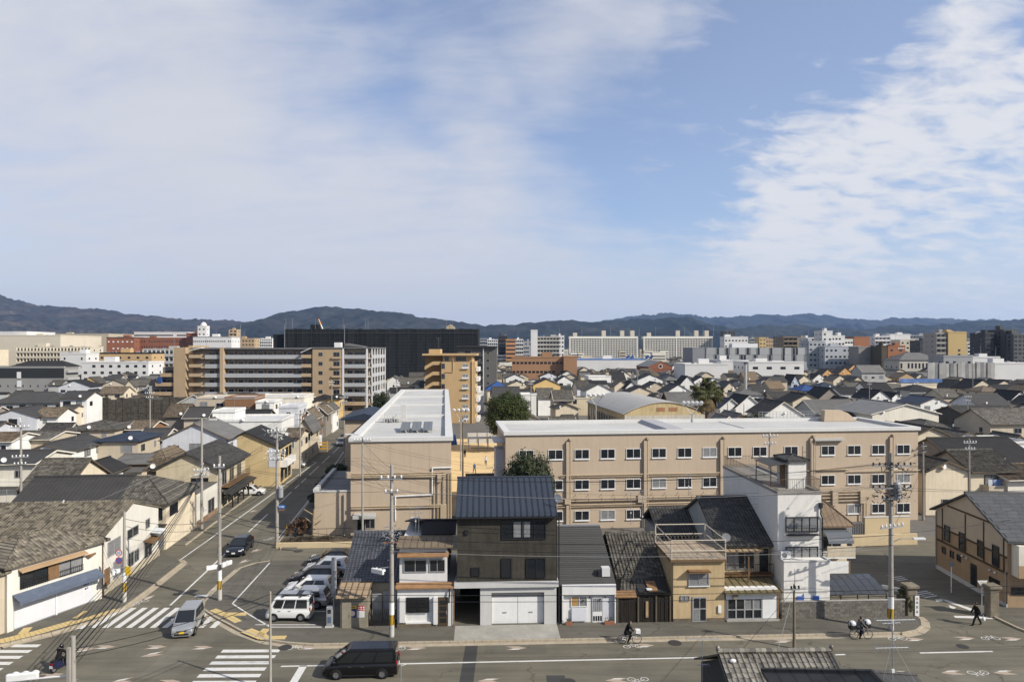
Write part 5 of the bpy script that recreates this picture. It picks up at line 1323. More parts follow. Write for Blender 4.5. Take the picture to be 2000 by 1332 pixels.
# yellow gable
p = thing('yellow_house', 'pale yellow gable-ended house with dark roof and grey street front', 'house', (-38.9,104.5,0), LA)
YW = 6.2
MB().prism([(-YW/2,0),(YW/2,0),(YW/2,6.0),(-YW/2+1.2,8.3),(-YW/2,7.6)], 0, 9).build('wall', pm('wall_pale_yellow', (.60,.46,.25), .9, .2, .08, .5, .12), p)
MB().prism([(-YW/2-.3,7.5),(-YW/2+1.2,8.34),(YW/2+.4,5.85),(YW/2+.4,6.0),(-YW/2+1.2,8.5),(-YW/2-.3,7.65)], -.4, 9.3).build('roof', roofm('slate'), p)
MB().box(YW/2-1.5, YW/2+.02, -.05, -.003, 2.9, 5.9).build('grey_panel', wallm('pale'), p)
MB().box(YW/2+.003, YW/2+.9, 1, 8, 2.7, 3.6).build('balcony', wallm('white'), p)
for y_ in (2.2,5.2,7.6): window(p, YW/2+.004, y_, 3.8, 1.5, 1.4, 'r', 'black', 'dark'); 
for y_ in (2.0,4.6,7.0): window(p, YW/2+.004, y_, .5, 1.6, 1.6, 'r', 'black', 'dark')
# ================================================================ the neighbourhood, house by house
BOXES = []; FOOT = []
def ch(x0, x1, yE, kind, yR, wall, rf, ze=5.6, depth=9.0, rz=None, name='house', **kw):
    D = (H-ze)*F/(yE-HZ); wd = (x1-x0)*D/F; X = wx((x0+x1)/2, D)
    if kind == 'g': rise = (yE-yR)*D/F
    else: rise = H-(yR-HZ)*(D+depth/2)/F-ze
    rise = max(.5, min(3.6, rise))
    BOXES.append((x0-4, x1+4, yR-2, yE+.25*ze*F/D, D)); FOOT.append((X, D+depth/2, max(wd, depth)*.55))
    if D < 118 and kind in 'eg' and rf in ('tile','dtile','btile'): kw.setdefault('real', True)
    return house(X, D, SA if rz is None else rz, wd, depth, ze, kind, rise, wall, rf, far=D > 165, name=name, seed=int(x0*13+yE), **kw)
Z = dict
for a in (
 # left of the netted lot
 (116,175,755,'g',743.6,'pale','slate',6.0,9), (119,168,777.5,'e',765,'white','dmetal',8.5,8,None,Z(storeys=3)), (-12,122,786,'h',766,'grey','dmetal',5.6,12),
 (110,134,804,'e',792,'cream','dmetal',5.6,9), (-15,69,813,'g',799,'pale','dmetal',5.6,10), (68,112,813,'e',797,'white','btile',5.4,8,None,Z(balcony=True)),
 (132,222,839,'h',822,'beige','tile',5.2,9), (190,267,861,'h',845,'beige','navy',5.6,9), (52,127,882,'g',868,'white','dmetal',5.3,12), (-42,66,905,'e',881,'ivory','dmetal',5.6,9,None,Z(balcony=True)),
 (47,130,950,'e',898,'cream','tile',5.4,9), (-60,20,862,'e',846,'white','btile',5.4,8), (20,95,858,'e',843,'beige','tile',5.0,9), (250,292,838,'e',823,'brown','btile',4.8,8), (268,318,858,'e',838,'grey','dmetal',4.6,8), (225,252,836,'h',824,'white','tile',4.6,7),
 (158,192,748,'g',737,'yellow','tile',5.8,9), (200,246,752,'g',742,'beige','tile',5.8,9), (245,262,753,'g',743,'cream','tile',5.6,8), (262,286,752,'e',741,'grey','tile',5.6,8), (196,240,768,'e',756,'cream','btile',5.2,9), (150,190,735,'h',728,'grey','tile',6.2,9), (95,118,752,'e',743,'grey','tile',5.6,8),
 (300,322,893,'h',875,'brown','btile',4.2,7), (288,330,917,'e',897,'taupe','btile',4.6,7), (225,300,905,'e',888,'beige','metal',3.4,8),
 # along the side street
 (320,440,857,'g',828,'pale','metal',5.8,10), (324,362,812,'e',790,'taupe','btile',5.4,8), (360,405,815,'e',796,'beige','dmetal',5.4,8), (400,548,824,'f',816,'white','flat',7.0,11), (416,458,806,'f',800,'white','flat',8.6,7),
 (385,442,779,'f',775,'beige','flat',8.5,10), (440,496,779,'f',775,'brown','flat',8.8,10), (500,535,787,'f',783,'white','flat',8.0,8), (545,582,797,'f',794,'pale','flat',8.2,9), (497,592,778,'f',774,'ivory','flat',7.8,14),
 (582,606,838,'g',818,'beige','metal',5.8,9), (556,584,853,'e',838,'cream','btile',5.6,8), (588,612,815,'g',802,'brown','btile',5.8,9), (612,636,806,'g',795,'taupe','btile',5.8,9), (628,650,800,'g',790,'white','tile',5.8,9),
 (584,610,784,'h',776,'beige','slate',6.0,9), (612,640,779,'h',772,'cream','slate',6.0,9), (640,662,778,'h',770,'yellow','slate',6.2,9), (598,628,800,'e',792,'grey','lmetal',3.2,6),
 (660,684,768,'g',760,'white','tile',6,9),
 # around the round tree and beyond
 (952,996,760,'h',745,'cream','blue',6.0,9), (963,1016,777,'e',756,'white','dmetal',5.6,9), (990,1033,753,'g',743.6,'cream','tile',6.6,9), (1041,1095,752,'g',740,'yellow','slate',7.2,9), (988,1024,739,'g',731,'white','dmetal',6.0,9),
 (1044,1083,731,'g',719,'white','slate',5.4,9), (1090,1127,735,'g',725,'white','slate',5.6,9), (1089,1118,744,'g',734.6,'white','slate',6.0,9), (1149,1194,736,'f',731,'white','flat',7.0,10), (1051,1082,776,'e',759,'white','tile',5.8,8), (1082,1119,780,'e',763,'beige','tile',6.6,7),
 (1085,1130,798,'g',789,'cream','dtile',4.6,8), (1145,1196,763,'g',750,'white','tile',7.6,10,None,Z(balcony=False)), (1127,1152,757,'e',744,'pale','tile',6.2,9), (940,968,745,'g',736,'white','tile',6.0,9), (1055,1090,735,'g',728,'pale','slate',5.6,8),
 (830,862,760,'e',750,'cream','tile',6,8), (782,826,750,'e',738,'ivory','tile',6.2,9), (756,782,745,'g',735,'white','tile',6.2,9), (770,800,730,'g',722,'white','metal',6.4,9), (800,830,735,'e',728,'cream','tile',6.4,9), (752,780,728,'f',725,'beige','flat',7,9),
 # behind the arched hall
 (1200,1228,755,'g',744,'cream','brown',5.6,9), (1222,1246,757,'g',746,'white','slate',5.4,9), (1245,1295,742,'g',731.6,'white','slate',5.8,10), (1196,1222,741,'e',728,'white','slate',5.6,9), (1302,1350,766,'g',751,'white','dtile',5.8,10), (1328,1358,751,'g',734.6,'white','slate',5.4,8),
 (1308,1363,791,'e',767,'brown','metal',5.0,9), (1230,1272,765,'g',756,'cream','slate',5.0,9), (1200,1234,735,'g',724,'ivory','tile',5.4,9), (1262,1300,757,'g',747,'beige','slate',5.0,9), (1300,1326,742,'h',734,'grey','metal',5.2,9), (1355,1385,745,'g',736,'white','slate',5.6,8),
 # near the palm and behind the railed roof
 (1406,1450,797,'g',779.6,'white','navy',4.8,10), (1436,1490,796,'g',773.6,'white','slate',5.0,10), (1440,1494,771,'h',761,'white','metal',5.6,9), (1493,1568,810,'g',785.6,'white','dtile',5.0,10), (1547,1605,784,'g',770,'cream','slate',5.6,9), (1598,1645,778,'g',758.6,'taupe','slate',5.8,9),
 (1645,1668,788,'g',777,'sand','dmetal',4.8,8), (1590,1684,806,'e',782,'grey','metal',4.6,11), (1650,1752,811,'h',795,'beige','dmetal',4.6,10), (1503,1533,758,'e',745,'sand','brown',5.8,8), (1545,1562,748,'g',730,'blueg','slate',5.8,8), (1560,1584,742,'g',733,'cream','btile',6.2,8), (1588,1614,740,'g',730,'white','slate',5.6,9),
 (1627,1657,743,'g',733,'cream','tile',5.6,9), (1638,1665,729,'g',718,'orange','tile',6.0,9), (1655,1682,723,'g',707,'orange','dmetal',7.6,10), (1606,1629,731,'g',721,'orange','tile',5.6,9), (1682,1730,727,'e',714,'grey','metal',9.6,9), (1378,1412,765,'e',752,'cream','metal',5.2,8), (1412,1440,760,'g',747,'cream','dmetal',5.2,9),
 (1455,1482,742,'e',726,'tan','brown',6.4,8), (1474,1506,766,'e',752,'grey','dtile',5.2,9), (1508,1560,776,'e',765,'sand','dtile',5.0,8), (1565,1600,762,'h',752,'beige','blue',5.2,9), (1600,1640,757,'h',747,'grey','navy',5.2,9), (1660,1700,760,'e',748,'grey','tile',5.2,9), (1640,1682,768,'e',757,'white','slate',4.8,8),
 # behind the white warehouse
 (1700,1838,808,'g',790,'ivory','lmetal',5.6,16,None,Z(wins=False,cat='warehouse',name='warehouse',label='large ivory warehouse with low gable beyond the school roof end')), (1796,1857,788,'g',776.6,'white','navy',5.6,10), (1893,1948,759,'g',742,'cream','slate',5.4,10), (1945,1981,752,'g',743,'cream','slate',5.6,9), (1915,1963,764,'h',754,'cream','btile',5.4,9),
 (1692,1746,763,'e',748,'white','slate',5.4,9), (1700,1740,778,'g',763,'white','slate',5.4,10), (1975,2010,779,'g',764.6,'white','slate',5.2,9), (1906,1976,790,'e',770,'pale','dmetal',5.4,10), (1758,1832,752,'f',746,'cream','flat',6.6,10), (1776,1830,762,'h',752,'grey','slate',5.4,9), (1742,1762,776,'g',768,'white','slate',5.2,9),
 (1855,1890,760,'g',739.8,'grey','tile',4.6,9), (1840,1875,775,'e',760,'beige','tile',5.0,9), (1800,1845,735,'e',728,'grey','metal',6.2,10), (1755,1790,738,'g',729,'tan','btile',5.8,9), (1960,2000,735,'h',728,'grey','tile',6.0,10), (1860,1900,745,'g',738,'beige','tile',5.8,9), (1950,1990,762,'e',752,'sand','slate',5.4,8),
 # beside the school end
 (1758,1882,862,'g',835.5,'cream','dtile',5.4,9), (1868,1908,853,'g',845,'white','tile',5.6,8), (1868,2040,906,'e',856,'taupe','slate',5.0,12), (1805,1893,919,'g',901.6,'cream','dtile',5.6,8), (1893,1985,917,'e',880,'cream','tile',5.6,8,None,Z(balcony=True)), (1930,2050,826,'e',799,'beige','tile',5.8,10),
 (1876,2000,807,'e',793,'char','dtile',5.4,9), (1750,1800,845,'h',826,'beige','tile',4.2,10), (1800,1870,836,'h',820,'grey','tile',4.2,10), (1795,1850,893,'h',868,'beige','tile',4.0,9), (1965,2060,935,'e',908,'ivory','btile',4.6,9), (1880,1925,880,'h',868,'beige','tile',3.6,8)):
    kw = a[10] if len(a) > 10 else {}
    ch(*a[:10], **kw)
# grey-clad hotel
p = block('grey_hotel', 'long grey-clad three-storey building with black upper band and white stair strip', 'building', -40, 125, 719, 300, 10, pm('grey_cladding', (.30,.295,.28), .8, .3, .08, .2), 0, 4, 1, 'plain', roofbox=False)
W2 = (125+40)/2*300/F; hh = wz(719,300)
MB().box(-W2-.05, W2+.05, -.12, -.004, hh*.66, hh+.3).build('upper_cladding', pm('black_cladding', (.028,.030,.030), .7, .3, .1, .3), p)
for k in range(3): MB().box(W2-20.6, W2-18.8, -.2, -.125 if k == 2 else -.004, hh*.30*k+.6, hh*.30*k+3.4).build('stair_panel', WHITEP, p)
for f in range(2):
    for c in range(10): window(p, -W2+6+c*3.3, -.004, 1.2+3.2*f, .5, .9, far=True)
for f in range(4): MB().box(W2+.003, W2+1.3, 1, 9, 1.0+3.2*f, 2.1+3.2*f).build('balcony', wallm('grey'), p)
hip_roof(p, 24, 9, hh+.8, 2.2, .4, roofm('slate')).location = (W2-12, 6, 0)
FOOT.append((wx(40,300),305,24)); BOXES.append((-40,130,715,760,300))
# arched hall with pale round roof
p = thing('arched_hall', 'large hall with pale grey barrel roof and stained yellow gable', 'hall', (25.7,156,0), R(6.7))
HW, HD, HE, HR = 19.0, 37.0, 6.0, 2.7; n = 18
arc = [(HW*i/n, HE+HR*math.sin(math.pi*i/n)**.9) for i in range(n+1)]
STAIN = pm('stained_yellow', (.52,.42,.25), .9, .2, .18, .5, .30); STAINW = pm('stained_white', (.52,.50,.45), .9, .2, .15, .4, .45)
MB().prism([(0,0),(HW,0)]+arc[::-1], 0, HD).build('wall', STAIN, p)
MB().prism([(-.05,0),(HW+.05,0),(HW+.05,HE-.2),(-.05,HE-.2)], -.35, -.003).build('front_wall', STAINW, p)
top = [(x-.4+.8*x/HW, z+.22) for x, z in arc]; bot = [(x-.4+.8*x/HW, z+.06) for x, z in arc]
MB().prism(bot+top[::-1], -.25, HD+.3).build('roof', pm('barrel_roof', (.40,.395,.38), .9, .1, .06, .3), p)
for k in range(2): MB().box(7.6+2.9*k, 9.6+2.9*k, -.05, -.003, HE+.7, HE+1.6).build('vent', pm('vent_rust', (.30,.16,.09), .8, .2, .2), p)
for k in range(13): window(p, -.004, 2.5+2.6*k, .8, 1.7, 3.9, 'l', 'alu', 'dark', 2)
FOOT.append((35,174,26)); BOXES.append((1149,1376,764,826,156))
# construction lot under dark netting
NET = pm('dark_net', (.085,.078,.066), .95, .1, .60, 1.6)
p = thing('netted_scaffold', 'low building site wrapped in dark brown safety netting', 'scaffold', (wx(288,185),185,0), SA)
for k in range(12): MB().box(-12+2*k+.02, -10+2*k-.02, random.Random(k).uniform(-.1,.1), .3, 0, 7.6+random.Random(k*3).uniform(-.4,.5)).build('net_sheet', NET, p)
for k in range(9): MB().box(12, 12.25, .5+2*k, 2.45+2*k, 0, 7.7).build('net_sheet', NET, p)
b = MB()
for k in range(13): b.tube((-12+2*k,-.2,0),(-12+2*k,-.2,9.0),.04,.04,4)
for z_ in (2,4,6,8): b.tube((-12,-.22,z_),(12,-.22,z_),.035,.035,4)
b.build('scaffold_poles', pm('pole_rusty', (.10,.085,.065), .8, .3, .1), p, kind='stuff')
MB().box(-12,12,.35,18,0,6.8).build('shell', pm('site_floor', (.10,.09,.075), .95, .1, .3, .5), p)
FOOT.append((wx(288,185),194,15)); BOXES.append((205,372,772,826,185))
# blue fascia on the low shop
o = MB().box(wx(1751,286), wx(1832,286), 283.2, 283.6, 7.2, 8.7).build('sign_band', pm('band_blue', (.10,.19,.42), .6, .3, .35, .4))
tag(o, 'long blue fascia sign above the low cream shop', 'sign')
# ---------------------------------------------------------------- the rest of the roofs
def blocked(X, Y, rad):
    for (fx, fy, r) in FOOT:
        if (X-fx)**2+(Y-fy)**2 < (rad+r)**2*.62: return True
    return False
FOOT += [(wx(560,235),233,26),(wx(640,235),233,22),(wx(420,235),233,26),(wx(330,235),235,16),(wx(880,200),200,13),(wx(940,278),278,14)]
rnd = random.Random(77); cells = []
e1 = Vector((SCc,SSs)); e2 = Vector((-SSs,SCc))
for i in range(-66, 84):
    for j in range(-2, 44):
        q = Vector((0,95))+e1*(i*8.6)+e2*(j*9.8); cells.append((q.x+rnd.uniform(-1.2,1.2), q.y+rnd.uniform(-1.5,1.5)))
nf = 0
fill = MB(); fmats = [wallm(k) for k in ('white','cream','beige','grey','ivory','sand')]+[roofm(k) for k in ('tile','dtile','slate','dmetal','metal','btile')]
def in_school(X, Y):
    q = Vector((X,Y))-Vector((-18.2,77)); a, c = q.dot(e1), q.dot(e2)
    if -11 < a < 17 and -8 < c < 100: return True
    q = Vector((X,Y))-Vector((SX0,79)); a, c = q.dot(e1), q.dot(e2)
    if -13 < a < SWL+5 and -6 < c < 18: return True
    if -14 < a < 24 and 10 < c < 70: return True
    return False
def far_house(b, X, Y, rz, w, d, h, rise, kind, wi, ri):
    c, s = math.cos(rz), math.sin(rz)
    T = lambda x, y, z: (X+x*c-y*s, Y+x*s+y*c, z)
    if kind == 'g':
        pr = [(-w/2,0),(w/2,0),(w/2,h),(0,h+rise),(-w/2,h)]; b.add([T(x,0,z) for x,z in pr]+[T(x,d,z) for x,z in pr], [(0,1,2,3,4),(1,6,7,2),(5,0,4,9)], wi)
        o = .4; b.add([T(-w/2-o,-o,h-o*.4),T(0,-o,h+rise+.15),T(w/2+o,-o,h-o*.4),T(-w/2-o,d+o,h-o*.4),T(0,d+o,h+rise+.15),T(w/2+o,d+o,h-o*.4)], [(0,1,4,3),(1,2,5,4)], ri)
    else:
        pr = [(0,0),(0,h),(d/2,h+rise),(d,h),(d,0)]; b.add([T(-w/2,y,z) for y,z in pr]+[T(w/2,y,z) for y,z in pr], [(0,1,2,3,4),(9,8,7,6,5),(0,5,6,1)], wi)
        o = .4; b.add([T(-w/2-.3,-o,h-o*.4),T(w/2+.3,-o,h-o*.4),T(w/2+.3,d/2,h+rise+.15),T(-w/2-.3,d/2,h+rise+.15),T(-w/2-.3,d+o,h-o*.4),T(w/2+.3,d+o,h-o*.4)], [(0,1,2,3),(3,2,5,4)], ri)
for (X, Y) in sorted(cells, key=lambda q: q[1]):
    if Y < 92 or Y > 520: continue
    px = 1000+X*F/Y
    if px < -60 or px > 2060: continue
    if in_school(X, Y) or blocked(X, Y, 3.9): continue
    if lb(Y)-5.5 < X < rk(Y)+6 and Y < 330: continue
    w_, d_, h_ = rnd.uniform(4.6,7.8), rnd.uniform(5.6,8.2), rnd.choice((5.2,5.6,5.8,6.2,3.2,4.4,6.6,7.6)); rise = rnd.uniform(1.0,2.1)
    ytop = HZ+(H-h_-rise)*F/Y; half = w_*F/Y/2
    if 988 < px < 1795 and ytop > 822: continue
    if 690 < px < 880 and ytop > 765: continue
    if 868 < px < 988 and Y < 190: continue
    if 1110 < px < 1395 and Y < 158: continue
    hide = False
    for (bx0,bx1,by0,by1,bD) in BOXES:
        if bD > Y+4 and px+half > bx0 and px-half < bx1 and ytop < by1-1: hide = True; break
    if hide: continue
    wk = rnd.choice(('white','white','white','cream','cream','ivory','ivory','grey','sand','pale','taupe')); rk_ = rnd.choice(('tile','tile','dtile','dtile','slate','slate','dmetal','metal','btile')); kd = rnd.choice('gggeeehf')
    if nf < 165 and Y < 260:
        nf += 1; FOOT.append((X, Y+d_/2, 4.4))
        house(X, Y, SA+rnd.uniform(-.03,.03), w_, d_, h_, kd, rise, wk, rk_ if kd != 'f' else 'flat', far=True, seed=nf, extra=Y < 210)
    else:
        far_house(fill, X, Y, SA, w_, d_, h_, rise, 'g' if kd == 'g' else 'e', rnd.randrange(6), 6+rnd.randrange(6))
for Y in range(525, 1500, 17):
    n_ = int(2000*Y/F/15)
    for k in range(n_):
        if rnd.random() < .35: continue
        X = wx(-40, Y)+k*15+rnd.uniform(-4,4)
        if rnd.random() < .16:
            ww_, hh_, c1 = rnd.uniform(7,16), rnd.uniform(9,21), rnd.choice((0,0,1,2,3,4)); fill.box(X-ww_/2, X+ww_/2, Y, Y+10, 0, hh_, c1)
            for f_ in range(int(hh_//3)): fill.box(X-ww_/2+.8, X+ww_/2-.8, Y-.1, Y-.01, f_*3+1.0, f_*3+2.1, 8)
            continue
        far_house(fill, X, Y+rnd.uniform(-4,4), SA, rnd.uniform(7,13), rnd.uniform(7,12), rnd.uniform(5,9.5), rnd.uniform(.6,2), rnd.choice('ge'), rnd.randrange(6), 6+rnd.randrange(6))
fo = fill.build('distant_houses', fmats); fo['kind'] = 'stuff'
print('houses', len(HOUSES), 'filler', nf, 'far faces', len(fill.f))
# ================================================================ apartment blocks and the skyline
TANA = pm('apartment_tan', (.44,.325,.205), .9, .2, .06, .3, .06); WHB = pm('balcony_pale', (.42,.43,.44), .6, .35, .05, .5); TANS = pm('apartment_tan2', (.48,.36,.23), .9, .2, .06, .3)
def wall_with(p, x0, x1, y0, y1, h, mat, name='wall'): return MB().box(x0, x1, y0, y1, 0, h).build(name, mat, p)
# --- tan gallery apartments
D0 = 221.0; h0 = 21.0; fl = 7; fh = h0/fl
def ax(px, D=D0): return wx(px, D)
p = thing('gallery_apartments', 'seven-storey tan apartment block with long pale open galleries', 'apartment building', (ax(375),D0,0), 0)
gx = lambda px: ax(px)-ax(375)
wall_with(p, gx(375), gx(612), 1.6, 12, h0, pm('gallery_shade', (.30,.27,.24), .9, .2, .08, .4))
for f in range(fl):
    z = f*fh
    MB().box(gx(400), gx(611), 0, 1.59, z-.1, z+.12).build('gallery_floor', WHITEP, p)
    MB().box(gx(400), gx(611), -.06, .04, z+.14, z+1.15).build('gallery_rail', WHB if f > 1 else TANS, p)
    for k in range(11):
        x_ = gx(400)+(gx(611)-gx(400))*(k+.5)/11
        window(p, x_, 1.59, z+.9, 1.5, 1.1, far=True, kind='alu'); MB().box(x_+1.2, x_+2.0, 1.54, 1.594, z+.13, z+2.2).build('door', WOOD, p)
    # folded stair balconies at the left end
    MB().prism([(gx(376),z+.2),(gx(400),z+.2),(gx(404),z+1.4),(gx(400),z+1.4),(gx(398),z+1.2),(gx(376),z+1.2)], -2.6, -2.4).build('stair_balcony', TANS, p)
    MB().box(gx(376), gx(399), -2.4, 1.58, z-.02, z+.18).build('stair_landing', TANS, p)
    MB().box(gx(591), gx(610), -1.6, -1.4, z+.15, z+1.2).build('stair_balcony', TANS, p); MB().box(gx(591), gx(610), -1.4, -.1, z-.02, z+.15).build('stair_landing', TANS, p)
MB().box(gx(431), gx(438), -.7, 1.58, 0, h0+.6).build('pillar', TANS, p)
MB().box(gx(374), gx(613), -.4, 12.2, h0, h0+.45).build('roof', pm('apt_roof', (.16,.165,.17), .8, .3, .1), p)
MB().prism([(gx(376),h0-.6),(gx(400),h0+.3),(gx(400),h0+.5),(gx(376),h0-.4)], -2.8, 0).build('stair_roof', WHITEP, p)
MB().prism([(gx(591),h0-1.2),(gx(611),h0+.3),(gx(611),h0+.5),(gx(591),h0-1.0)], -2.0, 0).build('stair_roof', WHITEP, p)
for q in (392,460,548,667): MB().tube((gx(q),4,h0),(gx(q),4,h0+8),.08,.05,5).build('mast', STEEL, p)
p = thing('slab_tower', 'blank tan slab tower with stepped dark wing left of the galleries', 'apartment building', (ax(345),D0-2,0), 0)
wall_with(p, 0, ax(368)-ax(345), 0, 14, h0+.6, TANA); wall_with(p, ax(368)-ax(345)+.01, ax(376)-ax(345), 2, 14, h0+1.2, TANA, 'rear_wall')
for k, (a, top) in enumerate(((318,15.2),(308,12.2),(297,9.2))):
    wall_with(p, ax(a)-ax(345), -.02-ax(345)+ax(345 if k == 0 else (318 if k == 1 else 308)), 2.0, 14, top, pm('wing_dark', (.20,.18,.16), .9, .2, .1), 'wing')
for f in range(5):
    a = 297 if f < 3 else (308 if f == 3 else 318)
    MB().box(ax(a)-ax(345), -.05, .6, 2.0, f*3.0+.1, f*3.0+.25).build('balcony', TANS, p); MB().box(ax(a)-ax(345), -.05, .5, .6, f*3.0+.1, f*3.0+1.3).build('balcony_wall', TANA, p)
    for k in range(3): window(p, ax(a)-ax(345)+1.6+k*(-(ax(a)-ax(345))-2)/3, 1.995, f*3.0+.5, 1.6, 1.6, far=True)
MB().box(ax(312)-ax(345), ax(320)-ax(345), .3, 1.2, 10.2, 12.0).build('blue_cover', roofm('blue'), p)
p = thing('balcony_apartments', 'tan apartment block with white-framed balconies at its corner', 'apartment building', (ax(613),D0-1.5,0), 0)
bx = lambda px: ax(px,D0-1.5)-ax(613,D0-1.5)
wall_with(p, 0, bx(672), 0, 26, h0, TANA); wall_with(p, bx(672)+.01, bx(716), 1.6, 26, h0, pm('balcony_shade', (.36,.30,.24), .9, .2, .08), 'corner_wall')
WFR = pm('white_frame', (.72,.71,.70), .7, .3, .05)
for f in range(fl):
    z = f*fh; m_ = WHB if f > 1 else TANS
    window(p, bx(629), -.002, z+.8, 1.2, 1.1, far=True); window(p, bx(660), -.002, z+.6, 1.9, 1.4, far=True)
    MB().box(bx(651), bx(669), -.5, -.003, z-.1, z+.5).build('planter_ledge', TANS, p)
    MB().box(bx(673), bx(717), 0, 1.59, z-.12, z+.12).build('balcony', WFR if f > 1 else TANS, p); MB().box(bx(673), bx(717), -.08, 0, z-.05, z+1.15).build('balcony_rail', m_, p)
    for q in (684,698,709): window(p, bx(q), 1.595, z+.2, 1.6, 1.9, far=True)
    MB().box(bx(716)+.01, bx(720)+1.0, 1.8, 25, z-.12, z+.12).build('side_balcony', WFR if f > 1 else TANS, p); MB().box(bx(720)+1.0, bx(720)+1.1, 1.8, 25, z-.05, z+1.15).build('side_rail', m_, p)
    for k in range(5): window(p, bx(716)+.015, 4+4.6*k, z+.3, 1.6, 1.8, 'r', far=True)
for q in (672.5, 719): MB().box(bx(q)-.2, bx(q)+.3, -.15, .3, 0, h0+.2).build('frame_post', WFR, p)
for k in range(6): MB().box(bx(720)+.9, bx(720)+1.25, 1.9+4.6*k, 2.2+4.6*k, 0, h0+.2).build('frame_post', WFR, p)
MB().box(-.3, bx(720)+1.3, -.2, 26, h0+.2, h0+.6).build('roof', pm('apt_roof', (.16,.165,.17)), p)
MB().box(bx(646), bx(658), 6, 9, h0+.6, h0+2.2).build('roof_hut', WHITEP, p); MB().prism([(bx(668),h0+1.0),(bx(705),h0+.7),(bx(705),h0+.9),(bx(668),h0+1.9)], 5, 12).build('solar_rack', roofm('metal'), p)
# --- orange apartment building
D1 = 194.0
p = thing('orange_apartments', 'orange-beige apartment building with zigzag outside stair and bracket windows', 'apartment building', (wx(862,D1),D1,0), 0)
ORG = pm('apartment_orange', (.54,.375,.195), .9, .2, .06, .4, .08); q1 = lambda px: wx(px,D1)-wx(862,D1)
wall_with(p, 0, q1(928), 0, 13, 17.4, ORG); wall_with(p, .3, q1(922), .8, 12, 19.2, ORG, 'top_storey')
MB().box(-5.4, q1(931), -.6, 13.2, 19.2, 19.7).build('roof', ORG, p); MB().box(q1(836), q1(858), 2, 8, 19.7, 21.0).build('roof_hut', ORG, p)
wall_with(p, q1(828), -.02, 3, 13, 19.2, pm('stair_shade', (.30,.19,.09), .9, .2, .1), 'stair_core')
for f in range(6):
    z = f*2.9
    MB().prism([(q1(829),z+.6),(q1(845),z+2.0),(q1(860),z+2.0),(q1(860),z+3.0),(q1(845),z+3.0),(q1(829),z+1.6)], .4, .6).build('stair_flight', ORG, p)
    wi = window(p, q1(909), -.002, z+1.2, 1.5, 1.1, 'f', 'white', 'curtain'); b = MB(); b.box(-.95,.95,-.45,-.08,-.25,-.15); b.box(-.95,.95,-.45,-.4,-.15,.25); b.build('bracket', WHITEP, wi)
    window(p, q1(866), -.002, z+1.0, .8, 1.4, far=True); MB().box(q1(929)+.01, q1(929)+.9, 2, 11, z+.1, z+1.3).build('side_balcony', WFR, p)
for a in (872,900): window(p, q1(a), .795, 17.6, 3.0 if a > 890 else 1.2, 1.3, far=True)
pipe(p, [(q1(922),-.15,0),(q1(922),-.15,19)], .14, ORG); pipe(p, [(q1(869),-.15,14.5),(q1(885),-.15,14.5),(q1(885),-.15,19)], .08, ORG)
antenna(p, q1(854), 4, 21.0, .5, 3.4)
# --- grey apartment building
p = block('grey_apartments', 'slim dark grey apartment building beside the orange one', 'apartment building', 894, 970, 682, 271, 12, pm('apt_grey', (.135,.13,.12), .85, .25, .08, .3), 0, 7, 1, 'plain', roofbox=False)
w2 = 76*271/F/2
for f in range(7):
    MB().box(-w2, w2-5.4, -1.2, -.003, f*3.0+.1, f*3.0+1.2).build('balcony', pm('balc_dark', (.06,.065,.065), .5, .4, .1), p); window(p, w2-3.4, -.002, f*3.0+1.0, .9, 1.0, far=True); window(p, -w2+4, -.002, f*3.0+1.2, 2.4, 1.3, far=True)
MB().box(w2-5.4, w2-5.1, -.5, -.003, 0, 21.4).build('white_fin', WHITEP, p); MB().box(-w2-.6, w2+.3, -1.4, 12.4, 21.9, 22.3).build('roof', roofm('dmetal'), p)
# --- netted construction block
DN = 400.0; hn = wz(642, DN)
p = thing('netted_block', 'huge block wrapped in dark construction netting behind the apartments', 'building', (wx(555,DN),DN,0), 0)
wn = wx(932,DN)-wx(555,DN); nn = 42; NETB = pm('black_net', (.022,.024,.025), .9, .15, .25, .25, .15, objvar=.25)
for k in range(nn): MB().box(wn*k/nn+.03, wn*(k+1)/nn-.03, random.Random(k).uniform(-.25,.15), .8, 0, hn-random.Random(k+5).uniform(0,.4)).build('net_sheet', NETB, p)
MB().box(0, wn, .85, 22, 0, hn-1.2).build('shell', NETB, p)
for k in range(10): MB().box(wn+.01, wn+.5, 1+2*k, 2.9+2*k, 0, hn).build('net_sheet', NETB, p)
for k in range(3): MB().box(-7.5+2.5*k, -5.05+2.5*k, 3, 18, 0, hn-3.2).build('net_sheet', NETB, p)
b = MB()
for z_ in range(1, 18): b.tube((0,-.32,z_*1.85),(wn,-.32,z_*1.85),.05,.05,3)
for k in range(nn+1): b.tube((wn*k/nn,-.34,0),(wn*k/nn,-.34,hn+1.0),.05,.05,3)
b.tube((0,-.36,hn-2.5),(wn,-.36,hn-2.5),.16,.16,4); b.build('scaffold_poles', pm('pole_black', (.085,.087,.085), .7, .3, .1), p, kind='stuff')
NX = lambda px: wx(px,DN)-wx(555,DN)
MB().box(NX(600), NX(616), 6, 12, hn-1.2, hn+2.6).build('roof_hut', NETB, p)
MB().prism([(NX(870),hn-.8),(NX(886),hn-.8),(NX(886),hn+1.2),(NX(878),hn+2.8),(NX(870),hn+1.2)], 5, 10).build('roof_hut', pm('cream_hut', (.5,.42,.27), .8, .3, .1), p)
for q in (554,567,612,667,711,716,871,883): MB().tube((NX(q),4,hn-1.3),(NX(q),4,hn+6.5),.10,.06,4).build('mast', STEEL, p)
c_ = thing('crane_boom', 'slanting orange and white crane boom above the black netting', 'crane', (wx(634,408),408,30), 0)
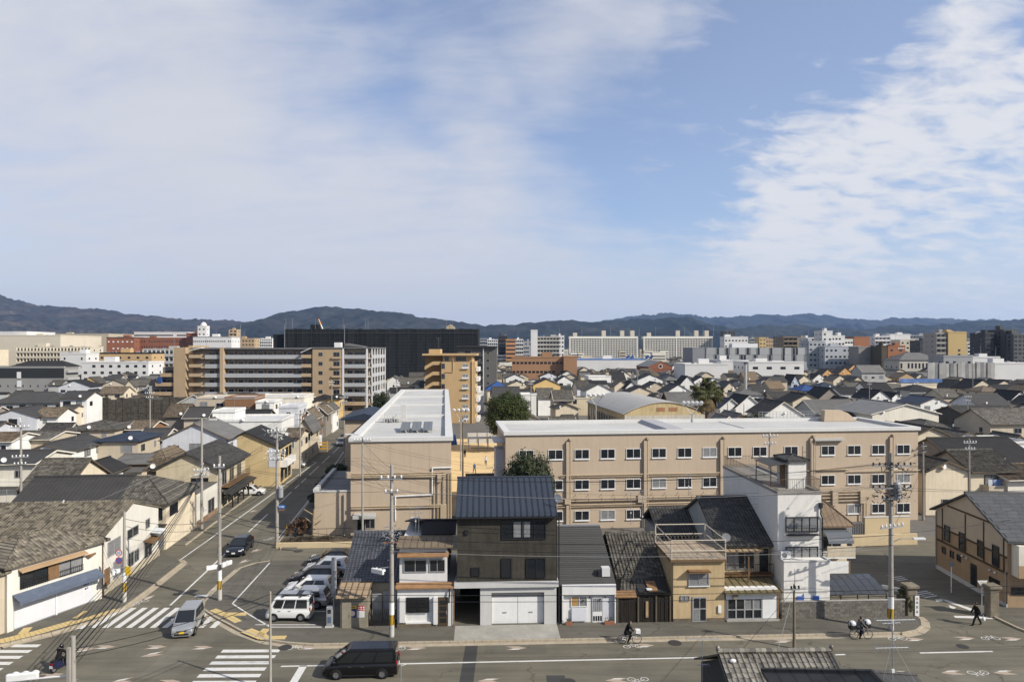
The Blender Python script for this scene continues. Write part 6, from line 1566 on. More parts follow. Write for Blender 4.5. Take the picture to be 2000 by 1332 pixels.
b = MB(); A = Vector((0,0,0)); B = Vector((wx(622,408)-wx(634,408),0,wz(623,408)-30)); b.tube(A, A+(B-A)*.62, .5, .42, 6); b.build('lower_boom', WHITEP, c_); MB().tube(A+(B-A)*.62, B, .42, .3, 6).build('boom_tip', pm('crane_orange', (.7,.3,.03), .5, .4, .1), c_)
MB().box(-1.2,1.2,-1,1,-1.2,.4).build('crane_base', BLKMET, c_)
# --- the skyline, left to right
CRM = pm('sky_cream', (.62,.56,.45), .85, .2, .05, .1); BRK = pm('sky_brick', (.26,.105,.06), .9, .2, .12, .2); WHT = pm('sky_white', (.70,.69,.67), .8, .2, .06, .1); GRY = pm('sky_grey', (.33,.335,.34), .8, .3, .06, .1)
TNS = pm('sky_tan', (.46,.34,.21), .85, .2, .08, .1); DRK = pm('sky_dark', (.055,.055,.055), .7, .3, .15, .1); BRN = pm('sky_brown', (.34,.15,.075), .85, .2, .08, .1); YEL = pm('sky_yellow', (.56,.41,.19), .85, .2, .05, .1)
def blk(lab, *a, **k): return block('city_building', lab, 'building', *a, group='buildings on the skyline', **k)
blk('huge cream hall with white roof edge at the left of the skyline', -30, 118, 656, 600, 60, CRM, floors=3, cols=1, style='plain')
blk('white upper storey on top of the cream hall', -30, 52, 649, 640, 40, WHT, floors=3, cols=1, style='plain', roofbox=False)
blk('wide plain beige hall behind the cream hall', 58, 212, 653, 720, 60, pm('sky_beige', (.47,.41,.31), .85, .2, .05, .1), floors=3, cols=1, style='plain')
blk('cream apartment slab with rows of shaded balconies below the beige hall', 34, 178, 679, 470, 14, CRM, floors=6, cols=22, style='balc')
blk('orange building with dark roof and wood-framed balconies', 173, 296, 691, 430, 16, ORG, floors=4, cols=7, style='win', mat2=roofm('slate'))
blk('white office with a row of square windows above the small houses', 159, 290, 709, 360, 16, WHT, floors=4, cols=8, style='win', stuff=False)
blk('plain white stair block at the end of the white office', 118, 168, 692, 380, 12, WHT, floors=4, cols=3, style='win', winw=.9)
blk('pale block with open balconies behind the orange building', 280, 348, 683, 500, 14, pm('sky_pale', (.46,.455,.44), .85, .2, .08, .1), floors=4, cols=8, style='balc')
blk('brick and white university block with dark mansard roof', 208, 262, 660, 650, 20, BRK, floors=5, cols=6, style='win', mat2=DRK, glass=WHITEP)
blk('long brick block with white arched upper band', 260, 368, 661, 660, 20, BRK, floors=6, cols=22, style='win', winw=1.2)
b_ = blk('white arcaded storey over the long brick block', 262, 366, 650, 668, 18, WHT, floors=8, cols=30, style='win', winw=1.6, roofbox=False)
blk('brick end block beside the long brick building', 364, 381, 652, 655, 20, BRK, floors=6, cols=3, style='win')
blk('white building with curved grey roof and thin arches', 377, 452, 659, 640, 20, WHT, floors=5, cols=20, style='win', mat2=GRY, winw=1.0)
t_ = blk('small white domed tower on the curved-roof building', 386, 402, 638, 646, 8, WHT, floors=9, cols=2, style='win', roofbox=False)
MB().ball((0,4,wz(638,646)), (3.2,3.2,4.5), 12, 8).build('dome', WHT, t_)
blk('slim tan tower with curved balconies', 448, 463, 645, 660, 9, TNS, floors=12, cols=2, style='balc')
blk('low tan block right of the slim tower', 466, 497, 662, 700, 14, TNS, floors=8, cols=5, style='win')
blk('pale distant apartments left of the netted block', 499, 532, 662, 900, 14, WHT, floors=9, cols=8, style='balc')
for i, (a, c, yt, D, m, f, n, st, lab) in enumerate((
 (934,952,662,900,GRY,8,5,'balc','grey distant apartments right of the netted block'), (952,972,664,860,WHT,8,5,'balc','white distant apartments beside the grey ones'), (973,990,657,640,DRK,9,3,'balc','dark slim apartments with tan stair tower'),
 (988,1007,664,620,pm('sky_orange',(.52,.27,.13),.85,.2,.08,.1),8,1,'band','orange banded apartment end wall'), (1006,1022,664,660,WHT,8,4,'balc','white apartments right of the orange banded wall'), (1022,1037,668,700,GRY,7,4,'win','pale grey office left of the white tower'),
 (1037,1050,646,560,WHT,10,1,'plain','slender blank white tower'), (1049,1092,659,575,pm('sky_concrete',(.42,.405,.37),.85,.2,.08,.1),9,7,'balc','grey balcony block beside the slender white tower'), (1090,1102,657,600,WHT,9,2,'win','pale end tower of the balcony block'),
 (1413,1436,648,900,DRK,10,3,'win','dark glazed tower top behind the white clinic'), (1415,1461,659,640,WHT,6,7,'win','white clinic with small round windows'), (1464,1484,662,800,GRY,8,5,'balc','grey balcony apartments beside the clinic'),
 (1483,1496,660,760,YEL,8,2,'win','yellow apartments with tall stair tower'), (1496,1510,663,800,TNS,7,3,'win','tan apartments right of the yellow ones'), (1510,1530,662,820,DRK,7,4,'win','dark low office behind the panel building'),
 (1530,1556,659,560,pm('sky_umber',(.24,.19,.13),.85,.2,.08,.1),8,3,'balc','umber apartment block with deep balconies'), (1556,1574,661,560,pm('sky_khaki',(.36,.29,.19),.85,.2,.08,.1),8,1,'plain','blank khaki end wall of the umber block'), (1574,1590,661,540,WHT,10,2,'balc','white stepped balcony tower'),
 (1590,1608,664,700,TNS,8,3,'balc','tan balcony apartments behind the grey office'), (1606,1626,648,520,WHT,9,2,'win','white penthouse tower over the grey office'), (1624,1650,657,530,WHT,8,4,'win','white stepped wing of the grey office'), (1650,1666,664,540,WHT,7,3,'win','low white wing beside the rust cube'),
 (1580,1612,668,500,pm('sky_bluegrey',(.40,.42,.44),.85,.2,.06,.1),7,4,'win','pale grey office with small square windows'), (1611,1680,678,490,pm('sky_bluegrey2',(.44,.46,.49),.85,.2,.06,.1),5,8,'win','blue grey office with tall dark windows'), (1677,1721,679,470,pm('sky_taupe',(.30,.285,.26),.85,.2,.06,.1),5,1,'plain','taupe panelled building beside the rust brown block'),
 (1722,1734,677,455,pm('sky_olive',(.10,.085,.055),.85,.2,.06,.1),5,1,'plain','dark olive flank of the rust brown block'), (1733,1768,677,455,BRN,5,2,'win','rust brown block with white lettering at the top'), (1668,1698,659,620,BRN,8,1,'plain','rust coloured cube above the office roofs'),
 (1708,1738,658,640,WHT,8,4,'balc','white hospital wing with open floors'), (1738,1778,654,650,WHT,8,2,'plain','blank white hospital tower'), (1758,1798,665,560,CRM,7,4,'win','cream hospital wing with dark openings'), (1776,1812,656,760,GRY,9,6,'balc','grey apartments behind the hospital'),
 (1797,1828,667,540,DRK,7,5,'win','black gridded office building'), (1814,1828,660,700,WHT,7,3,'win','white block behind the black office'), (1827,1853,652,470,pm('sky_balcgrey',(.36,.34,.31),.85,.2,.06,.1),9,3,'balc','grey balcony flank of the yellow tower'), (1852,1888,650,468,YEL,9,1,'plain','yellow apartment tower with a column of dark windows'),
 (1888,1900,670,600,WHT,8,2,'balc','white balcony flank of the pale block'), (1899,1924,667,600,CRM,8,5,'win','pale block with stepped roof right of the yellow tower'), (1924,1941,652,420,DRK,12,3,'win','black apartment tower with pale lamp on top'), (1939,1957,653,425,pm('sky_char',(.075,.072,.068),.7,.3,.1,.1),12,3,'balc','charcoal balcony tower with white slabs'), (1960,1982,646,418,pm('sky_char2',(.085,.08,.072),.7,.3,.1,.1),13,3,'balc','stepped charcoal tower with brown stair head'), (1980,2030,655,410,pm('sky_char3',(.10,.10,.10),.5,.4,.1,.1),12,6,'win','dark glazed tower at the right end of the skyline'),
 (1843,1900,697,380,GRY,3,4,'win','low grey office behind the clear scaffold sheets'), (1888,1953,699,382,WHT,3,3,'plain','low blank white building behind the scaffold sheets'), (1942,2030,711,340,WHT,3,5,'plain','long low white shed at the right edge'))):
    o = blk(lab, a, c, yt, D, 14, m, floors=f, cols=n, style=st, roofbox=(i % 3 != 0))
    if 'lettering' in lab:
        b = MB(); w0 = (1768-1733)*455/F/2
        for k in range(9): b.box(w0-5+.5*k, w0-5+.5*k+.35, -.2, -.1, wz(681.5,455), wz(679.5,455)+.3*(k % 2))
        b.build('lettering', WHITEP, o, kind='stuff')
    if 'column of dark' in lab:
        for f_ in range(6): window(o, 1.2, -.004, 5+2.9*f_, 1.6, 1.4, far=True)
    if 'taupe panelled' in lab:
        for f_ in range(3):
            for k in range(2): window(o, -2+4*k, -.004, 4+4.5*f_, 2.2, 1.6, far=True, glass='curtain')
# --- two long housing slabs
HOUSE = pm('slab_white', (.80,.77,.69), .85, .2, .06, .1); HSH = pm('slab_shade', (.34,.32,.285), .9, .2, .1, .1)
for lab, a, c in (('long ten-storey pale housing slab with checkered balconies, nearer the white tower',1112,1246),('long ten-storey pale housing slab with checkered balconies, behind the panel building',1257,1392)):
    D = 920.0; X0, X1 = wx(a,D), wx(c,D); hs = wz(657,D)
    p = thing('housing_slab', lab, 'apartment building', (X0,D,0), 0, 'long housing slabs')
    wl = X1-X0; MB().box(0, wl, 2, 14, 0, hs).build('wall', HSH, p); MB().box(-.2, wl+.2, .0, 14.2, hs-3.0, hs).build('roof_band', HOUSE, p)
    nf_ = 12; fh_ = (hs-3.0)/nf_
    for f in range(nf_):
        b = MB(); b.box(0, wl, .2, 2, f*fh_-.15, f*fh_+.15)
        for k in range(26):
            u = wl*k/26; b.box(u+.3, u+wl/26*.75, .0, .2, f*fh_+.15, f*fh_+1.75)
        b.build('balcony_row', HOUSE, p)
    for q in (0, wl*.47, wl-1): MB().box(q, q+1.2, -.1, 2, 0, hs-3).build('fin', HOUSE, p)
    for q in (.06,.48,.75,.9): MB().box(wl*q, wl*q+5.5, 5, 10, hs, hs+(8 if q > .4 else 5)).build('lift_tower', CRM, p); MB().tube((wl*q+12,6,hs),(wl*q+12,6,hs+14),.2,.15,4).build('mast', STEEL, p)
# --- grey panel building with staggered windows
D = 420.0; p = thing('panel_building', 'wide grey panelled building with staggered strip windows', 'building', (wx(1376,D),D,0), 0)
wl = wx(1576,D)-wx(1376,D); hs = wz(679,D); PAN = pm('panel_grey', (.37,.38,.385), .7, .3, .06, .3, objvar=.12)
MB().box(0, wl, .3, 24, 0, hs).build('wall', pm('panel_dark', (.16,.165,.17), .8, .3, .1), p); MB().box(wx(1353,D)-wx(1376,D), -.02, .2, 24, 0, hs).build('end_block', pm('panel_end', (.24,.245,.26), .7, .3, .05), p)
rnd = random.Random(12)
for r in range(5):
    x_ = rnd.uniform(0,2)
    while x_ < wl-2:
        pwid = rnd.uniform(3.5,6.5); pwid = min(pwid, wl-x_); MB().box(x_, x_+pwid-.06, 0, .28, r*hs/5+.05, (r+1)*hs/5-.05).build('panel', PAN, p); x_ += pwid
        nst = rnd.choice((2,3,4))
        for k in range(nst):
            if x_+1 > wl: break
            MB().box(x_+.15, x_+.75, .05, .29, r*hs/5+.3, (r+1)*hs/5-.3).build('strip_window', GLASS if k % 2 else GLASSC, p); x_ += 1.0
MB().box(wl*.3, wl*.3+16, 6, 12, hs, hs+2.6).build('roof_hut', WHITEP, p)
# --- brown brick school and low white factories
D = 400.0; p = blk('long low brown brick school with dark window bands', 1000, 1108, 699, 400, 12, pm('school_brown', (.36,.205,.115), .85, .2, .08, .1), floors=3, cols=14, style='win', winw=1.6)
blk('brown brick end pavilion of the low school', 1101, 1127, 698, 396, 12, pm('school_brown', (.36,.205,.115)), floors=3, cols=1, style='plain', roofbox=False)
blk('white works building with blue-edged roof', 1108, 1262, 703, 470, 22, WHT, floors=3, cols=4, style='plain', mat2=pm('edge_blue',(.12,.22,.5),.6,.3,.1))
blk('large plain white factory shed behind the palm', 1338, 1422, 713, 350, 24, WHT, floors=3, cols=2, style='plain')
blk('white factory hall with rooftop machines', 1408, 1462, 706, 380, 24, WHT, floors=3, cols=2, style='plain')
blk('white factory front with small dark windows', 1462, 1570, 709, 345, 24, WHT, floors=3, cols=4, style='win', winw=2.6)
for k, px_ in enumerate((1226,1234,1264,1272)):
    o = thing('roof_ventilator', f'{("first","second","third","fourth")[k]} from left of the blue roof ventilators on the white works', 'ventilator', (wx(px_,480),480,wz(704,480)), 0, 'blue ventilators'); b = MB(); b.tube((-1,0,0),(-1,0,1.6),.7,.7,8); b.build('duct', STEEL, o); b = MB(); b.tube((-1,0,1.6),(1.2,0,3.2),.85,.85,8); b.build('hood', roofm('blue'), o)
# --- red brick hall with round window
D = 420.0; p = thing('brick_hall', 'old red brick gabled hall with round window and pale roof', 'hall', (wx(1290,D),D,0), R(6))
w2 = (1314-1266)*D/F/2; he = wz(716,D); ri = wz(705,D)-he
MB().prism([(-w2,0),(w2,0),(w2,he),(0,he+ri),(-w2,he)], 0, 26).build('wall', BRK, p)
r_ = gable_roof(p, 26, 2*w2, he, ri, .4, roofm('lmetal'), rc=False); r_.location = (0,13,0); r_.rotation_euler = (0,0,math.pi/2)
b = MB(); b.ring((0,-.1,he+.2), 0, .9, 'y', 16); b.build('round_window', GLASS, p); b = MB(); b.ring((0,-.11,he+.2), .95, 1.35, 'y', 16); b.build('window_ring', CRM, p)
b = MB(); b.box(-w2,w2,-.12,-.004,he-1.6,he-1.2); b.build('cornice', BRK, p)
for k in range(3): window(p, -w2*.6+w2*.6*k, -.004, 4, 1.8, 3, far=True)
for k in range(6): window(p, -w2-.004, 3+4*k, 4, 1.6, 3, 'l', far=True)
# --- old white hall with hipped roof, translucent scaffold sheets, chimney
p = blk('old white hall with arched windows', 1757, 1842, 705, 430, 18, pm('hall_cream',(.55,.52,.45),.85,.2,.06,.1), floors=2, cols=12, style='win', winw=1.1, winh=3.2, roofbox=False)
r_ = hip_roof(p, 85*430/F, 18, wz(705,430)+.8, 4.2, .6, roofm('metal')); r_.location = (0,9,0)
p = thing('clear_scaffold', 'scaffold wrapped in translucent white sheeting', 'scaffold', (wx(1812,330),330,0), 0)
wl = wx(1943,330)-wx(1812,330); rnd = random.Random(5)
for k in range(18): MB().box(wl*k/18+.04, wl*(k+1)/18-.04, rnd.uniform(-.3,.2), .5, 0, wz(709,330)+rnd.uniform(-.3,.3)).build('sheet', pm(f'scaffold_sheet_{k%4}', ((.38,.37,.35),(.46,.45,.42),(.25,.25,.25),(.42,.40,.37))[k%4], .5, .3, .3, .3, .2), p)
o = thing('steel_chimney', 'slim silver chimney standing behind the palm', 'chimney', (wx(1456,250),250,0), 0)
MB().tube((0,0,0),(0,0,wz(711,250)),.62,.5,12).build('stack', pm('silver', (.55,.54,.52), .4, .5, .1, .5, metal=.4), o); MB().tube((0,0,wz(711,250)),(0,0,wz(711,250)+.5),.6,.6,12).build('rim', BLKMET, o)
# ================================================================ plants
def leafm(n, c): return pm(n, c, .75, .25, .35, .9, objvar=.1)
LEAF = leafm('leaf_evergreen', (.046,.060,.013)); LEAFD = leafm('leaf_dark', (.030,.040,.016)); LEAFO = leafm('leaf_olive_green', (.085,.085,.030)); LEAFR = leafm('leaf_reddish', (.10,.055,.030)); PALM = leafm('palm_leaf', (.085,.090,.030)); PALMD = leafm('palm_dead', (.17,.125,.06)); BARK = pm('bark', (.13,.10,.07), .95, .1, .3, 2, 0, .4, 10); BARKP = pm('bark_pale', (.36,.28,.19), .95, .1, .25, 2, 0, .4, 10)
def leaves(b, c, r, n, sz, rnd, up=.3):
    for _ in range(n):
        d = Vector((rnd.gauss(0,1),rnd.gauss(0,1),rnd.gauss(0,1))).normalized(); q = Vector(c)+Vector((d.x*r[0],d.y*r[1],d.z*r[2]))*rnd.uniform(.55,1.05)
        nrm = (d+Vector((rnd.uniform(-.7,.7),rnd.uniform(-.7,.7),rnd.uniform(-.4,.7)+up))).normalized(); a = nrm.orthogonal().normalized(); a = (a*math.cos(rnd.random()*6.3)+nrm.cross(a)*math.sin(rnd.random()*6.3)); e = nrm.cross(a); s = sz*rnd.uniform(.6,1.3)
        b.add([q-a*s*.5, q+e*s*.28, q+a*s*.5, q-e*s*.28], [(0,1,2,3)])
def tree(name, label, X, Y, cz, r, nc, nl, sz, mat, seed, cone=False, base=0, cr=.34, group=None):
    rnd = random.Random(seed); t = thing(name, label, 'tree' if cz+r[2] > 3 else 'shrub', (X,Y,base), 0, group); b = MB(); k = MB(); k.tube((0,0,0),(0,0,cz-r[2]*.2),.32*r[0]/3,.18*r[0]/3,8)
    for i in range(nc):
        while True:
            d = Vector((rnd.gauss(0,1),rnd.gauss(0,1),rnd.gauss(0,1))).normalized()
            if d.z > -.75: break
        f = rnd.uniform(.55,.95); c = Vector((d.x*r[0]*f, d.y*r[1]*f, cz+d.z*r[2]*f))
        if cone: u = (c.z-(cz-r[2]))/(2*r[2]); c.x *= 1.45*(1-u)+.15; c.y *= 1.45*(1-u)+.15
        q = cr*rnd.uniform(.75,1.25); leaves(b, c, (r[0]*q,r[1]*q,r[2]*q*.8), nl, sz, rnd)
        if i % 4 == 0: k.tube((0,0,max(.2,cz-r[2]*.7)), c, .09, .03, 5)
    k.build('trunk', BARK, t); b.build('crown', mat, t, kind='stuff'); return t
q = 140.0
tree('round_tree', 'big round evergreen tree beside the sandy playground', wx(993,q), q, 7.2, (4.6,4.5,4.9), 240, 150, .32, LEAF, 3, cr=.30)
tree('conifer_tree', 'dense bluish evergreen rising behind the dark house roof', wx(1033,70), 70, 6.9, (2.5,2.4,3.5), 150, 170, .24, leafm('leaf_conifer', (.052,.066,.030)), 5)
tree('dark_conifer', 'dark slender conifer left of the white-roofed school wing', wx(748,175), 175, 5.2, (2.2,2.2,4.6), 60, 90, .5, LEAFD, 7, True)
tree('dark_conifer', 'second dark conifer just behind the slender one', wx(736,190), 190, 4.5, (2.2,2.2,4), 50, 80, .5, LEAFD, 8, True)
for i, (X, Y, h, lab) in enumerate(((-25.3,92,1.7,'nearest dark shrub along the school side of the street'),(-26.0,97,2.0,'second dark shrub along the school side of the street'),(-26.9,103,2.1,'third dark shrub along the school side of the street'),(-28.2,110,1.8,'farthest dark shrub along the school side of the street'))):
    tree('street_shrub', lab, X, Y, h*.75, (1.7,2.6,h*.75), 26, 80, .30, LEAFD, 20+i, group='shrubs along the school side')
tree('red_shrub', 'reddish winter shrub at the street corner by the annex', -24.2, 77.5, .9, (1.2,1.6,.9), 22, 90, .22, LEAFR, 31)
tree('gate_hedge', 'leafy hedge squeezed against the stone gate pillar', gp(1775,1206).x, gp(1775,1206).y+.5, 1.15, (.62,.5,1.15), 26, 90, .16, LEAFO, 33)
tree('garden_tree', 'dark garden tree in front of the charcoal house', wx(1912,128), 128, 3.2, (2.6,2.2,2.4), 40, 90, .3, leafm('leaf_brownish', (.055,.048,.022)), 35)
tree('garden_tree', 'yellow-green shrub beside the dark garden tree', wx(1892,126), 126, 2.4, (1.5,1.2,1.5), 24, 80, .25, LEAFO, 36)
tree('garden_tree', 'low dark bush behind the long school roof right of the palm', wx(1478,108), 108, 9.6, (2.3,2,1.2), 30, 90, .28, LEAFD, 37)
tree('potted_shrub', 'small dark shrub beside the lane board fence', wx(1640,58), 58, .8, (.5,.5,.6), 14, 60, .14, LEAFD, 38)
# clipped hedge and low wall at the car park corner
p = thing('clipped_hedge', 'low clipped brown hedge behind the cream kerb wall', 'hedge', (-21,73.2,0), R(3)); b = MB(); rnd = random.Random(9)
for i in range(60): leaves(b, (rnd.uniform(-3.6,4.2),rnd.uniform(-.3,.6),rnd.uniform(.3,.8)), (.4,.4,.28), 60, .14, rnd)
b.build('foliage', leafm('hedge_brown', (.060,.045,.026)), p, kind='stuff'); MB().box(-3.7,4.3,-.3,.6,0,.6).build('stems', BARK, p)
p = thing('kerb_wall', 'low cream wall edging the hedge by the car park', 'wall', (-21,72.2,0), R(3)); MB().box(-3.9,4.6,0,.3,0,.55).build('wall', CREAMW, p)
# pruned street tree
p = thing('pruned_tree', 'bare pollarded tree trunk in front of the school annex', 'tree', (wx(612,75.8),75.8,0)); b = MB()
b.tube((0,0,0),(.05,0,2.2),.20,.15,8); b.tube((.05,0,2.2),(.12,0,3.2),.15,.13,8)
for a, z_, L in ((.4,2.0,1.0),(2.6,1.6,1.3),(3.6,2.6,1.1),(5.6,1.4,1.2),(1.2,2.8,.6)): b.tube((.03,0,z_),(math.cos(a)*L,math.sin(a)*L*.5,z_+.7),.07,.045,6)
b.build('trunk', BARKP, p)
# bare branches by the arched hall
def bare(lab, X, Y, h, seed):
    p = thing('bare_tree', lab, 'tree', (X,Y,0)); b = MB(); rnd = random.Random(seed)
    def br(q, d, L, r, k):
        e = q+d*L; b.tube(q, e, r, r*.65, 5)
        if k:
            for _ in range(3): br(e, (d+Vector((rnd.uniform(-.8,.8),rnd.uniform(-.8,.8),rnd.uniform(-.1,.6)))).normalized(), L*.72, r*.6, k-1)
    br(Vector((0,0,0)), Vector((0,0,1)), h*.33, .16, 4); b.build('trunk', BARK, p)
bare('leafless tree with spreading twigs in front of the arched hall', wx(1135,138), 138, 7.5, 4); bare('smaller leafless tree left of the arched hall', wx(1112,141), 141, 6, 6)
# the palm
p = thing('palm_tree', 'tall shaggy fan palm behind the long school roof', 'palm tree', (wx(1380,116),116,0)); hp = wz(772,116); rnd = random.Random(2)
MB().tube((0,0,0),(.1,0,hp),.42,.30,10).build('trunk', BARK, p)
def fronds(n, lo, hi, L, mat, nm, dr):
    b = MB()
    for k in range(n):
        a = rnd.uniform(0,6.283); e = rnd.uniform(lo,hi); d = Vector((math.cos(a)*math.cos(e),math.sin(a)*math.cos(e),math.sin(e))); q0 = Vector((.1,0,hp+rnd.uniform(-.6,.5))); l = L*rnd.uniform(.8,1.1); mid = q0+d*l*.55; b.tube(q0, mid, .03, .02, 3)
        sd_ = d.cross(Vector((0,0,1))).normalized(); upv = sd_.cross(d)
        for s in range(11):
            t = (s-5)/5*1.15; dd = (d*math.cos(t)+sd_*math.sin(t)).normalized(); tip = mid+dd*l*.55+Vector((0,0,-dr*l*.25*(1+abs(t)))); w_ = (upv*.03+sd_*.05*math.cos(t)-d*.05*math.sin(t)); m_ = mid+dd*l*.30+upv*.08
            b.add([mid-w_*.6, m_-w_*2.0, tip, m_+w_*2.0], [(0,1,2,3)])
    b.build(nm, mat, p, kind='stuff')
fronds(64, -.30, 1.40, 2.9, PALM, 'crown', .7); fronds(46, -1.40, -.45, 2.3, PALMD, 'dead_fronds', .7)
# ================================================================ vehicles
def paint(n, c, metal=.0): return pm('paint_'+n, c, .28, .5, .02, 1, metal=metal, coat=.8)
CGL = pm('car_glass', (.012,.014,.016), .04, .8, 0); CHROME = pm('chrome', (.6,.6,.6), .2, .5, 0, metal=1.0); LAMP = pm('headlamp', (.62,.64,.66), .15, .6, .1, 8); TAIL = pm('tail_lamp', (.35,.012,.01), .3, .5, 0); PLATEW = pm('plate_white', (.72,.72,.70), .6, .3, 0); PLATEY = pm('plate_yellow', (.75,.50,.03), .6, .3, 0); RIMM = pm('wheel_rim', (.35,.35,.36), .35, .5, 0, metal=.7); TRIMB = pm('black_plastic', (.015,.015,.016), .6, .3, 0)
def wheel(parent, x, y, r, w, rim=RIMM):
    def mk():
        t = MB(); n = 18
        prof = ((r*.62,-w/2),(r*.94,-w/2),(r,-w*.32),(r,w*.32),(r*.94,w/2),(r*.62,w/2)); vs = []
        for i in range(n):
            a = 2*math.pi*i/n
            for (q, yy) in prof: vs.append((q*math.cos(a), yy, q*math.sin(a)))
        k = len(prof); fs = [(i*k+j, ((i+1)%n)*k+j, ((i+1)%n)*k+j+1, i*k+j+1) for i in range(n) for j in range(k-1)]
        return t.add(vs, fs).mesh('tyre', RUBBER, True)
    def mr():
        b = MB(); b.ring((0,-w*.30,0), .0, r*.16, 'y', 10); b.ring((0,w*.30,0), .0, r*.16, 'y', 10)
        for s_ in (-1,1):
            for i in range(7):
                a = 2*math.pi*i/7; c, d = math.cos(a), math.sin(a); e, f = -d*.045, c*.045
                b.add([(c*r*.1-e,s_*w*.36,d*r*.1-f),(c*r*.64-e,s_*w*.42,d*r*.64-f),(c*r*.64+e,s_*w*.42,d*r*.64+f),(c*r*.1+e,s_*w*.36,d*r*.1+f)], [(0,1,2,3)])
            b.ring((0,s_*w*.44,0), r*.56, r*.64, 'y', 18)
        b.ring((0,0,0), 0, r*.62, 'y', 18, 1)
        return b.mesh('rim', [rim, TRIMB])
    o = ob('wheel', shared(('tyre',r,w), mk), parent, (x,y,r)); ob('rim', shared(('rim',r,w,rim.name), mr), o); return o
def car(label, loc, head, L, W, HH, kind, col, plate=PLATEW, name='car', cat='car', group=None, roofm_=None, rack=False, z=0.0):
    """nose towards local +x"""
    t = thing(name, label, cat, (loc[0],loc[1],z), head, group); w = W/2
    r = .30 if L < 3.6 else .32; gc = .19
    if kind == 'van':    # one-and-a-half box
        top = [(-.5,.62),(-.497,.95),(-.49,1.0),(.18,.98),(.36,.93),(.46,.80),(.495,.62)]; cab = (-.485,.40,-.47,.16,.50); zb = .98 if HH > 1.8 else .92
    elif kind == 'wagon':
        top = [(-.5,.62),(-.497,.90),(-.49,.96),(.12,.96),(.30,.92),(.45,.78),(.497,.58)]; cab = (-.487,.31,-.465,.08,.50); zb = .95
    elif kind == 'kei':
        top = [(-.5,.62),(-.497,.88),(-.49,.92),(.25,.92),(.42,.90),(.47,.78),(.497,.60)]; cab = (-.488,.43,-.475,.29,.50); zb = .92
    elif kind == 'sedan':
        top = [(-.5,.60),(-.49,.86),(-.42,.93),(.02,.88),(.30,.80),(.44,.70),(.49,.55)]; cab = (-.46,.24,-.30,.02,.42); zb = .90
    else:                # hatch
        top = [(-.5,.60),(-.495,.88),(-.47,.93),(.10,.90),(.33,.84),(.45,.72),(.495,.55)]; cab = (-.485,.27,-.40,.06,.45); zb = .90
    b = MB(); st = [(x*L, zt) for x, zt in top]; ring = []
    for i, (x, zt) in enumerate(st):
        pin = .90 if i in (0, len(st)-1) else (.97 if i in (1, len(st)-2) else 1.0)
        ring.append([(x, y*w*pin, zz) for y, zz in ((-.84,gc),(-.97,gc+.10),(-1.0,.52),(-.985,zt-.12),(-.93,zt-.02),(-.6,zt+.01),(0,zt+.02),(.6,zt+.01),(.93,zt-.02),(.985,zt-.12),(1.0,.52),(.97,gc+.10),(.84,gc))])
    k = len(ring[0]); vs = [v for q in ring for v in q]; fs = []
    for i in range(len(ring)-1):
        for j in range(k-1): fs.append((i*k+j, i*k+j+1, (i+1)*k+j+1, (i+1)*k+j))
        fs.append((i*k+k-1, i*k, (i+1)*k, (i+1)*k+k-1))
    fs += [tuple(range(k-1,-1,-1)), tuple((len(ring)-1)*k+j for j in range(k))]
    body = b.add(vs, fs).build('body', col, t, smooth=True); bevel(body, .03, 2)
    # cabin
    xr0, xf0, xr1, xf1, _ = [q*L for q in cab]; zr = HH; zb -= .03
    wb, wr = w*.95, w*(.80 if kind in ('van','kei','wagon') else .70)
    pts = []; fr_ = ((0,0),(.5,.12),(.88,.55),(1.0,1.0))
    for (u, q) in ((0,0),(.55,.55),(.93,.93),(1.0,1.06)):
        x0_, x1_ = xr0+(xr1-xr0)*min(1,q), xf0+(xf1-xf0)*min(1,q); yy = wb+(wr-wb)*(q*q*.4+q*.6 if q <= 1 else 1); zz = zb+(zr-.03-zb)*min(1,u)
        if q > 1: x0_ += .12; x1_ -= .10; yy = wr-.12; zz = zr
        pts.append([(x0_,-yy,zz),(x1_,-yy,zz),(x1_,yy,zz),(x0_,yy,zz)])
    b = MB(); vs = [v for q in pts for v in q]; fs = [(i*4+j, i*4+(j+1)%4, (i+1)*4+(j+1)%4, (i+1)*4+j) for i in range(3) for j in range(4)]+[(12,13,14,15)]
    cb = b.add(vs, fs).build('cabin', roofm_ or col, t)
    def pane(face, u0, u1, v0, v1, nm):
        f = {'l': (3,2), 'r': (0,1), 'f': (1,2), 'b': (0,3)}[face]; o_ = {'l': Vector((0,.012,.0)), 'r': Vector((0,-.012,0)), 'f': Vector((.012,0,.008)), 'b': Vector((-.012,0,.004))}[face]; g = MB(); rows = []
        for (u, q) in ((0,0),(.55,.55),(.93,.93)): rows.append((u, [Vector(p_) for p_ in pts[(0,1,2)[[0,.55,.93].index(u)]]]))
        def at(u, v):
            if v <= .55/.93: A, B, tt = rows[0][1], rows[1][1], v/(.55/.93)
            else: A, B, tt = rows[1][1], rows[2][1], (v-.55/.93)/(1-.55/.93)
            pa = A[f[0]]*(1-tt)+B[f[0]]*tt; pb = A[f[1]]*(1-tt)+B[f[1]]*tt; return pa*(1-u)+pb*u+o_
        for (va, vb) in ((v0,.55/.93),(.55/.93,v1)): g.add([at(u0,va),at(u1,va),at(u1,vb),at(u0,vb)], [(0,1,2,3)])
        return g.build(nm, CGL, t)
    pane('f', .05, .95, .06, .97, 'windscreen'); pane('b', .08, .92, .30 if kind != 'sedan' else .1, .95, 'rear_window')
    sp = ((.05,.34),(.37,.66),(.69,.93)) if kind in ('van','kei','wagon') else ((.16,.48),(.52,.86))
    for s in 'lr':
        for (u0, u1) in sp: pane(s, u0, u1, .14, .90, 'side_window')
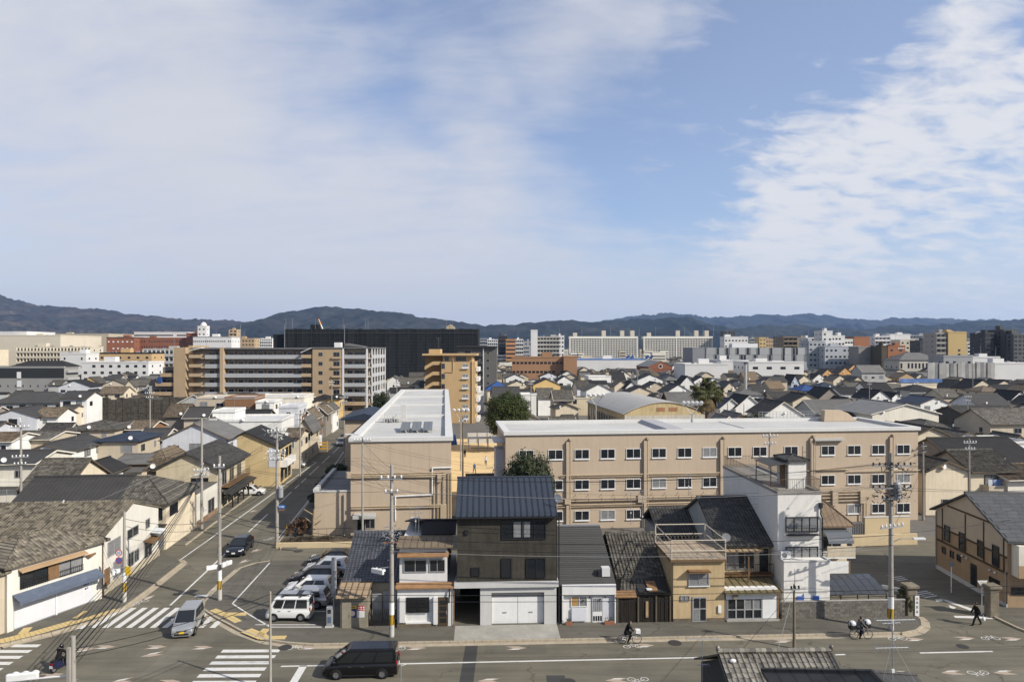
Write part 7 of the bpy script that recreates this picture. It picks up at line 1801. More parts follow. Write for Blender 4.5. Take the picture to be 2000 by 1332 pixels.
    for s in (-1,1):
        for x in (-.30*L, .31*L): wheel(t, x, s*(w-.06), r, .19); a_ = MB(); a_.ring((x,s*(w+.004),r), 0, r+.055, 'y', 18); a_.build('wheel_arch', TRIMB, t)
        hl = MB(); x_ = .47*L; hl.add([(x_-.32,s*w*.97,.64),(x_+.02,s*w*.80,.60),(x_+.045,s*w*.50,.58),(x_+.01,s*w*.50,.70),(x_-.01,s*w*.80,.73),(x_-.34,s*w*.95,.78)], [(0,1,4,5),(1,2,3,4)]).build('headlight', LAMP, t)
        MB().box(-.5*L-.012, -.485*L, min(s*w*.62,s*w*.93), max(s*w*.62,s*w*.93), .76, .95 if kind in ('sedan','hatch') else 1.02).build('tail_light', TAIL, t)
        MB().box(xf0-.42, xf0-.26, min(s*(w+.0),s*(w+.20)), max(s*(w+.0),s*(w+.20)), zb+.05, zb+.22).build('mirror', col, t)
        for u in ((-.05,.18) if kind != 'van' else (-.04,.13)): MB().box(u*L-.1, u*L+.1, min(s*(w-.005),s*(w+.02)), max(s*(w-.005),s*(w+.02)), .80, .835).build('door_handle', CHROME, t)
        MB().box(-.25*L, .25*L, min(s*w*.975,s*w*.99), max(s*w*.975,s*w*.99), gc+.02, gc+.10).build('side_skirt', TRIMB, t)
    MB().box(.487*L, .503*L, -w*.62, w*.62, .28, .40).build('lower_grille', TRIMB, t); MB().box(.485*L, .502*L, -w*.45, w*.45, .54, .60).build('grille', TRIMB, t)
    MB().box(.503*L, .509*L, -.17, .17, .40, .55).build('licence_plate', plate, t); MB().box(-.509*L, -.503*L, -.17, .17, .55, .70).build('licence_plate', plate, t)
    if rack:
        rk2 = MB().box(-.46*L, .22*L, -w*.62, w*.62, HH+.16, HH+.19).build('roof_load', pm('load_silver', (.50,.51,.52), .35, .5, .05, metal=.5), t)
        for x in (-.3*L, .1*L): MB().box(x-.03, x+.03, -w*.86, w*.86, HH+.02, HH+.16).build('rack_bar', BLKMET, t)
        MB().box(-.30*L, -.18*L, -w*.60, w*.60, HH+.19, HH+.205).build('load_strip', BLKMET, t)
    return t
white = paint('white', (.74,.74,.73)); black = pm('paint_black', (.004,.004,.005), .22, .4, .02, 1, coat=.25); silver = paint('silver', (.42,.43,.44), .5); navy = pm('paint_navy', (.008,.011,.018), .22, .4, .02, 1, coat=.3); grey = paint('grey', (.16,.165,.17), .4)
car('black minivan driving along the front road', (-9.75,44.3), math.pi+FA, 4.75, 1.75, 1.83, 'van', black, name='minivan')
car('silver boxy kei wagon turning across the zebra crossing', (-24.25,51.1), R(-80), 3.35, 1.54, 1.72, 'wagon', silver, PLATEY, name='kei_wagon')
car('dark navy saloon coming down the side street', (-28.3,71.0), R(-84), 4.6, 1.8, 1.43, 'sedan', navy, name='saloon_car')
pk = 'cars in the corner car park'
car('white kei van with loaded roof rack in the nearest parking bay', (-17.25,53.1), math.pi, 3.4, 1.48, 1.82, 'kei', white, PLATEY, name='kei_van', cat='van', group=pk, rack=True, z=SLAB)
for k, (lab, kd, c, L_, h_, X) in enumerate((('silver car squeezed behind the white kei van','hatch',silver,4.0,1.5,-16.9),('white hatchback in the third bay of the car park','hatch',white,4.2,1.48,-17.2),('black hatchback between the white hatchback and silver car','hatch',black,4.2,1.5,-17.4),('silver hatchback in the fifth bay of the car park','hatch',paint('pale_silver',(.55,.56,.58),.3),4.2,1.52,-16.9),('black saloon in the farthest parking bay','sedan',black,4.5,1.45,-17.0))):
    car(lab, (X-.12*k,55.75+2.63*k), math.pi, L_, 1.72, h_, kd, c, name='parked_car', group=pk, z=SLAB)
sg = 'cars parked by the side street'
car('white car parked nose out beside the balcony house', (-37.6,98.5), R(8), 3.9, 1.65, 1.48, 'hatch', white, name='parked_car', group=sg)
car('silver saloon parked beyond the yellow house', (-39.0,121.5), R(6), 4.4, 1.7, 1.45, 'sedan', silver, name='parked_car', group=sg)
for k, (X, Y, c, lab) in enumerate(((-37.6,150,silver,'silver car at the head of the distant queue'),(-38.6,158,black,'black car second in the distant queue'),(-39.6,166,grey,'grey car third in the distant queue'),(-41.0,175,white,'white car at the tail of the distant queue'))): car(lab, (X,Y), R(-82), 4.2, 1.7, 1.5, 'hatch', c, name='distant_car', group='queue of cars far up the side street')
# ================================================================ people
def chain(b, pts):
    for (p0, r0), (p1, r1) in zip(pts, pts[1:]): b.tube(p0, p1, r0, r1, 10)
    for (q, r) in pts: b.ball(q, r, 10, 8)
def remesh(o, v):
    m = o.modifiers.new('remesh', 'REMESH'); m.mode = 'VOXEL'; m.voxel_size = v; m.use_smooth_shade = True; return o
HAIR = pm('hair_black', (.010,.009,.009), .5, .4, .1, 5)
def person(label, loc, rz, pose, top, legs, shoe=None, group=None, s=1.0, hood=False, coat=False, z=0.0):
    """facing local +x; pose gives joint positions"""
    t = thing('person', label, 'person', (loc[0],loc[1],z), rz, group); t.scale = (s,s,s)
    J = {k: Vector(v) for k, v in pose.items()}
    pel, chest, neck, head = J['pel'], J['chest'], J['neck'], J['head']
    def limb(b, ex, jac):
        for sd in 'lr':
            sh, el, wr = J['sh'+sd], J['el'+sd], J['wr'+sd]; chain(b, [(sh,.058+ex),(el,.042+ex),(wr,.030+ex)]); b.tube(chest+Vector((0,0,.08)), sh, .08+ex, .06+ex, 10)
    bd = MB(); chain(bd, [(pel,.135),((pel+chest)/2,.125),(chest,.14)]); chain(bd, [(chest+Vector((0,0,.05)),.10),(neck,.055),(head-Vector((0,0,.08)),.05)]); bd.ball(head, (.098,.080,.118), 14, 10); fw = J.get('look', Vector((1,0,0))).normalized()
    sdv = Vector((-fw.y,fw.x,0)); bd.ball(head+fw*.105+Vector((0,0,-.01)), (.018,.018,.026), 6, 5); bd.ball(head+fw*.085+Vector((0,0,-.06)), (.02,.02,.012), 6, 5)
    for e in (-1,1): bd.ball(head+sdv*.083*e, (.016,.016,.03), 6, 5); bd.ball(head+fw*.088+sdv*.032*e+Vector((0,0,.018)), .014, 6, 5)
    limb(bd, 0, False)
    for sd in 'lr':
        hp, kn, an = J['hp'+sd], J['kn'+sd], J['an'+sd]; chain(bd, [(hp,.085),(kn,.058),(an,.038)])
        wr = J['wr'+sd]; d = (wr-J['el'+sd]).normalized(); sv = d.cross(Vector((0,0,1))); sv = sv.normalized() if sv.length > .1 else Vector((0,1,0)); cl = Vector((0,0,-1)) if abs(d.z) < .8 else Vector((1,0,0))
        pm_ = wr+d*.085; bd.tube(wr, pm_, .030, .036, 8)
        for i, L in enumerate((.060,.072,.068,.052)):
            f0 = pm_+sv*(.027-.018*i); f1 = f0+d*L*.55+cl*.012; bd.tube(f0-d*.02, f1, .0085, .008, 6); bd.tube(f1, f1+d*L*.3+cl*L*.4, .008, .007, 6)
        th = wr+d*.035+sv*.03; bd.tube(th-sv*.02, th+sv*.025+d*.03, .011, .010, 6); bd.tube(th+sv*.025+d*.03, th+sv*.02+d*.065+cl*.01, .010, .008, 6)
    remesh(bd.build('body', SKIN, t), .012)
    jk = MB(); chain(jk, [(pel+Vector((0,0,-.02 if not coat else -.12)),.160 if not coat else .175),((pel+chest)/2,.15),(chest,.165)]); jk.ball(chest+Vector((0,0,.10)), (.10,.13,.09), 10, 8); limb(jk, .022, True); remesh(jk.build('jacket', top, t), .02)
    tr = MB(); tr.ball(pel, (.145,.15,.12), 10, 8)
    for sd in 'lr': hp, kn, an = J['hp'+sd], J['kn'+sd], J['an'+sd]; chain(tr, [(hp,.105),(kn,.075),(an+(kn-an)*.08,.062)])
    remesh(tr.build('trousers', legs, t), .02)
    for sd in 'lr':
        an = J['an'+sd]; fd = J.get('foot'+sd, Vector((1,0,0))).normalized(); b = MB(); b.ball(an-Vector((0,0,.03)), .05, 8, 6); b.tube(an-Vector((0,0,.045)), an+fd*.15-Vector((0,0,.055)), .045, .035, 8); b.ball(an+fd*.15-Vector((0,0,.055)), .035, 8, 6); remesh(b.build('shoe', shoe or RUBBER, t), .012)
    hr = MB(); hr.ball(head+Vector((0,0,.025))-fw*.022, (.108,.094,.118), 14, 10)
    if hood: hr.ball(head-fw*.04-Vector((0,0,.10)), (.08,.10,.10), 10, 8)
    remesh(hr.build('hair', HAIR, t), .014); return t
def stand(step=0.0, lean=0.0, arm=.25, z=0.0):
    P = dict(pel=(0,0,.92), chest=(lean*.4,0,1.28), neck=(lean*.55,0,1.44), head=(lean*.65+.02,0,1.58))
    for sd, e in (('l',1),('r',-1)):
        P['sh'+sd] = (lean*.45,.19*e,1.38); P['hp'+sd] = (0,.09*e,.88); u = step*e
        P['kn'+sd] = (u*.55+.03,.10*e,.50); P['an'+sd] = (u-.02 if u >= 0 else u,.10*e,.085+(0 if u >= 0 else .05)); P['el'+sd] = (-u*.35+lean*.3,.24*e,1.10); P['wr'+sd] = (-u*.5+arm*.4+lean*.3,.22*e,.88)
    return P
DKC = pm('cloth_black', (.012,.012,.013), .9, .2, .15, 5); NVC = pm('cloth_navy', (.020,.024,.040), .9, .2, .15, 5); WHC = pm('cloth_white', (.55,.55,.55), .9, .2, .1, 5); BLC = pm('cloth_blue', (.06,.10,.22), .9, .2, .1, 5); GRC = pm('cloth_grey', (.11,.11,.11), .9, .2, .1, 5)
a = gp(1908,1221)
pd = person('person in black walking across the lane carrying a white bag', (a.x,a.y), R(172), stand(.34,.12), DKC, DKC, s=1.03)
bag = thing('shopping_bag', 'white plastic bag held by the person crossing the lane', 'bag', (a.x+.45,a.y-.1,.35), 0); b = MB(); b.ball((0,0,.16), (.13,.09,.17), 10, 8); remesh(b.build('bag_body', WHITEP, bag), .02); MB().tube((0,0,.3),(-.03,.02,.5),.012,.012,5).build('bag_handle', WHITEP, bag)
for px_, py_, rz, lab, tp, lg, st in ((908,893,100,'child in black by the tall pole on the playground',DKC,DKC,.1),(948.6,908,-80,'child in pale blue top standing mid playground',WHC,NVC,.15),(980,893,200,'child in white running near the school corner',WHC,DKC,.4),(926.5,923.5,-60,'child in blue jersey nearest the tiled shed roof',BLC,DKC,.3),(965.5,926,120,'child in white top with dark shorts kicking near the shed',WHC,DKC,.45)):
    a = gp(px_, py_); person(lab, (a.x,a.y), R(rz), stand(st,.05), tp, lg, s=.97, group='children on the playground')
# ---------------------------------------------------------------- bicycles
def bicycle(label, loc, rz, frame, seats=False, basket=True):
    t = thing('bicycle', label, 'bicycle', (loc[0],loc[1],0), rz, None); R_ = .33
    for x in (-.52,.55):
        w_ = thing_part = MB(); n = 20
        for i in range(n): a, c = 2*math.pi*i/n, 2*math.pi*(i+1)/n; w_.tube((R_*math.cos(a),0,R_*math.sin(a)),(R_*math.cos(c),0,R_*math.sin(c)),.022,.022,5)
        wo_ = w_.build('wheel', RUBBER, t, (x,0,R_+.02)); b = MB()
        for i in range(10): a = 2*math.pi*i/10; b.tube((0,0,0),(R_*math.cos(a),0,R_*math.sin(a)),.004,.004,3)
        b.tube((0,-.05,0),(0,.05,0),.025,.025,6); b.build('spokes', STEEL, wo_, kind='stuff')
    b = MB(); bb = Vector((-.08,0,.29)); st = Vector((-.22,0,.72)); hd = Vector((.38,0,.78)); ra = Vector((-.52,0,.35)); fa = Vector((.55,0,.35))
    for p0, p1 in ((bb,st),(bb,hd-Vector((0,0,.15))),(ra,bb),(ra,st),(hd,fa),(st-Vector((0,0,.25)),hd-Vector((0,0,.25)))): b.tube(p0, p1, .02, .02, 6)
    b.tube(hd, hd+Vector((-.05,0,.22)), .016, .016, 6); b.build('frame', frame, t)
    h0 = hd+Vector((-.05,0,.22)); MB().path([h0+Vector((-.16,.27,0)),h0+Vector((0,.14,.02)),h0+Vector((0,-.14,.02)),h0+Vector((-.16,-.27,0))], .014, 6).build('handlebar', STEEL, t)
    MB().ball(st+Vector((-.02,0,.05)), (.13,.08,.04), 10, 6).build('saddle', TRIMB, t); b = MB(); b.tube(bb+Vector((0,-.12,0)), bb+Vector((0,.12,0)), .02, .02, 5); b.build('crank', STEEL, t)
    for x in (-.52,.55):
        b = MB()
        for i in range(6): a, c = .5+i*.36, .5+(i+1)*.36; b.tube((x+.37*math.cos(a),0,.35+.37*math.sin(a)),(x+.37*math.cos(c),0,.35+.37*math.sin(c)),.02,.02,4)
        b.build('mudguard', STEEL, t)
    if basket and not seats: MB().box(.45,.78,-.17,.17,.78,1.02).build('basket', WHITEP, t)
    if seats:
        for nm, x, z_ in (('rear_child_seat',-.62,.78),('front_child_seat',.48,.86)):
            b = MB(); b.box(x-.18,x+.18,-.17,.17,z_,z_+.07); b.box(x-.22,x-.15,-.17,.17,z_,z_+.50); b.box(x-.18,x+.16,-.19,-.16,z_,z_+.3); b.box(x-.18,x+.16,.16,.19,z_,z_+.3); so = b.build(nm, TRIMB, t)
            c = MB(); c.ball((x,0,z_+.36), (.27,.21,.24), 12, 8); c.build('rain_cover', pm('rain_cover', (.62,.63,.65), .3, .5, .1, 3), so, smooth=True)
        MB().box(-.80,-.35,-.08,.08,.70,.74).build('carrier', STEEL, t)
    return t
def ride(z=.0):
    P = dict(pel=(-.22,0,.92), chest=(-.06,0,1.24), neck=(.0,0,1.40), head=(.05,0,1.54))
    for sd, e, kx, kz, ax_, az in (('l',1,.16,.80,.05,.36),('r',-1,.12,.62,-.10,.16)):
        P['sh'+sd] = (-.02,.18*e,1.34); P['el'+sd] = (.13,.25*e,1.12); P['wr'+sd] = (.27,.26*e,1.02); P['hp'+sd] = (-.2,.09*e,.88); P['kn'+sd] = (kx,.10*e,kz); P['an'+sd] = (ax_-.05,.11*e,az)
    return P
a = gp(1229,1257); bicycle('white city bicycle ridden past the timber fence', (a.x,a.y), FA, WHITEP)
person('cyclist in long black coat and hood riding the white bicycle', (a.x,a.y), FA, ride(), DKC, DKC, hood=True, coat=True)
a = gp(1681,1248); bicycle('bicycle with covered child seats front and back', (a.x,a.y), FA, BLKMET, True)
person('cyclist in dark jacket on the bicycle with child seats', (a.x,a.y), FA, ride(), GRC, NVC)
# motor scooter and rider
a = gp(120,1306)
sc_ = thing('motor_scooter', 'navy motor scooter heading away beside the near pole', 'scooter', (a.x,a.y,0), R(78)); NVP = paint('scooter_navy', (.010,.014,.05))
for x in (-.58,.58): wheel(sc_, x, 0, .24, .10)
b = MB(); b.prism([(-.75,.45),(-.55,.30),(-.1,.22),(.3,.22),(.42,.35),(.55,.95),(.45,.95),(.25,.40),(-.05,.38),(-.15,.72),(-.75,.75)], -.15, .15); bevel(b.build('body', NVP, sc_), .03); bevel(MB().box(-.75,-.08,-.14,.14,.75,.83).build('seat', TRIMB, sc_), .03)
MB().path([Vector((.42,.32,1.05)),Vector((.48,0,1.0)),Vector((.42,-.32,1.05))], .018, 6).build('handlebar', TRIMB, sc_); MB().box(-.80,-.74,-.08,.08,.60,.70).build('tail_light', TAIL, sc_); MB().box(-.82,-.79,-.11,.11,.38,.54).build('licence_plate', PLATEW, sc_)
for e in (-1,1): MB().ball((.42,.30*e,1.22), (.02,.07,.05), 8, 6).build('mirror', TRIMB, sc_)
R2 = ride(); R2 = {k: (v[0]-.05, v[1]*1.15, v[2]-.04) for k, v in R2.items()}; R2['anl'] = (.15,.14,.33); R2['anr'] = (.15,-.14,.33); R2['knl'] = (.17,.16,.72); R2['knr'] = (.17,-.16,.72)
rd_ = person('rider in black with helmet on the navy scooter', (a.x,a.y), R(78), R2, DKC, DKC); b = MB(); b.ball((.0,0,1.54), (.145,.13,.14), 14, 10); b.build('helmet', pm('helmet_black', (.01,.01,.012), .2, .6, 0), rd_, smooth=True)
# ================================================================ poles, wires, signs
YB = pm('stripe_yellow', (.42,.27,.03), .7, .3, .1, 4); INSB = pm('insulator_dark', (.03,.03,.032), .4, .5, 0); GREYB = pm('transformer_grey', (.30,.31,.32), .5, .4, .08)
def arm(t, z, L, rz, n=4, dark=False, name='crossarm'):
    a = MB().box(-L/2, L/2, -.045, .045, z-.045, z+.045).build(name, STEEL, t, (0,-.16,0), rz)
    im = shared(('ins', dark), lambda: MB().tube((0,0,0),(0,0,.10),.05,.075,8).tube((0,0,.10),(0,0,.22),.085,.05,8).mesh('insulator', INSB if dark else PORC))
    for k in range(n): ob('insulator', im, a, (-L/2+.08+(L-.16)*k/(n-1), 0, z+.045))
    return a
def signal(t, x, y, z, rz, lens=3):
    o = MB().box(-.55,.55,-.10,.10,-.18,.18).build('signal_head', PORC, t, (x,y,z), rz); bevel(o, .05)
    for k in range(3):
        v = MB(); c = -.34+.34*k
        for i in range(8): a0, a1 = math.pi*i/8, math.pi*(i+1)/8; v.quad((c+.14*math.cos(a0),-.10,.14*math.sin(a0)),(c+.14*math.cos(a1),-.10,.14*math.sin(a1)),(c+.14*math.cos(a1),-.32,.14*math.sin(a1)),(c+.14*math.cos(a0),-.32,.14*math.sin(a0)))
        v.build('visor', PORC, o); MB().ring((c,-.105,0), 0, .13, 'y', 12).build('lens', pm(('lens_green','lens_amber','lens_red')[k], ((.02,.14,.10),(.28,.16,.02),(.24,.02,.02))[k], .3, .5, 0), o)
    return o
def pole(label, X, Y, h, r=.17, rz=0.1, arms=(), stripe=False, trans=None, lamp=None, bolts=True, base=0.0, mat=None, name='utility_pole', group='utility poles'):
    t = thing(name, label, 'utility pole', (X,Y,base), 0, group)
    MB().tube((0,0,0),(0,0,h),r,r*.62,12).build('shaft', mat or POLEM, t, smooth=False)
    if stripe:
        MB().tube((0,0,1.0),(0,0,1.75),r*1.03,r*1.02,12).build('warning_sleeve', YB, t); MB().tube((0,0,1.75),(0,0,2.6),r*1.03,r*1.0,12).build('white_sleeve', WHITEP, t); MB().tube((0,0,.2),(0,0,1.0),r*1.05,r*1.03,12).build('white_sleeve', pm('sleeve_pale',(.5,.48,.44),.8,.2,.2,3), t)
        b = MB()
        for k in range(4): b.tube((r*1.06*math.cos(k*1.57-.8),r*1.06*math.sin(k*1.57-.8),1.02),(r*1.06*math.cos(k*1.57-.3),r*1.06*math.sin(k*1.57-.3),1.72),.03,.03,4)
        b.build('black_stripe', BLKMET, t, kind='stuff')
    for (z, L, n, dk) in arms: arm(t, z, L, rz, n, dk)
    if trans:
        o = MB(); o.tube((.42,-.1,trans),(.42,-.1,trans+1.0),.27,.27,12); o = o.build('transformer', GREYB, t); MB().tube((.42,-.1,trans+1.0),(.42,-.1,trans+1.12),.2,.1,10).build('lid', GREYB, o)
        for k in range(3): MB().tube((.3+.12*k,-.1,trans+1.1),(.3+.12*k,-.1,trans+1.3),.035,.03,6).build('bushing', PORC, o)
    if lamp:
        z, dx, dy = lamp; o = MB().path([Vector((0,0,z)),Vector((dx*.4,dy*.4,z+.35)),Vector((dx,dy,z+.4))], .035, 6).build('lamp_arm', STEEL, t); MB().box(dx-.12,dx+.75 if dx > 0 else dx-.75,dy-.12,dy+.12,z+.34,z+.46).build('lamp_head', PORC, o) if dx > 0 else MB().box(dx-.7,dx+.12,dy-.12,dy+.12,z+.34,z+.46).build('lamp_head', PORC, o)
    if bolts:
        b = MB()
        for k in range(int(h/.5)-4): a = k*2.3; b.tube((r*.7*math.cos(a),r*.7*math.sin(a),2.2+.5*k),(r*1.7*math.cos(a),r*1.7*math.sin(a),2.2+.5*k),.012,.012,4)
        b.build('step_bolts', STEEL, t, kind='stuff')
    return t
A = {}
def at(px, D): return (wx(px,D), D)
g_ = gp(765,1246)
p1 = pole('concrete pole with yellow sleeve in front of the white two-storey house', g_.x, g_.y, 12.6, .18, FA, ((11.6,1.6,4,False),(10.6,1.0,3,False)), True)
signal(p1, -1.0, -.1, 4.9, R(150)); MB().tube((0,0,5.2),(-1.0,-.1,5.1),.03,.03,5).build('signal_arm', STEEL, p1)
cb = MB(); rnd = random.Random(3)
for k in range(60): q = Vector((rnd.gauss(0,.30),rnd.gauss(-.1,.22),7.6+rnd.gauss(0,.35))); cb.tube(q, q+Vector((rnd.gauss(0,.22),rnd.gauss(0,.15),rnd.gauss(0,.16))), .025, .02, 4)
cb.build('cable_cluster', CABLEG, p1, kind='stuff')
b = MB(); b.tube((-.6,-.2,7.0),(.6,-.2,7.05),.035,.035,4); b.build('orange_guard', pm('guard_orange', (.55,.20,.04), .6, .3, .1), p1)
p2 = pole('lamp pole with curved top against the school end wall', *at(708,75.5), 11.3, .13, FA, ((10.9,1.9,6,False),), lamp=(11.2,-1.2,0)); 
p3 = pole('signal pole at the rounded kerb of the car park corner', *at(429,56.9), 12.1, .17, .2, ((11.2,.9,3,False),), True); signal(p3, -.45, -.2, 2.9, R(215)); signal(p3, .55, .1, 3.1, R(250))
p4 = pole('tall lamp pole with cable bundle on the left pavement', *at(394,79.5), 13.0, .17, .5, ((6.9,1.7,5,False),(6.3,1.5,5,False)), lamp=(12.4,.9,.2)); cb = MB()
for k in range(70): q = Vector((rnd.gauss(.1,.55),rnd.gauss(-.1,.4),6.6+rnd.gauss(0,.35))); cb.tube(q, q+Vector((rnd.gauss(0,.2),rnd.gauss(0,.2),rnd.gauss(0,.16))), .03, .02, 4)
cb.build('cable_cluster', PORC, p4, kind='stuff')
p5 = pole('tall power pole with transformer on the school side of the street', *at(541,73.0), 12.7, .19, .4, ((12.2,1.9,6,False),(10.0,1.9,6,False),(9.2,1.4,4,False)), trans=5.2); cb = MB()
for k in range(90): q = Vector((rnd.gauss(0,.6),rnd.gauss(-.1,.35),rnd.choice((12.0,9.7))+rnd.gauss(0,.25))); cb.tube(q, q+Vector((rnd.gauss(0,.25),rnd.gauss(0,.2),rnd.gauss(0,.15))), .022, .018, 4)
cb.build('cable_cluster', PORC, p5, kind='stuff')
sgn = MB().box(.25,.95,-.24,-.21,4.05,4.40).build('one_way_sign', pm('sign_blue', (.03,.16,.48), .5, .4, 0), p5); MB().add([(.32,-.25,4.19),(.68,-.25,4.19),(.68,-.25,4.12),(.88,-.25,4.225),(.68,-.25,4.33),(.68,-.25,4.26),(.32,-.25,4.26)], [(0,1,5,6),(2,3,4)]).build('arrow', WHITEP, sgn); MB().box(.3,.9,-.24,-.21,3.8,3.98).build('sub_sign', pm('sign_brown', (.22,.12,.07), .6, .3, 0), p5)
p6 = pole('short concrete pole with two round traffic signs on the left pavement', *at(243,56.4), 7.6, .16, 1.2, (), True, bolts=False)
RED = pm('sign_red', (.50,.03,.03), .5, .4, 0)
for z_, kd in ((4.25,'speed'),(3.62,'nopark')):
    d_ = MB(); d_.ring((-.35,-.20,z_), 0, .23, 'y', 24); d_ = d_.build('round_sign', WHITEP if kd == 'speed' else pm('sign_blue', (.03,.16,.48)), p6); MB().ring((-.35,-.205,z_), .22, .29, 'y', 24).build('sign_ring', RED, d_)
    if kd == 'speed':
        b = MB()
        for x0 in (-.46,-.28):
            b.box(x0-.055,x0+.055,-.212,-.208,z_+.09,z_+.115); b.box(x0-.055,x0+.055,-.212,-.208,z_-.115,z_-.09); b.box(x0+.035,x0+.058,-.212,-.208,z_-.09,z_+.09)
            if x0 < -.4: b.box(x0-.03,x0+.035,-.212,-.208,z_-.012,z_+.012)
            else: b.box(x0-.058,x0-.035,-.212,-.208,z_-.09,z_+.09)
        b.build('numerals', pm('sign_blue', (.03,.16,.48)), d_)
    else: MB().add([(-.53,-.21,z_+.13),(-.49,-.21,z_+.17),(-.17,-.21,z_-.13),(-.21,-.21,z_-.17)], [(0,3,2,1)]).build('slash', RED, d_)
MB().box(.12,.55,-.1,-.07,2.4,3.1).build('yellow_notice', pm('notice_yellow', (.75,.48,.02), .6, .3, .05), p6)
signal(p6, -1.05, .1, 2.6, R(130)); signal(p6, -.35, .3, 2.7, R(245)); MB().tube((0,0,2.9),(-1.0,.1,2.75),.03,.03,5).build('signal_arm', STEEL, p6)
p7 = pole('nearest concrete pole standing in the junction foreground', *at(143,32.5), 7.35, .16, .3, (), False, bolts=True); signal(p7, -2.45, .05, 5.4, R(192)).scale = (1.25,1,1); MB().tube((0,0,5.5),(-2.6,0,5.25),.045,.035,6).tube((0,0,4.9),(-2.6,0,5.1),.035,.03,6).build('signal_arm', PORC, p7); MB().box(-.14,.0,-.28,-.15,5.0,6.9).build('conduit', POLEM, p7)
p8 = pole('slim concrete pole at the foreground zebra crossing', *at(528,42), 6.1, .095, .3, (), bolts=False)
g_ = gp(1740,1233)
p9 = pole('tall concrete pole crowded with insulators before the tall white house', g_.x, g_.y, 13.3, .20, FA, ((12.35,3.0,7,True),(10.7,3.0,7,True),(9.9,1.6,5,True)), True, trans=10.0, lamp=(6.6,1.6,-.3)); cb = MB()
for k in range(130): q = Vector((rnd.gauss(0,.75),rnd.gauss(-.15,.4),rnd.choice((12.3,10.6,9.9))+rnd.gauss(0,.22))); cb.tube(q, q+Vector((rnd.gauss(0,.25),rnd.gauss(0,.2),rnd.gauss(0,.14))), .035, .025, 5)
cb.build('cable_cluster', INSB, p9, kind='stuff'); arm(p9, 6.9+.9, 2.2, FA+.3, 6)
g_ = gp(1551,1266)
p10 = pole('thin brown pole with stay wires at the kerb by the block wall', g_.x, g_.y, 4.5, .11, .1, ((4.2,.7,3,True),), bolts=False, mat=pm('pole_brown', (.20,.165,.125), .9, .2, .2, 2)); MB().tube((.05,0,4.4),(.05,0,5.6),.03,.02,6).build('extension_rod', STEEL, p10)
p11 = pole('weathered pole right of the long school wing', *at(1803,84), 9.6, .15, .6, ((9.1,1.4,4,True),(8.4,1.0,4,True)))
p12 = pole('dark tall pole between the school wings', *at(904,98), 11.2, .15, .2, ((10.6,1.2,3,False),), mat=pm('pole_dark', (.16,.14,.11), .9, .2, .2, 1))
p13 = pole('grey pole standing left among the far-left roofs', *at(41,76), 12.8, .16, .3, ((12.3,1.8,5,False),(9.0,1.6,5,False),(8.2,1.2,4,False)), lamp=(12.9,-.3,.1))
for i, (px_, D, h, lab) in enumerate(((293,128,13.2,'slim pole in front of the netted lot'),(1503,72,12.3,'white-topped pole behind the tall white house'),(1893,84,10.0,'grey pole between the roofs beside the school end'),(1890,150,11.0,'tall pole in front of the charcoal house'),(1698,200,12.0,'slim pole behind the railed school roof'),(1400,170,9.8,'grey post right of the palm'),(1421,150,9.2,'second grey post right of the palm'),(1453,150,9.0,'third grey post right of the palm'),(1245,300,12,'distant pole behind the arched hall'),(1037,190,12.5,'slim pole right of the round tree'),(1580,290,12,'distant pole before the white factory'),(1900,260,12,'distant pole below the clear scaffold'),(775,180,12.6,'pole between the school roof and the tan apartments'),(648,195,12,'pole at the foot of the tan apartments'),(586,105,11.5,'pole beside the terraced street houses'),(672,140,11.5,'far pole on the school side of the street'))):
    pole(lab, *at(px_,D), h, .14, SA, ((h-.5,1.7,5,False),(h-1.3,1.3,4,False)) if i not in (5,6,7) else (), bolts=False)
# floodlights
def flood(label, X, Y, h, n=4):
    t = thing('floodlight_mast', label, 'floodlight', (X,Y,0), 0, 'playground floodlights'); MB().tube((0,0,0),(0,0,h-1.2),.14,.10,8).build('mast', STEEL, t)
    for s in (-1,1): MB().tube((0,0,h-1.5),(s*1.0,0,h),.05,.05,5).build('bracket', STEEL, t)
    MB().tube((-1.3,0,h),(1.3,0,h),.05,.05,5).build('crossbar', STEEL, t)
    for k in range(n):
        b = MB(); b.ball((0,0,0), (.30,.26,.30), 10, 8); b.ring((0,-.24,-.02), 0, .22, 'y', 12, 1); b.build('lamp', [PORC, GLASSC], t, (-1.2+2.4*k/(n-1),-.1,h+.25), smooth=True)
flood('floodlight mast in front of the arched hall side wall', *at(1164,112), 13.2); flood('floodlight mast beside the round tree', *at(900,118), 10.2); flood('floodlight cluster rising over the long school roof', *at(1352,93), 13.4, 5)
# small street furniture
g_ = gp(643,1228); t = thing('payment_machine', 'grey parking payment machine at the car park edge', 'machine', (g_.x,g_.y,SLAB), FA); bevel(MB().box(-.22,.22,0,.35,.1,1.55).build('cabinet', GREYB, t), .03); MB().box(-.3,.3,-.05,.45,0,.1).build('plinth', LCONC, t); MB().box(-.13,.13,-.012,-.002,1.05,1.35).build('screen', GLASS, t); MB().box(-.13,.13,-.012,-.002,.35,.8).build('panel', pm('panel_blue', (.10,.13,.2), .5, .4, .05), t)
t = thing('parking_sign', 'tall grey sign post behind the payment machine', 'sign', (g_.x+.05,g_.y+1.2,SLAB), FA); MB().tube((0,0,0),(0,0,4.9),.06,.06,8).build('post', GREYB, t); bevel(MB().box(-.18,.18,-.1,.1,1.9,4.9).build('board', GREYB, t), .02); MB().box(-.14,.14,-.115,-.102,3.9,4.7).build('sign_face', pm('face_pale', (.45,.46,.48), .6, .3, .1), t)
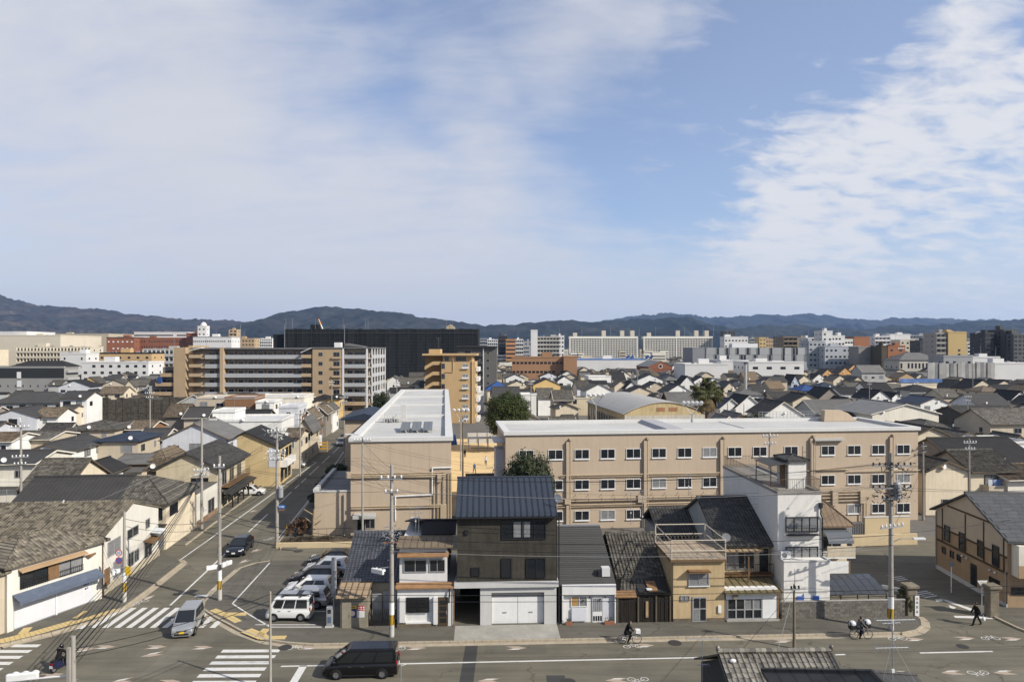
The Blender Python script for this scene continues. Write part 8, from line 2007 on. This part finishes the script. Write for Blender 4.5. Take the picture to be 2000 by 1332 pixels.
t = thing('banner_flag', 'white and blue leaning banner at the car park', 'banner', (g_.x+.9,g_.y+2.0,SLAB), R(60)); MB().tube((0,0,0),(0,0,2.3),.02,.02,5).build('pole', STEEL, t); MB().box(.02,.55,-.01,.01,.5,2.2).build('cloth', WHITEP, t); MB().box(.06,.5,-.022,-.011,.55,.95).build('print', pm('print_blue', (.05,.15,.5), .7, .3, .1), t)
for (px_, py_, kind, lab) in ((1858,1157,'round','slim white post with round disc sign in the lane'),(1918,1200,'tri','white post with triangular stop sign beside the gate pillar')):
    g_ = gp(px_, py_); t = thing('sign_post', lab, 'sign', (g_.x,g_.y,0), FA); MB().tube((0,0,0),(0,0,2.7),.045,.04,8).build('post', WHITEP, t)
    if kind == 'round': b = MB(); b.ring((0,-.05,2.5), 0, .25, 'y', 18); b.build('disc', CABLEG, t)
    else: MB().prism([(-.42,2.72),(.42,2.72),(0,2.05)][::-1], -.06, -.045).build('plate', WHITEP, t); MB().prism([(-.30,2.66),(.30,2.66),(0,2.18)][::-1], -.065, -.061).build('plate_inner', pm('plate_pale', (.55,.52,.48), .6, .3, .05), t)
p = thing('gate_barrier', 'white sliding barrier panel behind the leaning pole', 'barrier', (wx(1722,58.0),58.0,0), R(-38)); MB().box(0,2.6,0,.06,.7,1.0).build('panel', WHITEP, p); MB().box(-1.8,0,0,.05,.85,.95).build('arm', WHITEP, p); MB().box(2.2,2.4,-.05,.1,0,.7).build('post', WHITEP, p)
for k, (X, Y, lab) in enumerate(((-25.4,77.0,'orange traffic guard beside the power pole'),(-25.8,79.2,'second orange guard further up the kerb'))):
    t = thing('traffic_guard', lab, 'guard', (X,Y,SLAB), 0, 'orange guards by the street'); MB().tube((0,0,0),(0,0,1.1),.10,.05,8).build('cone', pm('guard_yellow', (.70,.38,.02), .6, .3, .1), t); MB().box(-.2,.2,-.2,.2,0,.06).build('foot', BLKMET, t)
t = thing('work_barrier', 'orange works barrier far up the side street', 'barrier', (-38.8,140,0), 0)
for k in range(3): MB().box(-1.1,1.1,-.05,.05,.5+.6*k,.75+.6*k).build('board', pm('guard_yellow', (.70,.38,.02)), t)
for x_ in (-.9,.9): MB().box(x_-.06,x_+.06,-.08,.08,0,2.2).build('post', pm('guard_yellow', (.70,.38,.02)), t)
t = thing('annex_fence', 'thin dark fence in front of the school annex', 'fence', (-22.4,75.6,0), SA); rail(t, [(0,0,0),(4.6,0,0)], 1.1, .9, BLKMET, 'railing', .02)
t = thing('site_sheet', 'white work van body parked far up the street', 'van', (-41.3,143.5,0), R(-84)); bevel(MB().box(-2.2,1.2,-.95,.95,.5,2.7).build('box_body', WHITEP, t), .05); bevel(MB().box(1.22,2.4,-.9,.9,.4,2.0).build('cab', WHITEP, t), .15)
for s in (-1,1):
    for x in (-1.3,1.6): wheel(t, x, s*.82, .34, .2)
MB().box(2.2,2.42,-.75,.75,1.25,1.85).build('windscreen', CGL, t)
# laundry on the balcony of the house beside the school
for k, (c, px_) in enumerate((((.30,.38,.60),1944),((.16,.24,.48),1953),((.55,.45,.20),1963),((.60,.62,.64),1936))):
    lab = ('pale blue towel hanging on the balcony line','dark blue towel hanging on the balcony line','yellow cloth hanging on the balcony line','white shirt hanging on the balcony line')[k]
    o = MB(); o.add([(-.35,0,0),(.35,0,0),(.35,.03,.95),(-.35,.03,.95),(-.33,.06,.1),(.33,.06,.1)], [(0,1,2,3),(2,1,5),(3,4,0)]); o = o.build('towel', pm(f'towel_{k}', c, .9, .2, .1, 4), None, (wx(px_,86.7),86.7,3.5)); tag(o, lab, 'laundry', 'washing on the balcony')
# ================================================================ roofs in the foreground
RF = thing('near_tiled_house', 'near house with big weathered grey tiles at the lower right', 'house', (wx(1406,32.5),32.5,0), R(1.2))
LT = wx(1622,32.5)-wx(1406,32.5); zr = 6.55; kk = .50; ang = math.atan(kk)
MB().prismx([(-4.4,0),(3.5,0),(3.5,zr-.25-3.5*kk),(0,zr-.25),(-4.4,zr-.25-4.4*kk)], .15, LT-.15).build('wall', wallm('char'), RF)
rf = MB().prismx([(-4.8,zr-.14-4.8*kk),(0,zr-.14),(3.9,zr-.14-3.9*kk),(3.9,zr-.04-3.9*kk),(0,zr-.04),(-4.8,zr-.04-4.8*kk)], -.12, LT+.12).build('roof', BLKMET, RF)
TN = pm('tile_near', (.20,.185,.155), .42, .5, .35, 2.5, objvar=.5)
one = tiles(MB(), .278, .27, .278, .27); one.v = [(x_, y_, z_) for (x_,y_,z_) in one.v]
c_, s_ = math.cos(ang), math.sin(ang); one.v = [(x_, v_*c_-n_*s_, v_*s_+n_*c_) for (x_,v_,n_) in one.v]; onem = one.mesh('tile', TN)
nc = int((LT+.2)/.278)
for j in range(12):
    for i in range(nc): ob('tile', onem, rf, (-.05+.278*(i+.5), -.268*(j+1)*c_, zr-.02-.268*(j+1)*s_))
rt = MB(); rt.tube((-.13,0,.05),(.13,0,.05),.125,.115,8); rtm = rt.mesh('ridge_tile', TN)
for i in range(int((LT+.24)/.26)): ob('ridge_tile', rtm, rf, (.0+.26*i, 0, zr+.05))
for x_ in (-.1, LT+.1): MB().ball((x_,0,zr+.2), (.1,.12,.16), 8, 6).build('ridge_end', TN, rf)
MB().ball((.45,-.5,zr-.15), (.16,.1,.1), 8, 6).build('lamp', PORC, RF)
nh = thing('near_sheet_house', 'near dark sheet roof cropped by the lower right edge', 'house', (wx(1682,25.5),25.5,0), R(-4))
MB().box(-2.3,2.9,-8,2.4,0,7.68).build('wall', wallm('tan'), nh); hr_ = hip_roof(nh, 5.2, 10.4, 7.68, 1.25, .5, roofm('dmetal')); hr_.location = (.3,-2.8,0)
def yagi(label, X, Y, z0, z1, els, guys=()):
    t = thing('tv_antenna', label, 'antenna', (X,Y,z0), 0, 'rooftop aerials'); MB().tube((0,0,0),(0,0,z1-z0),.022,.02,6).build('mast', STEEL, t)
    for (z, x0, x1, n, hh) in els:
        b = MB(); b.tube((x0,-.05,z-z0),(x1,-.05,z-z0+.03),.016,.016,5)
        for k in range(n): q = x0+(x1-x0)*k/(n-1); b.tube((q,-.22,z-z0),(q,.14,z-z0),.007,.007,4)
        if hh: b.path([Vector((x0,-.05,z-z0-.18)),Vector((x0-.06,-.05,z-z0)),Vector((x0,-.05,z-z0+.18))], .012, 4)
        b.build('boom', STEEL, t)
    MB().box(-.05,.05,-.07,.0,(z1-z0)*.35,(z1-z0)*.35+.12).build('booster', PORC, t)
    b = MB()
    for g in guys: b.tube((0,0,(z1-z0)*.75), Vector(g), .005, .005, 3)
    if guys: b.build('stay_wires', CABLEG, t, kind='stuff')
yagi('tall double aerial with white booms over the dark sheet roof', wx(1743,25), 25, 8.2, wz(1214,25), ((wz(1210,25),-.62,.80,12,True),(wz(1216,25),-.4,.25,5,False),(wz(1264,25),-.65,.55,9,True)), ((-.9,-.6,0),(1.0,-.6,0),(.2,1.0,-.3)))
yagi('bent aerial left of the near tiled roof', wx(1372,33), 33, 3.0, wz(1250,33), ((wz(1247,33),-.75,.85,12,True),(wz(1297,33),-.3,.3,5,False)), ((.8,-.5,.5),))
t = thing('vent_pipe', 'thin pole end poking up beside the black minivan', 'pipe', (wx(783,41),41,0), 0); MB().tube((0,0,0),(0,0,wz(1298,41)),.03,.03,6).build('shaft', STEEL, t); MB().tube((0,0,wz(1300,41)),(.35,0,wz(1298,41)+.05),.02,.02,5).build('cap', PORC, t)
# rooftop aerials on the front row, seen against the school
for i, (px_, D, z0, z1, lab) in enumerate(((1255,60,5.0,8.6,'white aerial above the weathered tile house'),(1232,63,4.8,7.8,'lower aerial left of the white one'),(812,55,6.4,8.4,'short aerial on the white two-storey house roof'),(1345,66,7.0,9.0,'aerial beside the tiled shop house gable'))):
    yagi(lab, wx(px_,D), D, z0, z1, ((z1-.05,-.7,.7,9,False),(z1-.6,-.5,.6,7,False)))
# ================================================================ overhead lines
WN = [0]
def wire(label, a, b_, sag=.5, r=.013, mat=None, group='overhead lines', n=12):
    a, b_ = Vector(a), Vector(b_); pts = []
    for i in range(n+1): t = i/n; q = a+(b_-a)*t; q.z -= sag*4*t*(1-t); pts.append(q)
    o = MB().path(pts, r, 4).build('power_line', mat or WIREM); tag(o, label, 'cable', group); return o
def W(px, py, D): return (wx(px,D), D, wz(py,D))
P1 = Vector(p1.location); P9 = Vector(p9.location); P3 = Vector(p3.location); P5 = Vector(p5.location); P7 = Vector(p7.location); P8 = Vector(p8.location); P6 = Vector(p6.location); P4 = Vector(p4.location); P2 = Vector(p2.location)
v = lambda P, z, dx=0, dy=0: (P.x+dx, P.y+dy, z)
for i, (zz, zz9, r, m, sg_) in enumerate(((7.35,7.3,.022,WIREM,.55),(6.7,6.5,.02,WIREM,.5),(6.35,6.2,.016,CABLEG,.5),(11.75,12.6,.012,WIREM,.8),(11.75,12.6,.012,WIREM,.8),(11.75,12.6,.012,WIREM,.85),(10.75,10.9,.014,WIREM,.8),(10.75,10.9,.014,CABLEG,.8))):
    dx = (-.7,-.3,.3,-.6,.1,.6,-.4,.4)[i]; lab = f"{('top','second','third','fourth','fifth','sixth','seventh','lowest')[i]} cable strung between yellow-sleeved pole and insulator-crowded pole"
    wire(lab, v(P1,zz,0,-.2+dx*.3), v(P9,zz9,0,-.2+dx*.3), sg_, r, m)
for i, (zz, z3, r) in enumerate(((7.3,7.4,.022),(6.7,6.9,.018),(11.7,11.4,.012),(11.7,11.4,.012),(10.7,10.2,.012))): wire(f"{('thick','second thick','high thin','second high thin','lower thin')[i]} cable from yellow-sleeved pole to the car park signal pole", v(P1,zz,(-.3,.2,-.6,.6,0)[i]), v(P3,z3,0,(-.1,.1,-.3,.3,0)[i]), .5, r)
for i, (zz, z6, r) in enumerate(((6.8,7.0,.02),(6.2,6.4,.018),(5.6,5.4,.014))): wire(f"{('upper','middle','lower')[i]} cable crossing the junction to the round-sign pole", v(P3,zz), v(P6,z6), .45, r)
for i in range(5): wire(f"{('first','second','third','fourth','fifth')[i]} heavy cable running from nearest foreground pole up the left pavement", v(P7,7.1-.25*i,.05*i), v(P4,6.9-.16*i,.2-.1*i,.1), .75+.12*i, (.030,.026,.034,.02,.016)[i])
for i in range(4): wire(f"{('first','second','third','fourth')[i]} span from bundle pole on up the side street", v(P4,(6.7,6.3,9.5,9.8)[i],.1), (lb(122)+1.5,122,(6.6,6.2,9.0,9.4)[i]), .6, .018)
for i in range(6): wire(f"{('outermost','second','third','fourth','fifth','innermost')[i]} line from transformer pole up the street", v(P5,12.2,-.9+.35*i), (rk(140)+1+.3*i,140,11.2), .9, .012)
for i in range(5): wire(f"{('upper','second','third','fourth','lowest')[i]} line from transformer pole to the school lamp pole", v(P5,(12.1,11.9,9.9,9.7,6.6)[i]), v(P2,(10.9,10.8,9.0,8.7,6.2)[i]), .3, .012)
for i in range(4): wire(f"{('topmost','second','third','lowest')[i]} line from car park signal pole to transformer pole", v(P3,(11.3,11.1,7.2,6.8)[i]), v(P5,(12.1,9.9,7.0,6.6)[i]), .5, (.012,.012,.022,.02)[i])
for i in range(5): wire(f"{('first','second','third','fourth','fifth')[i]} line fanning past the school end wall", v(P1,(12.3,12.0,11.4,10.9,10.5)[i]), v(P2,(10.9,10.6,9.3,8.7,8.2)[i]), .25, .012, CABLEG if i % 2 else WIREM)
for i in range(6): wire(f"{('first','second','third','fourth','fifth','sixth')[i]} service wire along the long school facade", W(1085,(930,944,962,978,985,993)[i],76.5), v(P9,(12.3,12.2,10.8,10.6,10.0,9.8)[i],-.8,.2), .5, .011, CABLEG if i % 2 else WIREM)
for i in range(4): wire(f"{('first','second','third','fourth')[i]} line from school end wall to the thin wing corner", v(P2,(10.8,10.5,9.0,8.6)[i]), W(1085,(925,930,940,950)[i],76.5), .5, .011)
for i in range(5): wire(f"{('first','second','third','fourth','fifth')[i]} line leaving insulator-crowded pole over the tan house", v(P9,(12.4,12.3,10.7,10.5,7.3)[i],.8), (60,50+4*i,(12,11.6,10,9.6,7.4)[i]), .6, .014)
for i in range(4): wire(f"{('first','second','third','fourth')[i]} line from insulator-crowded pole to the weathered pole", v(P9,(12.4,10.7,10.4,7.6)[i],.3,.3), (wx(1803,84),84,(9.1,8.9,8.5,7.0)[i]), .4, .013)
for i, (z8, zr_) in enumerate(((5.95,6.3),(5.55,5.9))): wire(f"{('upper','lower')[i]} near cable crossing the whole front road view", v(P8,z8), (46,44.2,zr_), .5, .018); wire(f"{('upper','lower')[i]} near cable from slim foreground pole to nearest pole", v(P8,z8), v(P7,z8+.8), .3, .018)
wire('stay wire slanting down from brown kerb pole towards the near roof', v(Vector(p10.location),4.3), (wx(1505,31),31,6.1), .05, .012, CABLEG); wire('second stay wire of the brown kerb pole', v(Vector(p10.location),4.2), (wx(1420,45),45,.1), .05, .012)
wire('line from brown kerb pole up to insulator-crowded pole', v(Vector(p10.location),5.4), v(P9,7.2), .1, .012, CABLEG); wire('long thin line from brown kerb pole across to upper left', v(Vector(p10.location),4.4), v(P9,2.9,1.2,-1.0), .1, .010)
wire('pale diagonal wire across the tan mottled tiled roof', W(10,1050,62), W(312,925,75), .1, .012, CABLEG)
for i in range(4): wire(f"{('first','second','third','fourth')[i]} line spanning the far-left roofs", W(-30,(855,905,940,1000)[i],70), v(P4,(12.0,9.5,8.0,6.4)[i]), .8, .014)
for i in range(3): wire(f"{('first','second','third')[i]} line behind the far-right roofs", (wx(1803,84),84,9.0-.3*i), (wx(2040,95),95,9.4-.4*i), .5, .013)
finish_labels()
